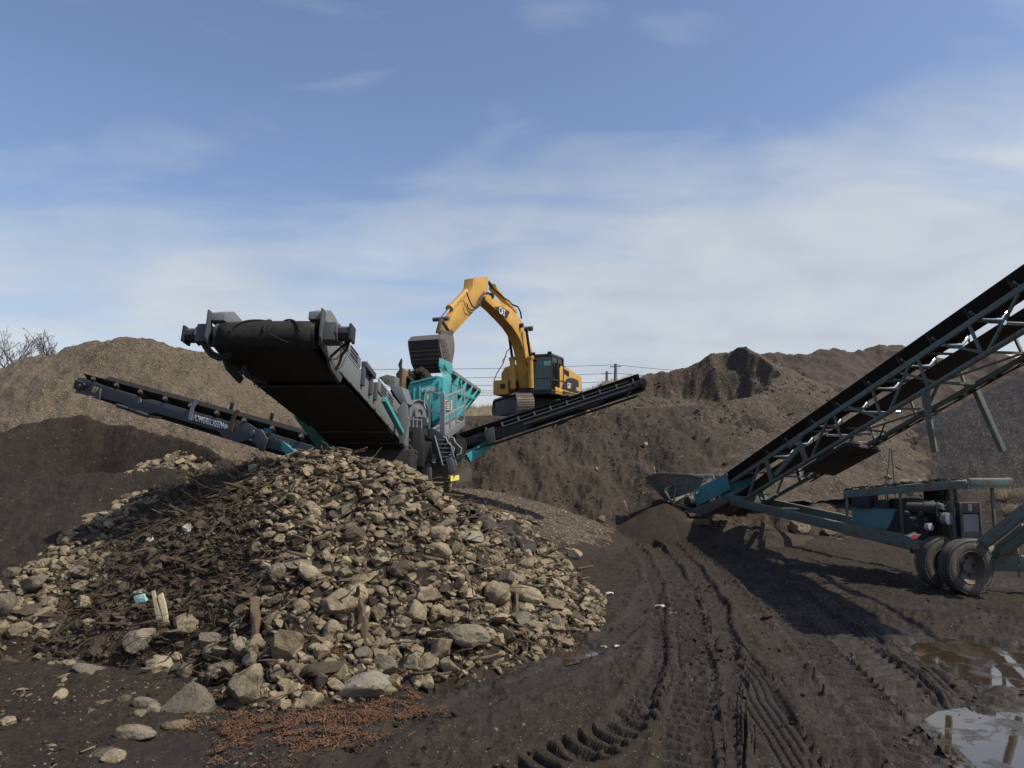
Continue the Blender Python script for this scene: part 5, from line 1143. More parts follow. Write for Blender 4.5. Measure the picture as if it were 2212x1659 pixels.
    c2 = MB(); o_ = V(.02, -.06, 0); f0 = c5(1650, 425, dx(1650)) + o_; f1 = e3 + o_; c2.bar(f0, f1, .05, .15); c2.bar(f1, f1 + bk_, .05, .15); c2.prism([f0 + Z * .05, f1 + Z * .05, f1 + bk_ + Z * .05, f0 + bk_ + Z * .05], Z * .02); c2.build('canopy_extension', 'teal_old', root, .008)
    db = MB()
    for k in range(60):
        tt = random.random(); q = (e0 + (e2 - e0) * tt) + bk_ * random.random() + Z * (.09 if tt < .99 else .09); q[2] = max(q[2], e0[2] + (e1[2] - e0[2]) * min(1, tt * 1.2) + .088); db.box(q, V(random.uniform(.02, .06), 0, 0), V(0, random.uniform(.02, .06), 0), V(0, 0, random.uniform(.01, .03)))
    tag(db.build('canopy_debris', 'core', root), kind='stuff')
    ps = MB()
    for x, y0, y1, o_ in ((462, 565, 870, 0), (990, 525, 945, 0), (1490, 480, 1010, 0), (1895, 470, 895, 0), (820, 545, 620, 1), (1415, 510, 610, 1)):
        dd_ = dx(x); p_ = c5(x, y0, dd_) + bk_ * o_; q_ = c5(x + (30 if y1 > 880 else 5), y1, dd_) + bk_ * o_; ps.bar(p_, q_, .07 if x == 1490 else .05, .05)
    each(ps, 'canopy_post', 'teal_old', root, .006)
    tk = MB(); tk.prism([c5(512, 632, dx(512) + .1), c5(915, 680, dx(915) + .1), c5(1010, 700, dx(1010) + .1), c5(1010, 935, dx(1010) + .1), c5(800, 905, dx(800) + .1), c5(518, 868, dx(518) + .1)], bk_ * .7); tko = tk.build('fuel_tank', 'tank', root, .02)
    st = MB(); st.prism([c5(935, 700, dx(935) + .06), c5(1030, 705, dx(1030) + .06), c5(1030, 940, dx(1030) + .06), c5(830, 908, dx(830) + .06), c5(880, 850, dx(880) + .06), c5(915, 780, dx(915) + .06)], V(.0, -.01, 0)); st.build('oil_stain', 'rubber', tko)
    bt = MB(); q = c5(640, 600, 16.8); bt.box(q, V(.2, -.3, 0) * .6, V(.15, .1, 0), Z * .14); bt.box(q + V(.28, -.3, -.05), V(.1, -.14, 0), V(.12, .1, 0), Z * .08); bt.build('battery_box', 'dark', root, .02)
    en = MB()
    eg = lambda x, y, D: c5(x, y, D)
    en.box(c5(1180, 800, 15.6) + bk_ * .35, V(.10, -.55, 0), V(.32, .1, 0), Z * .42); en.box(c5(1200, 650, 15.6) + bk_ * .35, V(.09, -.45, 0), V(.2, .06, 0), Z * .10)
    en.box(c5(1400, 900, 15.2) + bk_ * .35, V(.06, -.3, 0), V(.28, .1, 0), Z * .30); en.build('engine_block', 'dark', root, .03)
    ep = MB(); q = c5(1240, 690, 15.3); ep.tube(q + V(-.25, .2, .02), q + V(.1, -.25, .04), .12, 16); ep.path([c5(1200, 700, 15.2), c5(1230, 640, 15.2), c5(1310, 620, 15.2), c5(1360, 680, 15.1), c5(1440, 700, 15)], .05, 8); ep.path([c5(1130, 760, 15.2), c5(1150, 850, 15.2), c5(1220, 880, 15.2)], .03, 6)
    for k in range(9): ep.tube(c5(1050 + k * 45, 720 + (k % 3) * 60, 15.3), c5(1050 + k * 45 + 12, 720 + (k % 3) * 60 + 10, 15.15), .05, 8)
    ep.box(c5(1380, 560, 15.6) + bk_ * .3, V(.1, -.25, 0), V(.15, .05, 0), Z * .22); ep.tube(c5(1380, 540, 15.6), c5(1380, 470, 15.6), .07, 12); ep.build('exhaust_manifold', 'dark', root, .01)
    fl = MB(); fl.tube(c5(1250, 858, 15.0), c5(1295, 858, 14.9), .075, 16); fl.build('oil_filter', 'galv', root, .01)
    al = MB(); q = c5(1418, 775, 14.9); al.tube(q, q + V(.05, -.12, 0), .12, 16); al.tube(c5(1360, 640, 15.0), c5(1410, 655, 14.9), .05, 12); al.build('alternator', 'grey_lt', root, .01)
    rdx = V(.995, .10, 0)
    ra = MB(); A1, B1 = c5(1600, 965, 14.75), c5(1790, 965, 14.6); H_ = c5(1600, 620, 14.75)[2] - A1[2]; yb = V(.06, .28, 0)
    ra.prism([A1, B1, B1 + Z * H_, A1 + Z * H_], yb); rad = ra.build('radiator', 'dark', root, .01)
    rf = MB()
    for p_, q_ in ((A1, A1 + Z * H_), (B1, B1 + Z * H_)): rf.bar(p_ - yb * .08, q_ - yb * .08, .04, .04)
    rf.bar(A1 - yb * .08 + Z * .05, B1 - yb * .08 + Z * .05, .04, .12); rf.bar(A1 - yb * .08 + Z * (H_ - .1), B1 - yb * .08 + Z * (H_ - .1), .03, .2); rf.build('radiator_frame', 'steel', rad, .006)
    gr = MB(); W_ = np.linalg.norm(B1 - A1); wd = unit(B1 - A1)
    for i in range(22): h = .12 + i * (H_ - .34) / 22; gr.bar(A1 - yb * .05 + Z * h + wd * .03, A1 - yb * .05 + Z * h + wd * (W_ - .03), .006, .010)
    for i in range(22):
        h = .12 + i * (H_ - .34) / 22
        for j in range(9): gr.bar(A1 - yb * .05 + wd * (.05 + (j + .5 * (i % 2)) * (W_ - .1) / 9) + Z * h, A1 - yb * .05 + wd * (.05 + (j + .5 * (i % 2)) * (W_ - .1) / 9) + Z * (h + (H_ - .34) / 22), .006, .008)
    gr.build('radiator_grille', 'galv', rad)
    bdg = MB(); bdg.box(A1 - yb * .16 + wd * W_ * .47 + Z * (H_ - .09), wd * .03, yb * .01, Z * .07); bdg.build('badge', 'galv', rad)
    fs_ = MB(); fs_.box(c5(1690, 1000, 14.6), V(.14, 0, 0), V(0, .2, 0), Z * .05); fs_.build('radiator_foot', 'teal_old', root, .01)
    # diamond placard holder
    dm = MB(); ds = [c5(1030, 945, 14.78), c5(1085, 925, 14.78), c5(1132, 903, 14.78), c5(1160, 922, 14.78), c5(1206, 930, 14.78), c5(1165, 965, 14.78), c5(1108, 996, 14.78), c5(1070, 965, 14.78)]; dm.prism(ds, V(0, .015, 0)); dmo = dm.build('placard_holder', 'steel', root)
    d2 = MB(); cc = np.mean(ds, 0); d2.prism([cc + (p_ - cc) * .72 + V(0, -.008, 0) for p_ in ds], V(0, .006, 0)); d2.build('placard_face', 'galv', dmo)
    d3 = MB(); d3.prism([cc + V(.07 * math.cos(a) + .02, -.014, .04 * math.sin(a) - .02) for a in np.linspace(0, 6.28, 13)[:-1]], V(0, .006, 0)); d3.build('placard_mark', 'red', dmo)
    co = MB(); q = c5(1160, 1100, 15.0); co.tube(q + Z * .10, q - Z * .13 + V(.07, 0, 0), .05, 12, r2=.075); co.build('tail_lamp', 'red', root); co = MB(); co.tube(c5(1110, 1065, 15.0), c5(1125, 1115, 15.0), .06, 10); co.build('lamp_socket', 'rubber', root)
    # axle beam, struts
    Y0 = 14.7
    ax = MB(); ax.bar(c5(1330, 1185, 15.2), c5(2700, 1240, 14.2), .22, .30); axo = ax.build('axle_beam', 'teal_old', root, .015)
    hb = MB(); hb.bar(c5(1250, 1060, 15.1), c5(1420, 1090, 15.0), .14, .22); hb.tube(c5(1255, 1035, 15.0), c5(1262, 1036, 14.86), .05, 12); hb.build('hitch_bar', 'teal_old', root, .01)
    s1 = MB(); s1.bar(c5(1740, 1075, 14.5), c5(2560, 430, 13.2), .11, .21); s1o = s1.build('telescopic_strut', 'teal_old', root, .01)
    hl = MB()
    for x, y in ((1963, 897), (2024, 848), (2082, 792), (2140, 745), (2200, 700)):
        q = c5(x, y, 14.5 - (x - 1740) / 820 * 1.3 - .062); hl.tube(q, q + V(0, -.012, 0), .022, 12)
    hl.build('pin_hole', 'rubber', s1o)
    s2_ = MB(); s2_.tube(c5(1930, 1105, 14.6), c5(2230, 860, 14.1), .09, 14); s2_.tube(c5(2230, 860, 14.1), c5(2600, 560, 13.5), .06, 12); s2_.tube(c5(1840, 1110, 14.6), c5(1930, 1105, 14.6), .12, 14); s2_.build('hydraulic_ram', 'teal_old', root)
    s3 = MB(); s3.tube(c5(2000, 1115, 14.3), c5(2560, 700, 13.4), .085, 14); s3.bar(c5(1965, 1125, 14.4), c5(2160, 1110, 14.2), .12, .16); s3.build('lower_strut', 'teal_old', root)
    chn = MB()
    for k in range(14): q = c5(2165 + 4 * math.sin(k), 1130 + k * 17, 14.2); chn.lathe(q, V(math.cos(k * 1.6), math.sin(k * 1.6), .2), [(.02, -.008), (.035, 0), (.02, .008), (.012, 0), (.02, -.008)], 8)
    chn.build('chain', 'steel', root)
    # twin wheels
    axd = unit(V(.20, -.98, 0))
    for px, py, D in ((1640, 1262, 14.35), (1400, 1245, 14.95)):
        c_ = c5(px, py, D); c_[2] = .505
        ty = MB(); hw = .145
        prof = [(.30, -hw * .8), (.34, -hw), (.44, -hw * 1.04), (.49, -hw * .86), (.505, -hw * .6)]
        for g in np.linspace(-.5, .5, 5): prof += [(.507, hw * 1.1 * (g - .06)), (.507, hw * 1.1 * (g + .03)), (.494, hw * 1.1 * (g + .045)), (.494, hw * 1.1 * (g + .10))]
        prof += [(.505, hw * .64), (.49, hw * .86), (.44, hw * 1.04), (.34, hw), (.30, hw * .8)]
        ty.lathe(c_, axd, prof, 56); wh = ty.build('wheel', 'tyre', root, smooth=50)
        lgs = MB()
        for i in range(60):
            a_ = 2 * math.pi * i / 60; e1_ = unit(np.cross(axd, Z)); dv = e1_ * math.cos(a_) + Z * math.sin(a_)
            for sg in (-1, 1): lgs.box(c_ + dv * .489 + axd * sg * hw * .84, dv * .010, np.cross(axd, dv) * .014, axd * .028)
        lgs.build('tread_block', 'tyre', wh)
        rm = MB(); rm.lathe(c_, axd, [(.30, hw * .85), (.315, hw * .98), (.30, hw * 1.0), (.285, hw * .85), (.275, hw * .2), (.24, -hw * .1), (.10, -hw * .1), (.10, hw * .25), (0, hw * .25)], 40); rm.lathe(c_, axd, [(.30, -hw * .85), (.28, -hw * .6), (0, -hw * .5)], 32); rmo = rm.build('rim', 'steel', wh)
        hh = MB()
        for i in range(5):
            a_ = 2 * math.pi * i / 5 + .5; e1_ = unit(np.cross(axd, Z)); q = c_ + (e1_ * math.cos(a_) + Z * math.sin(a_)) * .175 + axd * (-hw * .1 + .004); hh.tube(q, q + axd * .004, .042, 14)
        each(hh, 'hand_hole', 'rubber', rmo)
    return root
make_stacker()

# ================================================================ RUBBLE PILE: stones, logs, twigs
def rock_mesh(seed, kind, sub=4):
    rg = np.random.default_rng(seed); bm = bmesh.new(); bmesh.ops.create_icosphere(bm, subdivisions=sub, radius=1)
    a = np.array([v.co for v in bm.verts])
    dims = {'round': (1, .85, .72), 'angular': (1, .82, .70), 'slab': (1, .72, .34), 'long': (1, .48, .40), 'block': (1, .8, .68)}[kind]
    if kind in ('angular', 'slab', 'block'):
        for _ in range({'angular': 13, 'slab': 10, 'block': 10}[kind]):
            nrm = rg.normal(size=3); nrm /= np.linalg.norm(nrm)
            if kind == 'block': nrm = np.round(nrm * 1.2) + rg.normal(size=3) * .22; nrm /= np.linalg.norm(nrm)
            lim = rg.uniform(.42, .76); dd = a @ nrm; m = dd > lim; a[m] -= np.outer(dd[m] - lim, nrm) * .97
    if kind in ('round', 'long'):
        for _ in range(7):
            nrm = rg.normal(size=3); nrm /= np.linalg.norm(nrm); lim = rg.uniform(.66, .9); dd = a @ nrm; m = dd > lim; a[m] -= np.outer(dd[m] - lim, nrm) * .85
    r = 1 + (.13 if kind == 'round' else .08) * fbm(a[:, 0] * 1.3 + seed, a[:, 1] * 1.3 + a[:, 2] * 1.1, 1.0, 4, .55) + .05 * fbm(a[:, 2] * 2.5 + seed, a[:, 1] * 2.1 - a[:, 0], 1.0, 3, .6)
    a = a * r[:, None] * np.array(dims)
    for v, k in zip(bm.verts, a): v.co = Vector(k)
    me = bpy.data.meshes.new('rock'); bm.to_mesh(me); bm.free()
    for p in me.polygons: p.use_smooth = True
    me.set_sharp_from_angle(angle=R(30)); return me
LIB = {k: [rock_mesh(100 * i + j, k) for j in range(n)] for i, (k, n) in enumerate((('round', 6), ('angular', 8), ('slab', 6), ('long', 5), ('block', 5)))}
def with_mat(cache={}):
    def get(kind, j, mat):
        key = (kind, j % len(LIB[kind]), mat)
        if key not in cache:
            me = LIB[kind][key[1]].copy(); me.materials.append(M[mat]); cache[key] = me
        return cache[key]
    return get
rock_of = with_mat()
def surf_h(X, Y):
    h = np.maximum(pile_h(X, Y), base_h(X, Y)); return np.maximum(h, np.where(np.maximum(cone_h(X, Y), 0) > 0, cone_h(X, Y), -9))
def cast(px, py, fn=surf_h, d0=5.0, d1=22.0):
    r = ray(px, py); D = np.arange(d0, d1, .015); z = CZ + r[2] * D; h = fn(r[0] * D, D); k = np.argmax(z < h)
    return np.array([r[0] * D[k], D[k], h[k]]) if (z < h).any() else None
SIZE = lambda w: 'large' if w > 62 else 'medium' if w > 40 else 'small'
rock_n = 0
def put_rock(px, py, w, kind, mat, label=None, rot=None, sink=.35, flat=None, j=None, h=None, fn=surf_h, group='stones of the rubble pile', d1=22.):
    "w, h: the size it shows at in the photo"
    global rock_n
    c = cast(px, py + (h or w) * .25, fn, d1=d1)
    if c is None: return None
    rad = w / F * c[1] / 2 * 1.12
    o = bpy.data.objects.new('rock', rock_of(kind, rock_n if j is None else j, mat)); COL.objects.link(o); rock_n += 1
    k = 1.0 if flat is None else flat
    if h: k = (h / w) / {'round': .78, 'angular': .76, 'slab': .5, 'long': .46, 'block': .74}[kind]
    o.scale = (rad, rad * random.uniform(.9, 1.1), rad * k)
    th = {'round': .72, 'angular': .7, 'slab': .34, 'long': .4, 'block': .68}[kind] * rad * k
    o.location = (c[0], c[1], c[2] + th * (1 - sink) - .02)
    o.rotation_euler = rot if rot is not None else (random.uniform(-.35, .35), random.uniform(-.35, .35), random.uniform(-3.1, 3.1))
    return tag(o, label, 'rock', group)
# the stones one can single out in the photograph
NAMED = [
 (718, 1310, 92, 64, 'block', 'rock_tan', 'big square tan block standing halfway up the front of the rubble pile', (.05, -.05, .1)),
 (612, 1398, 74, 84, 'angular', 'rock_tan', 'tall broad tan boulder with a flat face left of the upright log', (.1, .4, .5)),
 (415, 1512, 122, 76, 'angular', 'rock_grey', 'large mottled grey boulder at the front foot of the rubble pile above the flat stones', (.1, -.3, .3)),
 (300, 1390, 92, 62, 'angular', 'rock_grey', 'large humped grey boulder beside the split white board', (.1, .2, .8)),
 (537, 1478, 108, 78, 'angular', 'rock_tan', 'large wedge shaped tan boulder just behind the red wood chips', (.2, -.5, .2)),
 (790, 1490, 98, 56, 'round', 'rock_pale', 'smooth pale grey egg shaped boulder at the foot of the pile beside the red chips', (0, -.15, .2)),
 (836, 1436, 62, 72, 'slab', 'rock_grey', 'tilted grey slab leaning behind the smooth pale boulder', (1.1, .6, .2)),
 (852, 1410, 38, 64, 'slab', 'rock_tan', 'narrow upright slab standing next to the tilted grey slab', (1.3, 1.2, .2)),
 (955, 1402, 58, 66, 'angular', 'rock_tan', 'pointed tan rock shaped like a tooth above the small muddy puddle', (.2, 1.1, .5)),
 (1012, 1376, 82, 50, 'round', 'rock_grey', 'broad rounded brown grey rock at the lower right edge of the pile', (0, .1, .2)),
 (700, 1442, 92, 48, 'slab', 'rock_dark', 'dark flat topped slab lying under the upright log', (.2, -.1, .2)),
 (716, 1371, 44, 50, 'round', 'rock_tan', 'rounded tan rock below the big square block', None),
 (865, 1233, 58, 36, 'round', 'rock_dark', 'dark rounded rock resting among pale ones in the middle of the pile', None),
 (770, 1288, 54, 46, 'round', 'rock_tan', 'rounded speckled rock right of the big square block', None),
 (816, 1332, 48, 58, 'angular', 'rock_tan', 'upright tan rock right of the upright log', (.1, .9, .1)),
 (900, 1322, 52, 52, 'angular', 'rock_tan', 'angular pale faced rock right of the middle of the pile front', None),
 (965, 1325, 68, 34, 'slab', 'rock_tan', 'flat tan rock sloping to the right low on the pile', (.1, .25, .1)),
 (1132, 1284, 80, 40, 'long', 'rock_tan', 'long sausage shaped tan rock low on the right flank of the pile', (0, .3, -.1)),
 (1206, 1356, 50, 42, 'angular', 'rock_grey', 'grey rock beside the muddy puddle at the right foot of the pile', None),
 (1195, 1302, 66, 40, 'slab', 'rock_tan', 'big flat slab jutting out of the right foot of the pile', (.2, .35, -.2)),
 (1242, 1196, 34, 28, 'angular', 'rock_tan', 'pale blunt rock at the outermost right tip of the pile', None),
 (1020, 1160, 52, 34, 'angular', 'rock_pale', 'pale greenish rock under the folded black membrane', None),
 (60, 1172, 56, 50, 'block', 'rock_tan', 'blocky brown rock at the top of the left end of the pile', (.1, .2, .4)),
 (62, 1196, 68, 26, 'long', 'rock_tan', 'long flat rock just below the blocky brown rock at the left end', (0, -.1, .1)),
 (14, 1200, 40, 34, 'angular', 'rock_tan', 'tan rock cut by the left edge of the picture near the top of the pile', None),
 (70, 1262, 64, 44, 'angular', 'rock_grey', 'broad speckled rock on the left end of the pile', None),
 (12, 1312, 44, 56, 'round', 'rock_grey', 'rounded grey rock at the left edge above the wet ground', None),
 (107, 1148, 48, 34, 'angular', 'rock_tan', 'flat faced sunlit tan rock on the crest at the left end of the pile', (.9, .2, .3)),
 (162, 1152, 24, 14, 'angular', 'rock_pale', None, None),
 (404, 1140, 26, 20, 'angular', 'chalk', 'small white lump of stone in the shaded hollow of the pile', None),
 (322, 1168, 22, 18, 'angular', 'chalk', 'small chalky stone left of the white lump in the shaded part of the pile', None),
 (662, 1238, 62, 56, 'angular', 'rock_tan', 'tall tan rock above and left of the big square block', None),
 (600, 1240, 56, 44, 'round', 'rock_grey', 'rounded grey rock at the shoulder of the front lobe of the pile', None),
 (640, 1215, 70, 30, 'slab', 'rock_grey', 'broad flat rock capping the front lobe of the pile', (.1, .0, .1)),
 (545, 1430, 46, 40, 'angular', 'rock_grey', None, None), (470, 1412, 54, 38, 'block', 'rock_grey', 'squarish grey stone right of the humped grey boulder', None),
 (518, 1402, 42, 46, 'round', 'rock_tan', None, None), (478, 1450, 70, 36, 'round', 'rock_grey', 'flat bun shaped stone behind the large wedge boulder', None),
 (440, 1470, 48, 54, 'angular', 'rock_dark', 'dark leaning stone directly behind the large mottled boulder', None),
 (595, 1460, 34, 34, 'round', 'rock_grey', 'ball shaped stone just right of the large wedge boulder', None),
 (290, 1580, 78, 36, 'long', 'rock_grey', 'oblong pale stone with a tuft of roots on the mud at the lower left', (0, .05, .1)),
 (250, 1632, 50, 38, 'angular', 'rock_tan', 'blunt tan stone nearest the bottom edge at the lower left', None),
 (382, 1564, 56, 28, 'long', 'rock_tan', 'oblong stone below the large mottled boulder', (0, 0, .15)),
 (224, 1512, 54, 24, 'slab', 'rock_tan', 'low tan stone lying on the mud left of the square half buried stone', None),
 (272, 1508, 36, 32, 'block', 'rock_dark', 'square half buried stone on the mud at the lower left', None),
 (316, 1516, 56, 26, 'long', 'rock_grey', None, (0, .25, .3)), (330, 1482, 62, 18, 'slab', 'rock_tan', 'flat yellowish flake of stone on the mud left of the mottled boulder', None),
 (205, 1442, 76, 44, 'slab', 'rock_grey', 'sloping grey slab breaking out of the mud at the left', (.2, .3, .3)),
 (118, 1436, 34, 18, 'round', 'rock_grey', None, None), (152, 1432, 36, 18, 'round', 'rock_tan', None, None),
 (136, 1462, 30, 16, 'round', 'rock_tan', 'small rounded stone alone on the mud at the left', None), (18, 1556, 40, 22, 'block', 'rock_tan', 'flat pale block on the mud by the left edge', None),
 (112, 1606, 36, 16, 'slab', 'rock_tan', 'thin pale flake on the mud near the lower left corner', None), (330, 1532, 34, 28, 'round', 'rock_grey', None, None), (305, 1540, 30, 22, 'round', 'rock_grey', None, None),
 (190, 1615, 40, 16, 'slab', 'rock_tan', None, None), (215, 1622, 60, 22, 'slab', 'rock_dark', None, None), (48, 1486, 40, 16, 'slab', 'rock_tan', None, None), (130, 1500, 52, 22, 'long', 'rock_tan', 'lone oblong stone on the mud halfway to the left edge', None),
 (790, 1528, 14, 12, 'round', 'rock_pale', None, None), (640, 1500, 24, 18, 'round', 'rock_grey', None, None), (905, 1508, 14, 9, 'round', 'rock_tan', None, None),
]
def where_on_pile(px, py):
    if py > 1440 and px < 420: return 'lying on the mud at the lower left'
    if px < 230: return 'at the left end of the rubble pile'
    if px < 640 and py < 1330: return 'in the root strewn hollow of the rubble pile' if py > 1110 else 'along the left crest of the rubble pile'
    if py < 1085 and px < 960: return 'near the crest of the rubble pile below the wide belt'
    if px > 1040: return 'on the right flank of the rubble pile' if py < 1290 else 'at the right foot of the rubble pile by the puddle'
    if py > 1380: return 'at the front foot of the rubble pile'
    return 'in the middle of the rubble pile front' if py > 1200 else 'on the upper right slope of the rubble pile'
TONE = {'rock_tan': 'tan', 'rock_grey': 'grey', 'rock_dark': 'dark soil stained', 'rock_pale': 'pale', 'chalk': 'white'}
SHP = {'round': 'rounded', 'angular': 'angular', 'slab': 'flat', 'long': 'oblong', 'block': 'blocky'}
TONE['rock_dark'] = 'dark'
LANDMARK = [(718, 1310, 'the big square block'), (415, 1512, 'the mottled boulder'), (300, 1390, 'the humped grey boulder'), (537, 1478, 'the wedge boulder'), (790, 1490, 'the smooth pale boulder'), (836, 1430, 'the tilted slab'),
 (955, 1402, 'the tooth shaped rock'), (1012, 1376, 'the broad brown grey rock'), (785, 1350, 'the peeling upright log'), (550, 1385, 'the pointed stump'), (345, 1335, 'the split board'), (1132, 1284, 'the sausage shaped rock'), (1195, 1302, 'the jutting slab'),
 (1206, 1356, 'the rock by the puddle'), (1242, 1196, 'the outermost blunt rock'), (1060, 1165, 'the black membrane'), (60, 1172, 'the blocky brown rock'), (107, 1148, 'the flat faced sunlit rock'), (70, 1262, 'the broad speckled rock'), (12, 1312, 'the rock at the left edge'),
 (404, 1140, 'the white lump'), (322, 1168, 'the chalky stone'), (640, 1215, 'the lobe cap stone'), (865, 1233, 'the dark rounded rock'), (865, 1125, 'the weathered log'), (960, 1215, 'the cut branch stub'), (1115, 1330, 'the short upright post'), (930, 1082, 'the thick sloping log'),
 (705, 988, 'the crest log'), (805, 1052, 'the bent crest pole'), (395, 1228, 'the splintered log'), (465, 1150, 'the forked branch'), (435, 1040, 'the smooth crest log'), (1030, 1212, 'the straight brown pole'), (770, 1288, 'the speckled rock'), (705, 1198, 'the rotten log'), (620, 1090, 'the twisted root'), (1168, 1140, 'the right crest branch'), (305, 1302, 'the mint plastic scrap'), (195, 1170, 'the short grey branch'), (965, 1330, 'the flat sloping rock'), (205, 1442, 'the slab in the mud'), (130, 1500, 'the lone oblong stone'), (250, 1632, 'the bottom edge stone'), (612, 1398, 'the flat faced boulder')]
USED = set()
def auto_label(px, py, w, kind, mat):
    near = sorted(LANDMARK, key=lambda l: (l[0] - px) ** 2 + (l[1] - py) ** 2)
    lead = '%s %s %s stone' % (SIZE(w), SHP[kind], TONE[mat])
    for adv in ('', 'well '):
        for lx, ly, nm in near[:5]:
            dx, dy = px - lx, py - ly; side = ('right of ' if dx > 0 else 'left of ') if abs(dx) > abs(dy) * 1.3 else ('below ' if dy > 0 else 'above ')
            if adv == '' and lx == near[0][0] and math.hypot(dx, dy) < 40: side = 'close ' + side
            t = lead + ' ' + adv + side + nm
            if t not in USED: USED.add(t); return t
    return lead + ' ' + where_on_pile(px, py)
spots = []
for px, py, w, h, kind, mat, lab, rot in NAMED:
    if put_rock(px, py, w, kind, mat, lab or auto_label(px, py, w, kind, mat), rot, h=h, sink=.3 if py < 1430 or px > 420 else .55) is not None: spots.append((px, py, w))
PILE_OUT = [(0, 1165), (60, 1135), (130, 1098), (300, 1045), (430, 1024), (520, 996), (610, 976), (700, 968), (800, 988), (865, 1006), (935, 1054), (1005, 1088), (1070, 1105), (1120, 1125), (1200, 1185), (1265, 1250), (1270, 1290), (1230, 1350), (1130, 1378), (1040, 1410), (950, 1436), (860, 1462), (740, 1478), (640, 1482), (560, 1500), (470, 1500), (400, 1480), (300, 1440), (260, 1405), (340, 1370), (240, 1365), (120, 1370), (0, 1368)]
def inside(px, py): return inpoly(np.array([px], float), np.array([py], float), PILE_OUT)[0]
n_try = 0
while len(spots) < 300 and n_try < 20000:
    n_try += 1
    px, py = random.uniform(-10, 1275), random.uniform(970, 1500)
    d = inside(px, py)
    if d > -6: continue
    hollow = 230 < px < 660 and py < 1340 - max(0, px - 560) * 1.5
    depth = np.interp(py, (980, 1150, 1300, 1500), (.55, .75, 1.0, 1.35))
    w = depth * (random.choice((34, 38, 42, 48, 56, 66)) if not hollow else random.choice((22, 25, 28, 32, 36)))
    if any((px - a) ** 2 + ((py - b) * 1.25) ** 2 < ((w + c) * .40) ** 2 for a, b, c in spots): continue
    kind = random.choice(('round', 'angular', 'angular', 'angular', 'angular', 'slab', 'slab', 'long', 'block'))
    mat = random.choice(('rock_dark', 'rock_dark', 'rock_dark', 'rock_grey')) if hollow else random.choice(('rock_tan', 'rock_tan', 'rock_tan', 'rock_grey', 'rock_grey', 'rock_dark'))
    if put_rock(px, py, w, kind, mat, auto_label(px, py, w, kind, mat)) is not None: spots.append((px, py, w))
# the smaller stones nobody could count, all over the pile (both sides of it)
def stones_mesh(name, pts, nrm_jit, mats, sizes, seed, **kw):
    rg = np.random.default_rng(seed); lib = []
    for k in range(14):
        bm = bmesh.new(); bmesh.ops.create_icosphere(bm, subdivisions=2 if max(sizes) > .035 else 1, radius=1); a = np.array([v.co for v in bm.verts]); f = np.array([[v.index for v in t.verts] for t in bm.faces]); bm.free()
        for _ in range(11):
            q = rg.normal(size=3); q /= np.linalg.norm(q); lim = rg.uniform(.40, .78); dd = a @ q; m = dd > lim; a[m] -= np.outer(dd[m] - lim, q) * .98
        a = a * np.array([1, rg.uniform(.55, .95), rg.uniform(.35, .8)]); lib.append((a, f))
    V_, F_ = [], []; off = 0
    for p, s_ in zip(pts, sizes):
        a, f = lib[rg.integers(len(lib))]; e = rg.uniform(-1, 1, 3) * np.array([.6, .6, 3.1]); cx, sx, cy, sy, cz, sz = math.cos(e[0]), math.sin(e[0]), math.cos(e[1]), math.sin(e[1]), math.cos(e[2]), math.sin(e[2])
        Rm = np.array([[cz, -sz, 0], [sz, cz, 0], [0, 0, 1]]) @ np.array([[cy, 0, sy], [0, 1, 0], [-sy, 0, cy]]) @ np.array([[1, 0, 0], [0, cx, -sx], [0, sx, cx]])
        V_.append(a @ Rm.T * s_ + p); F_.append(f + off); off += len(a)
    V_ = np.concatenate(V_); c = V_.mean(0); me = np_mesh(name, V_ - c, np.concatenate(F_)); me.set_sharp_from_angle(angle=R(26))
    o = link(name, me, M[mats], None, c); return tag(o, kind='stuff', **kw)
def scatter(n, x0, x1, y0, y1, fn, ok, seed):
    rg = np.random.default_rng(seed); X = rg.uniform(x0, x1, n); Y = rg.uniform(y0, y1, n); m = ok(X, Y); X, Y = X[m], Y[m]; return np.stack([X, Y, fn(X, Y)], -1)
on_pile = lambda X, Y: pile_h(X, Y) > base_h(X, Y) - .02
hollow_w = lambda X, Y: (1 - ss(-4.4, -2.9, X + .25 * (Y - 11))) * ss(-7.2, -5.3, X)
pts = scatter(23000, -13, 3, 6.8, 17, surf_h, on_pile, 1); hw = hollow_w(pts[:, 0], pts[:, 1]); rg = np.random.default_rng(3)
dk = rg.random(len(pts)) < hw * .92 + .12
sz = np.exp(rg.normal(math.log(.072), .45, len(pts))).clip(.024, .17) * (1 - .2 * dk)
pts[:, 2] += sz * .2
stones_mesh('small_stones', pts[~dk], 0, 'rock_tan', sz[~dk], 5, label='countless small tan stones covering the rubble pile', cat='stones')
stones_mesh('small_stones', pts[dk], 0, 'rock_dark', sz[dk], 6, label='countless small dark stones in the shaded hollow of the rubble pile', cat='stones')
g0 = lambda X, Y: ground_h(X, Y, False)
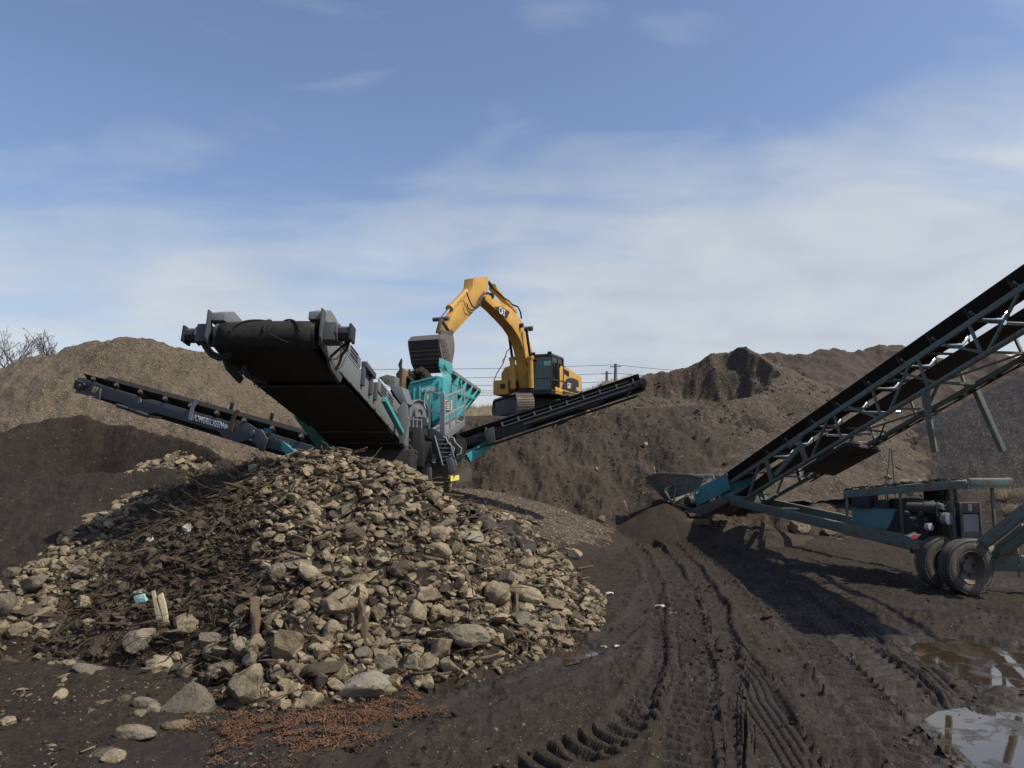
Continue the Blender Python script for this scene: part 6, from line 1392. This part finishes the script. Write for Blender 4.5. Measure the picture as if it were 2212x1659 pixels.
# pebbles spread on the yard, the pad and the mud
pts = scatter(1500, -9, 9, 6.2, 24, g0, lambda X, Y: ~on_pile(X, Y) & (fbm(X, Y, 2.0, 2, .5, 33) > .08), 8); stones_mesh('pebbles', pts, 0, 'rock_grey', np.random.default_rng(9).uniform(.008, .028, len(pts)), 10, label='pebbles strewn over the muddy yard', cat='pebbles')
pts = scatter(3600, -7, 3, 13, 24, pad_h, lambda X, Y: ~on_pile(X, Y) & (base_h(X, Y) > .12), 11); stones_mesh('pad_stones', pts, 0, 'rock_tan', np.random.default_rng(12).uniform(.015, .06, len(pts)), 13, label='loose gravel on the sloping pad beside the rubble pile', cat='gravel')
pts = scatter(14000, -15, -4, 17, 28, left_h, lambda X, Y: (left_h(X, Y) > .3) & (left_h(X, Y) > dark_h(X, Y)), 14); stones_mesh('mound_chips', pts, 0, 'rock_tan', np.random.default_rng(15).uniform(.012, .045, len(pts)), 16, label='stone chips on the face of the tan gravel mound', cat='gravel')
pts = scatter(900, -7.5, -2.2, 6.0, 10.5, g0, lambda X, Y: ~on_pile(X, Y) & (fbm(X, Y, 1.2, 3, .5, 35) > -.1), 36); stones_mesh('mud_stones', pts, 0, 'rock_grey', np.exp(np.random.default_rng(37).normal(math.log(.022), .5, len(pts))).clip(.008, .07), 38, label='loose stones and flakes pressed into the mud at the lower left', cat='stones')
pts = scatter(2600, -7.5, -1.0, 6.0, 10, g0, lambda X, Y: ~on_pile(X, Y) & (fbm(X, Y, .8, 3, .5, 39) > .05), 40); stones_mesh('mud_clods', pts, 0, 'mud', np.exp(np.random.default_rng(41).normal(math.log(.022), .5, len(pts))).clip(.008, .07), 42, label='dark clods of mud at the lower left of the yard', cat='mud')
pts = scatter(9000, -3, 18, 22, 34, bench_h, lambda X, Y: (Y < np.interp(X, BX, BY)) & (bench_h(X, Y) > .2) & (fbm(X, Y, 1.6, 3, .55, 47) > -.15), 48); stones_mesh('soil_clods', pts, 0, 'peak', np.exp(np.random.default_rng(49).normal(math.log(.032), .5, len(pts))).clip(.012, .11), 50, label='clods of soil that have rolled down the face of the bank', cat='soil')
pts = scatter(5000, 4, 22, 30, 42, lambda X, Y: np.maximum(peak_h(X, Y), bench_h(X, Y)), lambda X, Y: (peak_h(X, Y) > bench_h(X, Y)) & (fbm(X, Y, 2.2, 3, .55, 53) > -.2), 54); stones_mesh('soil_clods', pts, 0, 'peak', np.exp(np.random.default_rng(55).normal(math.log(.045), .55, len(pts))).clip(.012, .18), 56, label='clods and stones on the slopes of the peaked brown mound', cat='soil')
# stones in the valley behind the trailer and by the tongue
far_fn = lambda X, Y: np.maximum(np.maximum(apron_h(X, Y), base_h(X, Y)), np.maximum(side_h(X, Y), bench_h(X, Y)))
for px, py, w, kind, lab in ((1908, 1006, 26, 'slab', 'flat pale rock at the top of the stony gully behind the trailer'), (1938, 1010, 30, 'slab', 'leaning pale slab next to the flat rock in the gully behind the trailer'), (1955, 1042, 26, 'block', 'pale block at the bottom of the stony gully behind the trailer'), (1985, 1040, 12, 'round', 'small round stone right of the pale block in the gully'), (1918, 1030, 18, 'angular', 'small angular stone below the leaning pale slab in the gully'),
        (1725, 1140, 34, 'round', 'dirty hump of rock on the ground in front of the tongue beams'), (1792, 1146, 26, 'round', 'low dirty rock under the middle of the tongue beam'), (1842, 1152, 14, 'angular', 'small pale rock under the tongue beam near the fuel tank'), (1815, 1162, 10, 'slab', 'tiny flat stone on the gravel below the tongue beam'),
        (1496, 1126, 22, 'angular', 'tan rock at the edge of the small fine soil heap'), (1300, 1122, 16, 'round', 'pale rock above the left end of the fine soil heap'), (1385, 1028, 0, 'round', '')):
    if w: put_rock(px, py, w * 1.2, kind, 'rock_tan', lab, fn=far_fn, group='stones behind the conveyor', d1=34.)
for k in range(26):
    px, py = random.gauss(1930, 26), random.gauss(1026, 16); put_rock(px, py, random.uniform(6, 11), random.choice(('round', 'angular', 'slab')), random.choice(('rock_tan', 'rock_grey')), 'small stone among many in the stony gully behind the trailer', fn=far_fn, group='small stones in the gully', d1=34.)
for px, py, w, lab in ((1358, 1030, 0, ''), (1392, 960, 20, 'lone brown boulder halfway up the soil bank'), (1290, 1012, 13, 'small pale stone low on the soil bank beside the screening plant'), (1310, 1010, 0, ''), (1215, 905, 26, 'flat tan rock near the top edge of the bank below the right belt arm'), (1620, 985, 14, 'small clod of stone on the bank above the conveyor tail'), (1705, 943, 24, 'pale boulder peeping over the belt of the stacking conveyor'), (1470, 875, 14, 'small tan stone on the ledge below the peaked mound')):
    if w: put_rock(px, py, w, 'angular', 'rock_tan', lab, fn=far_fn, group='stones on the soil bank', d1=40.)

# ---- logs, branches, roots, boards
def branch(p, q, r, bend=.08, n=7, taper=.6, mat='wood', name='branch', label=None, cat='branch', group=None, sides=8, fork=0):
    p, q = np.asarray(p, float), np.asarray(q, float); L_ = np.linalg.norm(q - p); mb = MB(); pts = [p]; n = max(n, 13)
    for i in range(1, n): t = i / n; pts.append(p + (q - p) * t + np.array([random.gauss(0, 1), random.gauss(0, 1), random.gauss(0, .7)]) * bend * L_ * math.sin(math.pi * t) * .6)
    pts.append(q); mb.path(pts, r, sides, r * taper); ph = random.uniform(0, 50)
    for i in range(len(mb.v)):
        c = pts[min(i // sides, len(pts) - 1)]; a_ = np.array(mb.v[i]) - c; k_ = 1 + .34 * float(gnoise(np.array(i % sides * .8 + ph), np.array(i // sides * .9))) + .18 * math.sin(i * 2.4 + ph); mb.v[i] = tuple(c + a_ * k_)
    for k in range(fork):
        i = random.randint(2, n - 1); d_ = unit(q - p) + np.array([random.gauss(0, .6), random.gauss(0, .6), abs(random.gauss(0, .6))]); l = L_ * random.uniform(.2, .4); mb.path([pts[i], pts[i] + d_ * l * .5, pts[i] + d_ * l + V(0, 0, random.gauss(0, .05))], r * .6, 6, r * .25)
    o = mb.build(name, mat, None, smooth=60); return tag(o, label, cat, group)
def S3(px, py, up=0.0, fn=surf_h, d1=22.):
    
    for dy in range(0, 160, 8):
        c = cast(px, py + dy, fn, d1=d1)
        if c is not None: break
    c[2] += up; return c
LOGS = [
 ((768, 1288), (798, 1405), .085, 'log', 'thick peeling log standing upright in the front of the rubble pile', .12, .02),
 ((548, 1335), (552, 1425), .075, 'log', 'dark pointed stump of timber standing in the front lobe of the pile', .2, .0),
 ((640, 1385), (548, 1440), .05, 'log', 'dark branch slanting across the boulders at the foot of the front lobe', .08, .06),
 ((1113, 1295), (1118, 1362), .055, 'log', 'short upright post low on the right flank of the pile', .12, .0),
 ((945, 1185), (975, 1245), .05, 'log', 'pale cut branch stub sloping down in the middle of the pile', .1, .02),
 ((1005, 1250), (1030, 1320), .05, 'log', 'brown branch stub above the tooth shaped rock', .08, .02),
 ((985, 1185), (1075, 1240), .045, 'log', 'straight brown pole lying on the right slope of the pile', .08, .02),
 ((655, 985), (760, 992), .05, 'log', 'short log lying on the very crest of the pile', .06, .03),
 ((840, 1045), (770, 1060), .045, 'log', 'slightly bent pole lying below the crest under the belt', .07, .03),
 ((905, 1060), (955, 1105), .06, 'log', 'thick dark log sloping down the upper right edge of the pile', .06, .02),
 ((840, 1110), (900, 1140), .05, 'log', 'weathered log on the upper right slope of the pile', .06, .03),
 ((350, 1215), (435, 1240), .06, 'log', 'broken dark log with splintered end in the shaded hollow', .06, .06),
 ((440, 1180), (490, 1118), .03, 'branch', 'long forked branch rising to a bend in the hollow of the pile', .10, .05),
 ((490, 1118), (570, 1140), .022, 'branch', 'thin crooked branch lying right of the forked branch', .10, .1),
 ((400, 1052), (470, 1030), .05, 'log', 'smooth dark log along the left crest of the pile', .06, .02),
 ((505, 1325), (600, 1300), .03, 'branch', 'thin curved branch above the stump in the front lobe', .10, .1),
 ((600, 1270), (660, 1230), .028, 'branch', 'dark leaning branch beside the cap stone of the front lobe', .12, .08),
 ((180, 1180), (215, 1160), .03, 'branch', 'short grey branch among stones at the left end', .08, .05),
 ((880, 1275), (935, 1340), .03, 'branch', 'grey stick wedged between rocks in the middle of the pile', .08, .05),
 ((1140, 1130), (1195, 1150), .035, 'log', 'dark branch sticking out near the right crest of the pile', .09, .02),
 ((735, 1020), (660, 1060), .03, 'branch', 'bent stick lying across the stones below the crest', .1, .1),
 ((900, 1170), (975, 1205), .025, 'branch', 'thin bowed branch crossing the right slope of the pile', .1, .08),
 ((1075, 1150), (1010, 1195), .022, 'branch', 'bundle of thin pale sticks below the black membrane', .1, .05),
 ((760, 1180), (705, 1215), .04, 'log', 'dark rotten log in the middle of the pile', .05, .06),
 ((590, 1075), (650, 1100), .035, 'branch', 'twisted dark root lying high in the hollow', .08, .12),
]
for (a, b, r, nm, lab, up, bend) in LOGS: branch(S3(*a, up), S3(*b, .03), r * .82, bend, mat='wood', name=nm, label=lab, cat=nm, group='logs and branches of the rubble pile', fork=2 if nm == 'branch' else (1 if random.random() < .4 else 0))
def stuff_twigs(name, n, reg, rlen, rad, mat, label, fn=surf_h, curl=.5, lift=.06, seed=1, cat='twigs', sides=4):
    rg = np.random.default_rng(seed); mb = MB(); k = 0; cand = scatter(n * 6, *reg[:4], fn, reg[4], seed)[:n]
    for c in cand:
        l = rg.uniform(*rlen); a = rg.uniform(0, 6.28); d = np.array([math.cos(a), math.sin(a), rg.normal(.05, .22)]); pts = [c + V(0, 0, rg.uniform(0, lift))]
        for i in range(4): d = unit(d + rg.normal(size=3) * np.array([curl, curl, curl * .6])); q = pts[-1] + d * l / 4; pts.append(q)
        g = fn(np.array([p[0] for p in pts]), np.array([p[1] for p in pts]))
        pts = [V(p[0], p[1], max(p[2], gz + rad[0])) for p, gz in zip(pts, g)]
        r = rg.uniform(*rad); mb.path(pts, r, sides, r * .45)
    v = np.array(mb.v); c0 = v.mean(0); me = bpy.data.meshes.new(name); me.from_pydata([tuple(p) for p in (v - c0)], [], mb.f)
    for p in me.polygons: p.use_smooth = True
    return tag(link(name, me, M[mat], None, c0), label, cat, kind='stuff')
hol = lambda X, Y: on_pile(X, Y) & (hollow_w(X, Y) > .5)
stuff_twigs('roots', 1300, (-8.5, -2.4, 8.2, 13.2, hol), (.14, .6), (.0025, .009), 'root', 'tangle of thin dark roots in the hollow of the rubble pile', seed=21, lift=.12)
stuff_twigs('bark_pieces', 190, (-8.5, -2.4, 8.2, 13.2, hol), (.12, .4), (.012, .032), 'root', 'broken bark and root stubs in the hollow of the rubble pile', seed=22, curl=.2)
stuff_twigs('twigs', 520, (-4, 1.6, 8.0, 13.5, on_pile), (.12, .55), (.005, .016), 'wood', 'dry twigs between the stones of the rubble pile', seed=23, curl=.25)
stuff_twigs('wood_pieces', 620, (-4.5, 1.6, 8.0, 13.5, on_pile), (.10, .34), (.014, .036), 'wood', 'broken sticks and bark scraps packed between the stones of the rubble pile', seed=24, curl=.12, lift=.10, sides=6)
# split white board, membrane, mat, boards
a, b = S3(336, 1366, .0), S3(360, 1362, .0); top = V(-.02, .1, .36)
mb = MB(); c_ = S3(357, 1362); rx = V(.10, 0, 0); mb.prism([c_ - rx * .9, c_ - rx * .05 + V(0, 0, .0), c_ + V(-.17, .08, .36), c_ + V(-.20, .08, .47), c_ + V(-.24, .08, .46)], V(0, .03, 0)); mb.prism([c_ + rx * .05, c_ + rx * .55, c_ + V(-.05, .08, .30), c_ + V(-.10, .08, .44), c_ + V(-.16, .08, .40)], V(0, .03, 0))
tag(mb.build('split_board', 'wood_pale', None, .003), 'split pale yellow board standing upright on the left of the rubble pile', 'board')
mb = MB()
def sheet(pts_top, width, sag):
    vs = []; n_ = len(pts_top)
    for i, p in enumerate(pts_top):
        for j in range(7): t = j / 6; vs.append(np.array(p) + np.array(width) * t * (1 + .25 * math.sin(i * 1.7)) + V(random.gauss(0, .02), random.gauss(0, .02), sag * (0, .55, .35, 1, .55, .7, 0)[j] - .03 + random.gauss(0, .03)))
    mb.add(vs, [(i * 7 + j, i * 7 + j + 1, i * 7 + j + 8, i * 7 + j + 7) for i in range(n_ - 1) for j in range(6)])
sheet([S3(1000, 1132, .08), S3(1016, 1138, .13), S3(1032, 1146, .10), S3(1048, 1155, .13), S3(1064, 1166, .08), S3(1080, 1180, .06), S3(1096, 1200, .02)], (.16, .40, .0), .12)
sheet([S3(1050, 1150, .06), S3(1075, 1157, .10), S3(1098, 1166, .12), S3(1112, 1178, .10), S3(1122, 1192, .06), S3(1132, 1212, .02)], (.22, .36, .02), .11)
o = mb.build('membrane', 'fabric', None, smooth=22); so = o.modifiers.new('t', 'SOLIDIFY'); so.thickness = .02
tag(o, 'crumpled black membrane folded over the upper right slope of the rubble pile', 'membrane')
mb = MB(); c_ = P(1000, 1066, 15.4); g_ = pad_h(np.array([c_[0]]), np.array([c_[1]]))[0]; c_[2] = g_ + .10; mb.box(c_, V(.36, .02, 0), V(0, .16, .05), V(0, -.01, .015))
for i in range(26): mb.box(c_ + V(-.34 + i * .0272, 0, .02), V(.006, 0, 0), V(0, .155, .048), V(0, 0, .008))
mb.bar(c_ + V(-.36, -.16, -.04), c_ + V(.36, -.16, -.04), .03, .05)
tag(mb.build('slatted_mat', 'wood_pale', None), 'tan slatted grating lying on the pad in front of the crawler track', 'grating')
mb = MB(); c_ = P(1500, 1124, 24.3); mb.box(c_ + V(-.1, 0, -.05), V(.55, .1, 0), V(-.02, .16, 0), V(0, 0, .09)); tag(mb.build('timber_block', 'wood', None, .01), 'squared timber block propping up the tail of the stacking conveyor', 'timber')
mb = MB(); c_ = P(1502, 1118, 24.5); mb.box(c_ + V(0, .1, .08), V(.22, .05, 0), V(-.01, .12, 0), V(0, 0, .05)); tag(mb.build('timber_offcut', 'wood', None, .008), 'small timber offcut lying on top of the squared timber block', 'timber')
# pipes behind the truss
mb = MB(); mb.tube(P(1770, 1060, 27.5), P(1822, 1108, 26.8), .10, 14); tag(mb.build('pipe', 'rock_tan', None), 'pale dirty pipe sticking out of the soil below the truss', 'pipe')
# dead stalks and sticks on the bank, litter
for a, b, lab in (((1205, 905), (1198, 925), 'pale stick standing in the bank below the right belt arm'), ((1290, 890), (1282, 906), 'thin pale stick leaning on the bank behind the right belt arm'), ((1412, 1008), (1418, 1034), 'dry stalk beside the rim of the feed hopper'), ((1475, 985), (1462, 1000), 'pale stick lying on the bank left of the truss'), ((1348, 1082), (1356, 1108), 'thin crooked stick low on the bank')):
    p_, q_ = S3(*b, 0, far_fn, 40.), S3(*b, 0, far_fn, 40.); p_ = p_ + V(0, -.05, (b[1] - a[1]) / F * p_[1]) + V((a[0] - b[0]) / F * p_[1], 0, 0); branch(p_, q_, .02, .06, label=lab, group='sticks on the soil bank', mat='wood_pale', name='stick', cat='stick')
def scrap(px, py, w, h, mat, label, name='litter', cat='litter'):
    c = np.append(np.array(gp(px, py)), 0); c[2] = g0(np.array([c[0]]), np.array([c[1]]))[0] + .02; mb = MB(); s_ = w / F * c[1] / 2; vs = []
    for i in range(5):
        for j in range(4): vs.append(c + V((i / 2 - 1) * s_, (j / 1.5 - 1) * s_ * h, random.uniform(0, .035)))
    mb.add(vs, [(i * 4 + j, i * 4 + j + 1, i * 4 + j + 5, i * 4 + j + 4) for i in range(4) for j in range(3)]); o = mb.build(name, mat, None); so = o.modifiers.new('t', 'SOLIDIFY'); so.thickness = .004; return tag(o, label, cat)
scrap(1425, 1311, 22, .5, 'litter', 'crumpled white paper scrap on the mud between the wheel tracks and the pile')
scrap(1454, 1330, 16, .6, 'rock_pale', 'pale flat flake lying on the wheel track right of the paper scrap')
scrap(1304, 1402, 15, .8, 'rock_pale', 'white lump beside the end of the muddy puddle'); scrap(1332, 1404, 11, .6, 'litter', 'thin white shred right of the white lump by the puddle')
scrap(1316, 1290, 18, .5, 'litter', 'small pale shred on the mud beyond the right tip of the pile'); scrap(1658, 1333, 22, .7, 'mud', 'dull flat clod on the dark wheel track')
c_ = S3(305, 1302, .04); mb = MB(); mb.box(c_, V(.07, 0, .02), V(0, .05, 0), V(-.02, 0, .05)); tag(mb.build('plastic_scrap', 'mint', None, .015), 'mint green plastic scrap between the dark stones of the hollow', 'plastic scrap')
# red wood chips on the mud
CH = [gp(*p) for p in ((500, 1520), (560, 1508), (680, 1498), (790, 1508), (860, 1526), (900, 1546), (860, 1570), (790, 1590), (690, 1615), (590, 1640), (540, 1610), (520, 1560))]
rg_c = np.random.default_rng(51); chip_ok = lambda X, Y: inpoly(X, Y, CH) + fbm(X, Y, .6, 4, .65, 44) * .5 < rg_c.uniform(-.25, .25, X.shape)
ca = np.array(CH); x0, y0 = ca.min(0) - .3; x1, y1 = ca.max(0) + .3
rg = np.random.default_rng(50); n = 22000; X = rg.uniform(x0, x1, n); Y = rg.uniform(y0, y1, n); m = chip_ok(X, Y) & (fbm(X, Y, .22, 2, .5, 46) > -.35); X, Y = X[m], Y[m]; Zg = np.maximum(g0(X, Y), surf_h(X, Y)); mb = MB()
for x, y, z_ in zip(X, Y, Zg):
    a = rg.uniform(0, 6.28); t = rg.uniform(-.45, .45); l = min(.06, .006 + rg.exponential(.011)); d = V(math.cos(a) * math.cos(t), math.sin(a) * math.cos(t), math.sin(t)); w_ = V(-math.sin(a), math.cos(a), 0)
    mb.box(V(x, y, z_ + rg.uniform(.004, .03)), d * l, w_ * rg.uniform(.002, .006), np.cross(d, w_) * .003)
v = np.array(mb.v); c0 = v.mean(0); me = bpy.data.meshes.new('wood_chips'); me.from_pydata([tuple(p) for p in (v - c0)], [], mb.f); tag(link('wood_chips', me, M['chip'], None, c0), 'reddish brown wood chips spread on the mud at the bottom of the picture', 'wood chips', kind='stuff')
# mud clods along the tracks
pts = scatter(5200, -2.5, 8, 6.2, 16, g0, lambda X, Y: ~on_pile(X, Y) & (fbm(X, Y, 1.1, 3, .55, 61) > .12), 63); rg = np.random.default_rng(64); sz = np.exp(rg.normal(math.log(.018), .5, len(pts))).clip(.006, .06)
stones_mesh('mud_clods', pts, 0, 'mud', sz, 65, label='clods of wet mud thrown up beside the wheel tracks', cat='mud')

# ================================================================ BACKGROUND
def bare_tree(px, py_top, D, zb, seed, label, lean=0.0):
    rg = random.Random(seed); top = P(px, py_top, D); base = V(top[0] - lean, D, zb); H_ = top[2] - zb
    root = thing('bare_tree', base, label, 'tree', 'leafless trees behind the gravel mound'); tr = MB(); cr = MB()
    def grow(p, d, l, r, lv):
        pts = [p]; n = 5
        for i in range(n):
            d = unit(d + np.array([rg.gauss(0, .10), rg.gauss(0, .10), rg.gauss(.03, .06)])); pts.append(pts[-1] + d * l / n)
        (tr if lv == 0 else cr).path(pts, r, 6 if lv == 0 else 4, r * (.45 if lv == 0 else .35))
        if lv >= 4 or r < .008: return
        k = {0: 11, 1: 6, 2: 5, 3: 3}[lv]
        for j in range(k):
            t = rg.uniform(.25 if lv == 0 else .15, 1.0); i = min(n - 1, int(t * n)); q = pts[i] + (pts[i + 1] - pts[i]) * (t * n - i); a = rg.uniform(0, 6.28); sp = rg.uniform(.4, .9)
            dd = unit(d * (1 - sp * .35) + np.array([math.cos(a), math.sin(a), rg.uniform(-.05, .5)]) * sp); grow(q, dd, l * rg.uniform(.32, .52) * (1.15 - .5 * t), max(.012, r * .5 * (1.1 - .5 * t)), lv + 1)
    grow(base, unit(V(lean, 0, H_)), H_ * .92, H_ * .016, 0)
    tr.build('trunk', 'bark', root, smooth=60); v = cr; v.build('crown', 'bark', root, smooth=60)
for i, (px, y, D, ln, lab) in enumerate(((22, 738, 62, .6, 'tall bare tree with a forked top at the far left edge'), (62, 768, 66, 0, 'thin straight bare tree right of the tall forked one'), (-30, 750, 64, .3, 'bare tree partly cut by the left edge of the picture'), (92, 752, 70, -.2, 'bare tree just above the left shoulder of the gravel mound'), (122, 748, 74, .1, 'slender bare tree whose tips show over the gravel mound'), (45, 776, 72, .2, 'small bushy bare tree between the two tall ones at the left'), (8, 775, 70, .0, 'low dense bare tree at the foot of the tall forked one'), (78, 770, 76, -.3, 'faint bare tree behind the shoulder of the gravel mound'))): bare_tree(px, y, D, 1.0, 40 + i, lab, ln)
poles = []
for px, y0, D, lab in ((1330, 786, 120, 'taller grey utility pole on the skyline right of the excavator'), (1311, 802, 140, 'shorter grey utility pole on the skyline beside the taller one')):
    b = P(px - 1, 850, D); t_ = P(px, y0, D); root = thing('utility_pole', b, lab, 'utility pole'); mb = MB(); mb.tube(b, t_, .32, 12, r2=.24); mb.build('pole', 'conc', root); mb = MB(); mb.bar(t_ + V(-.9, 0, -.5), t_ + V(.9, 0, -.4), .12, .14); mb.build('crossarm', 'conc', root); mb = MB()
    for o_ in (-.8, 0, .8): mb.tube(t_ + V(o_, 0, -.4), t_ + V(o_, 0, -.1), .06, 8)
    each(mb, 'insulator', 'white', root); poles.append(t_)
for i, (ya, yb, yc, lab) in enumerate(((797, 788, 800, 'topmost overhead wire on the skyline ending at the taller pole'), (818, 806, 812, 'second overhead wire from the top on the skyline'), (834, 824, 826, 'third overhead wire from the top on the skyline'), (843, 838, 836, 'upper wire of the lower overhead bundle'), (848, 842, 840, 'middle wire of the lower overhead bundle'), (854, 846, 844, 'lower wire of the lower overhead bundle'), (880, 874, 868, 'lowest overhead wire just above the grass bank'))):
    D0, D1 = 118, 122; A, B = P(700, ya, D0), P(1330, yb, D1); C_ = P(1750, yc + 10, 126); mb = MB(); pts = [A + (B - A) * t - V(0, 0, 1) * .9 * 4 * t * (1 - t) * .35 for t in np.linspace(0, 1, 14)] + [B + (C_ - B) * t - V(0, 0, 1) * .5 * 4 * t * (1 - t) for t in np.linspace(.1, 1, 8)]; mb.path(pts, .035, 4); tag(mb.build('overhead_wire', 'hose', None), lab, 'wire', 'overhead wires on the skyline')
# dry grass tufts
def tuft(px, py, fn, h, n, label, d1=40., spread=.2):
    c = cast(px, py, fn, d1=d1)
    if c is None: return
    mb = MB(); rg = random.Random(px * 7 + py)
    for k in range(n):
        a = rg.uniform(0, 6.28); b = c + V(math.cos(a), math.sin(a), 0) * rg.uniform(0, spread); l = h * rg.uniform(.5, 1.1); e = V(math.cos(a), math.sin(a), 0) * l * rg.uniform(.3, 1.0); mb.path([b, b + e * .35 + V(0, 0, l * .6), b + e + V(0, 0, l * rg.uniform(.2, .8))], .006, 3, .002)
    tag(mb.build('grass_tuft', 'straw', None), label, 'grass tuft', 'tufts of dry grass')
tuft(1778, 1112, far_fn, .42, 90, 'drooping tuft of dry grass behind the tongue beams'); tuft(2178, 1080, far_fn, .6, 160, 'large straggling tuft of dry grass behind the right post of the canopy', spread=.35); tuft(2195, 1110, far_fn, .5, 120, 'dry grass tuft lower down behind the perforated strut', spread=.3); tuft(2050, 1072, far_fn, .3, 60, 'dry grass behind the engine under the canopy')
gx = lambda X, Y: np.maximum(grassb_h(X, Y), 4.2)
rg = np.random.default_rng(90); mb = MB(); X = rg.uniform(-6, 14, 5200); Y = rg.uniform(43, 48.5, 5200); Zg = grassb_h(X, Y); m = Zg > 4.3
for x, y, z_ in zip(X[m], Y[m], Zg[m]):
    l = rg.uniform(.12, .4); e = V(rg.normal(0, .12), rg.normal(0, .1), 0); p_ = V(x, y, z_ - .02); mb.add([p_ + V(-.012, 0, 0), p_ + V(.012, 0, 0), p_ + e + V(0, 0, l)], [(0, 1, 2)])
v = np.array(mb.v); c0 = v.mean(0); me = bpy.data.meshes.new('dry_grass'); me.from_pydata([tuple(p) for p in (v - c0)], [], mb.f); tag(link('dry_grass', me, M['straw'], None, c0), 'short dry grass on the bank behind the excavator', 'grass', kind='stuff')
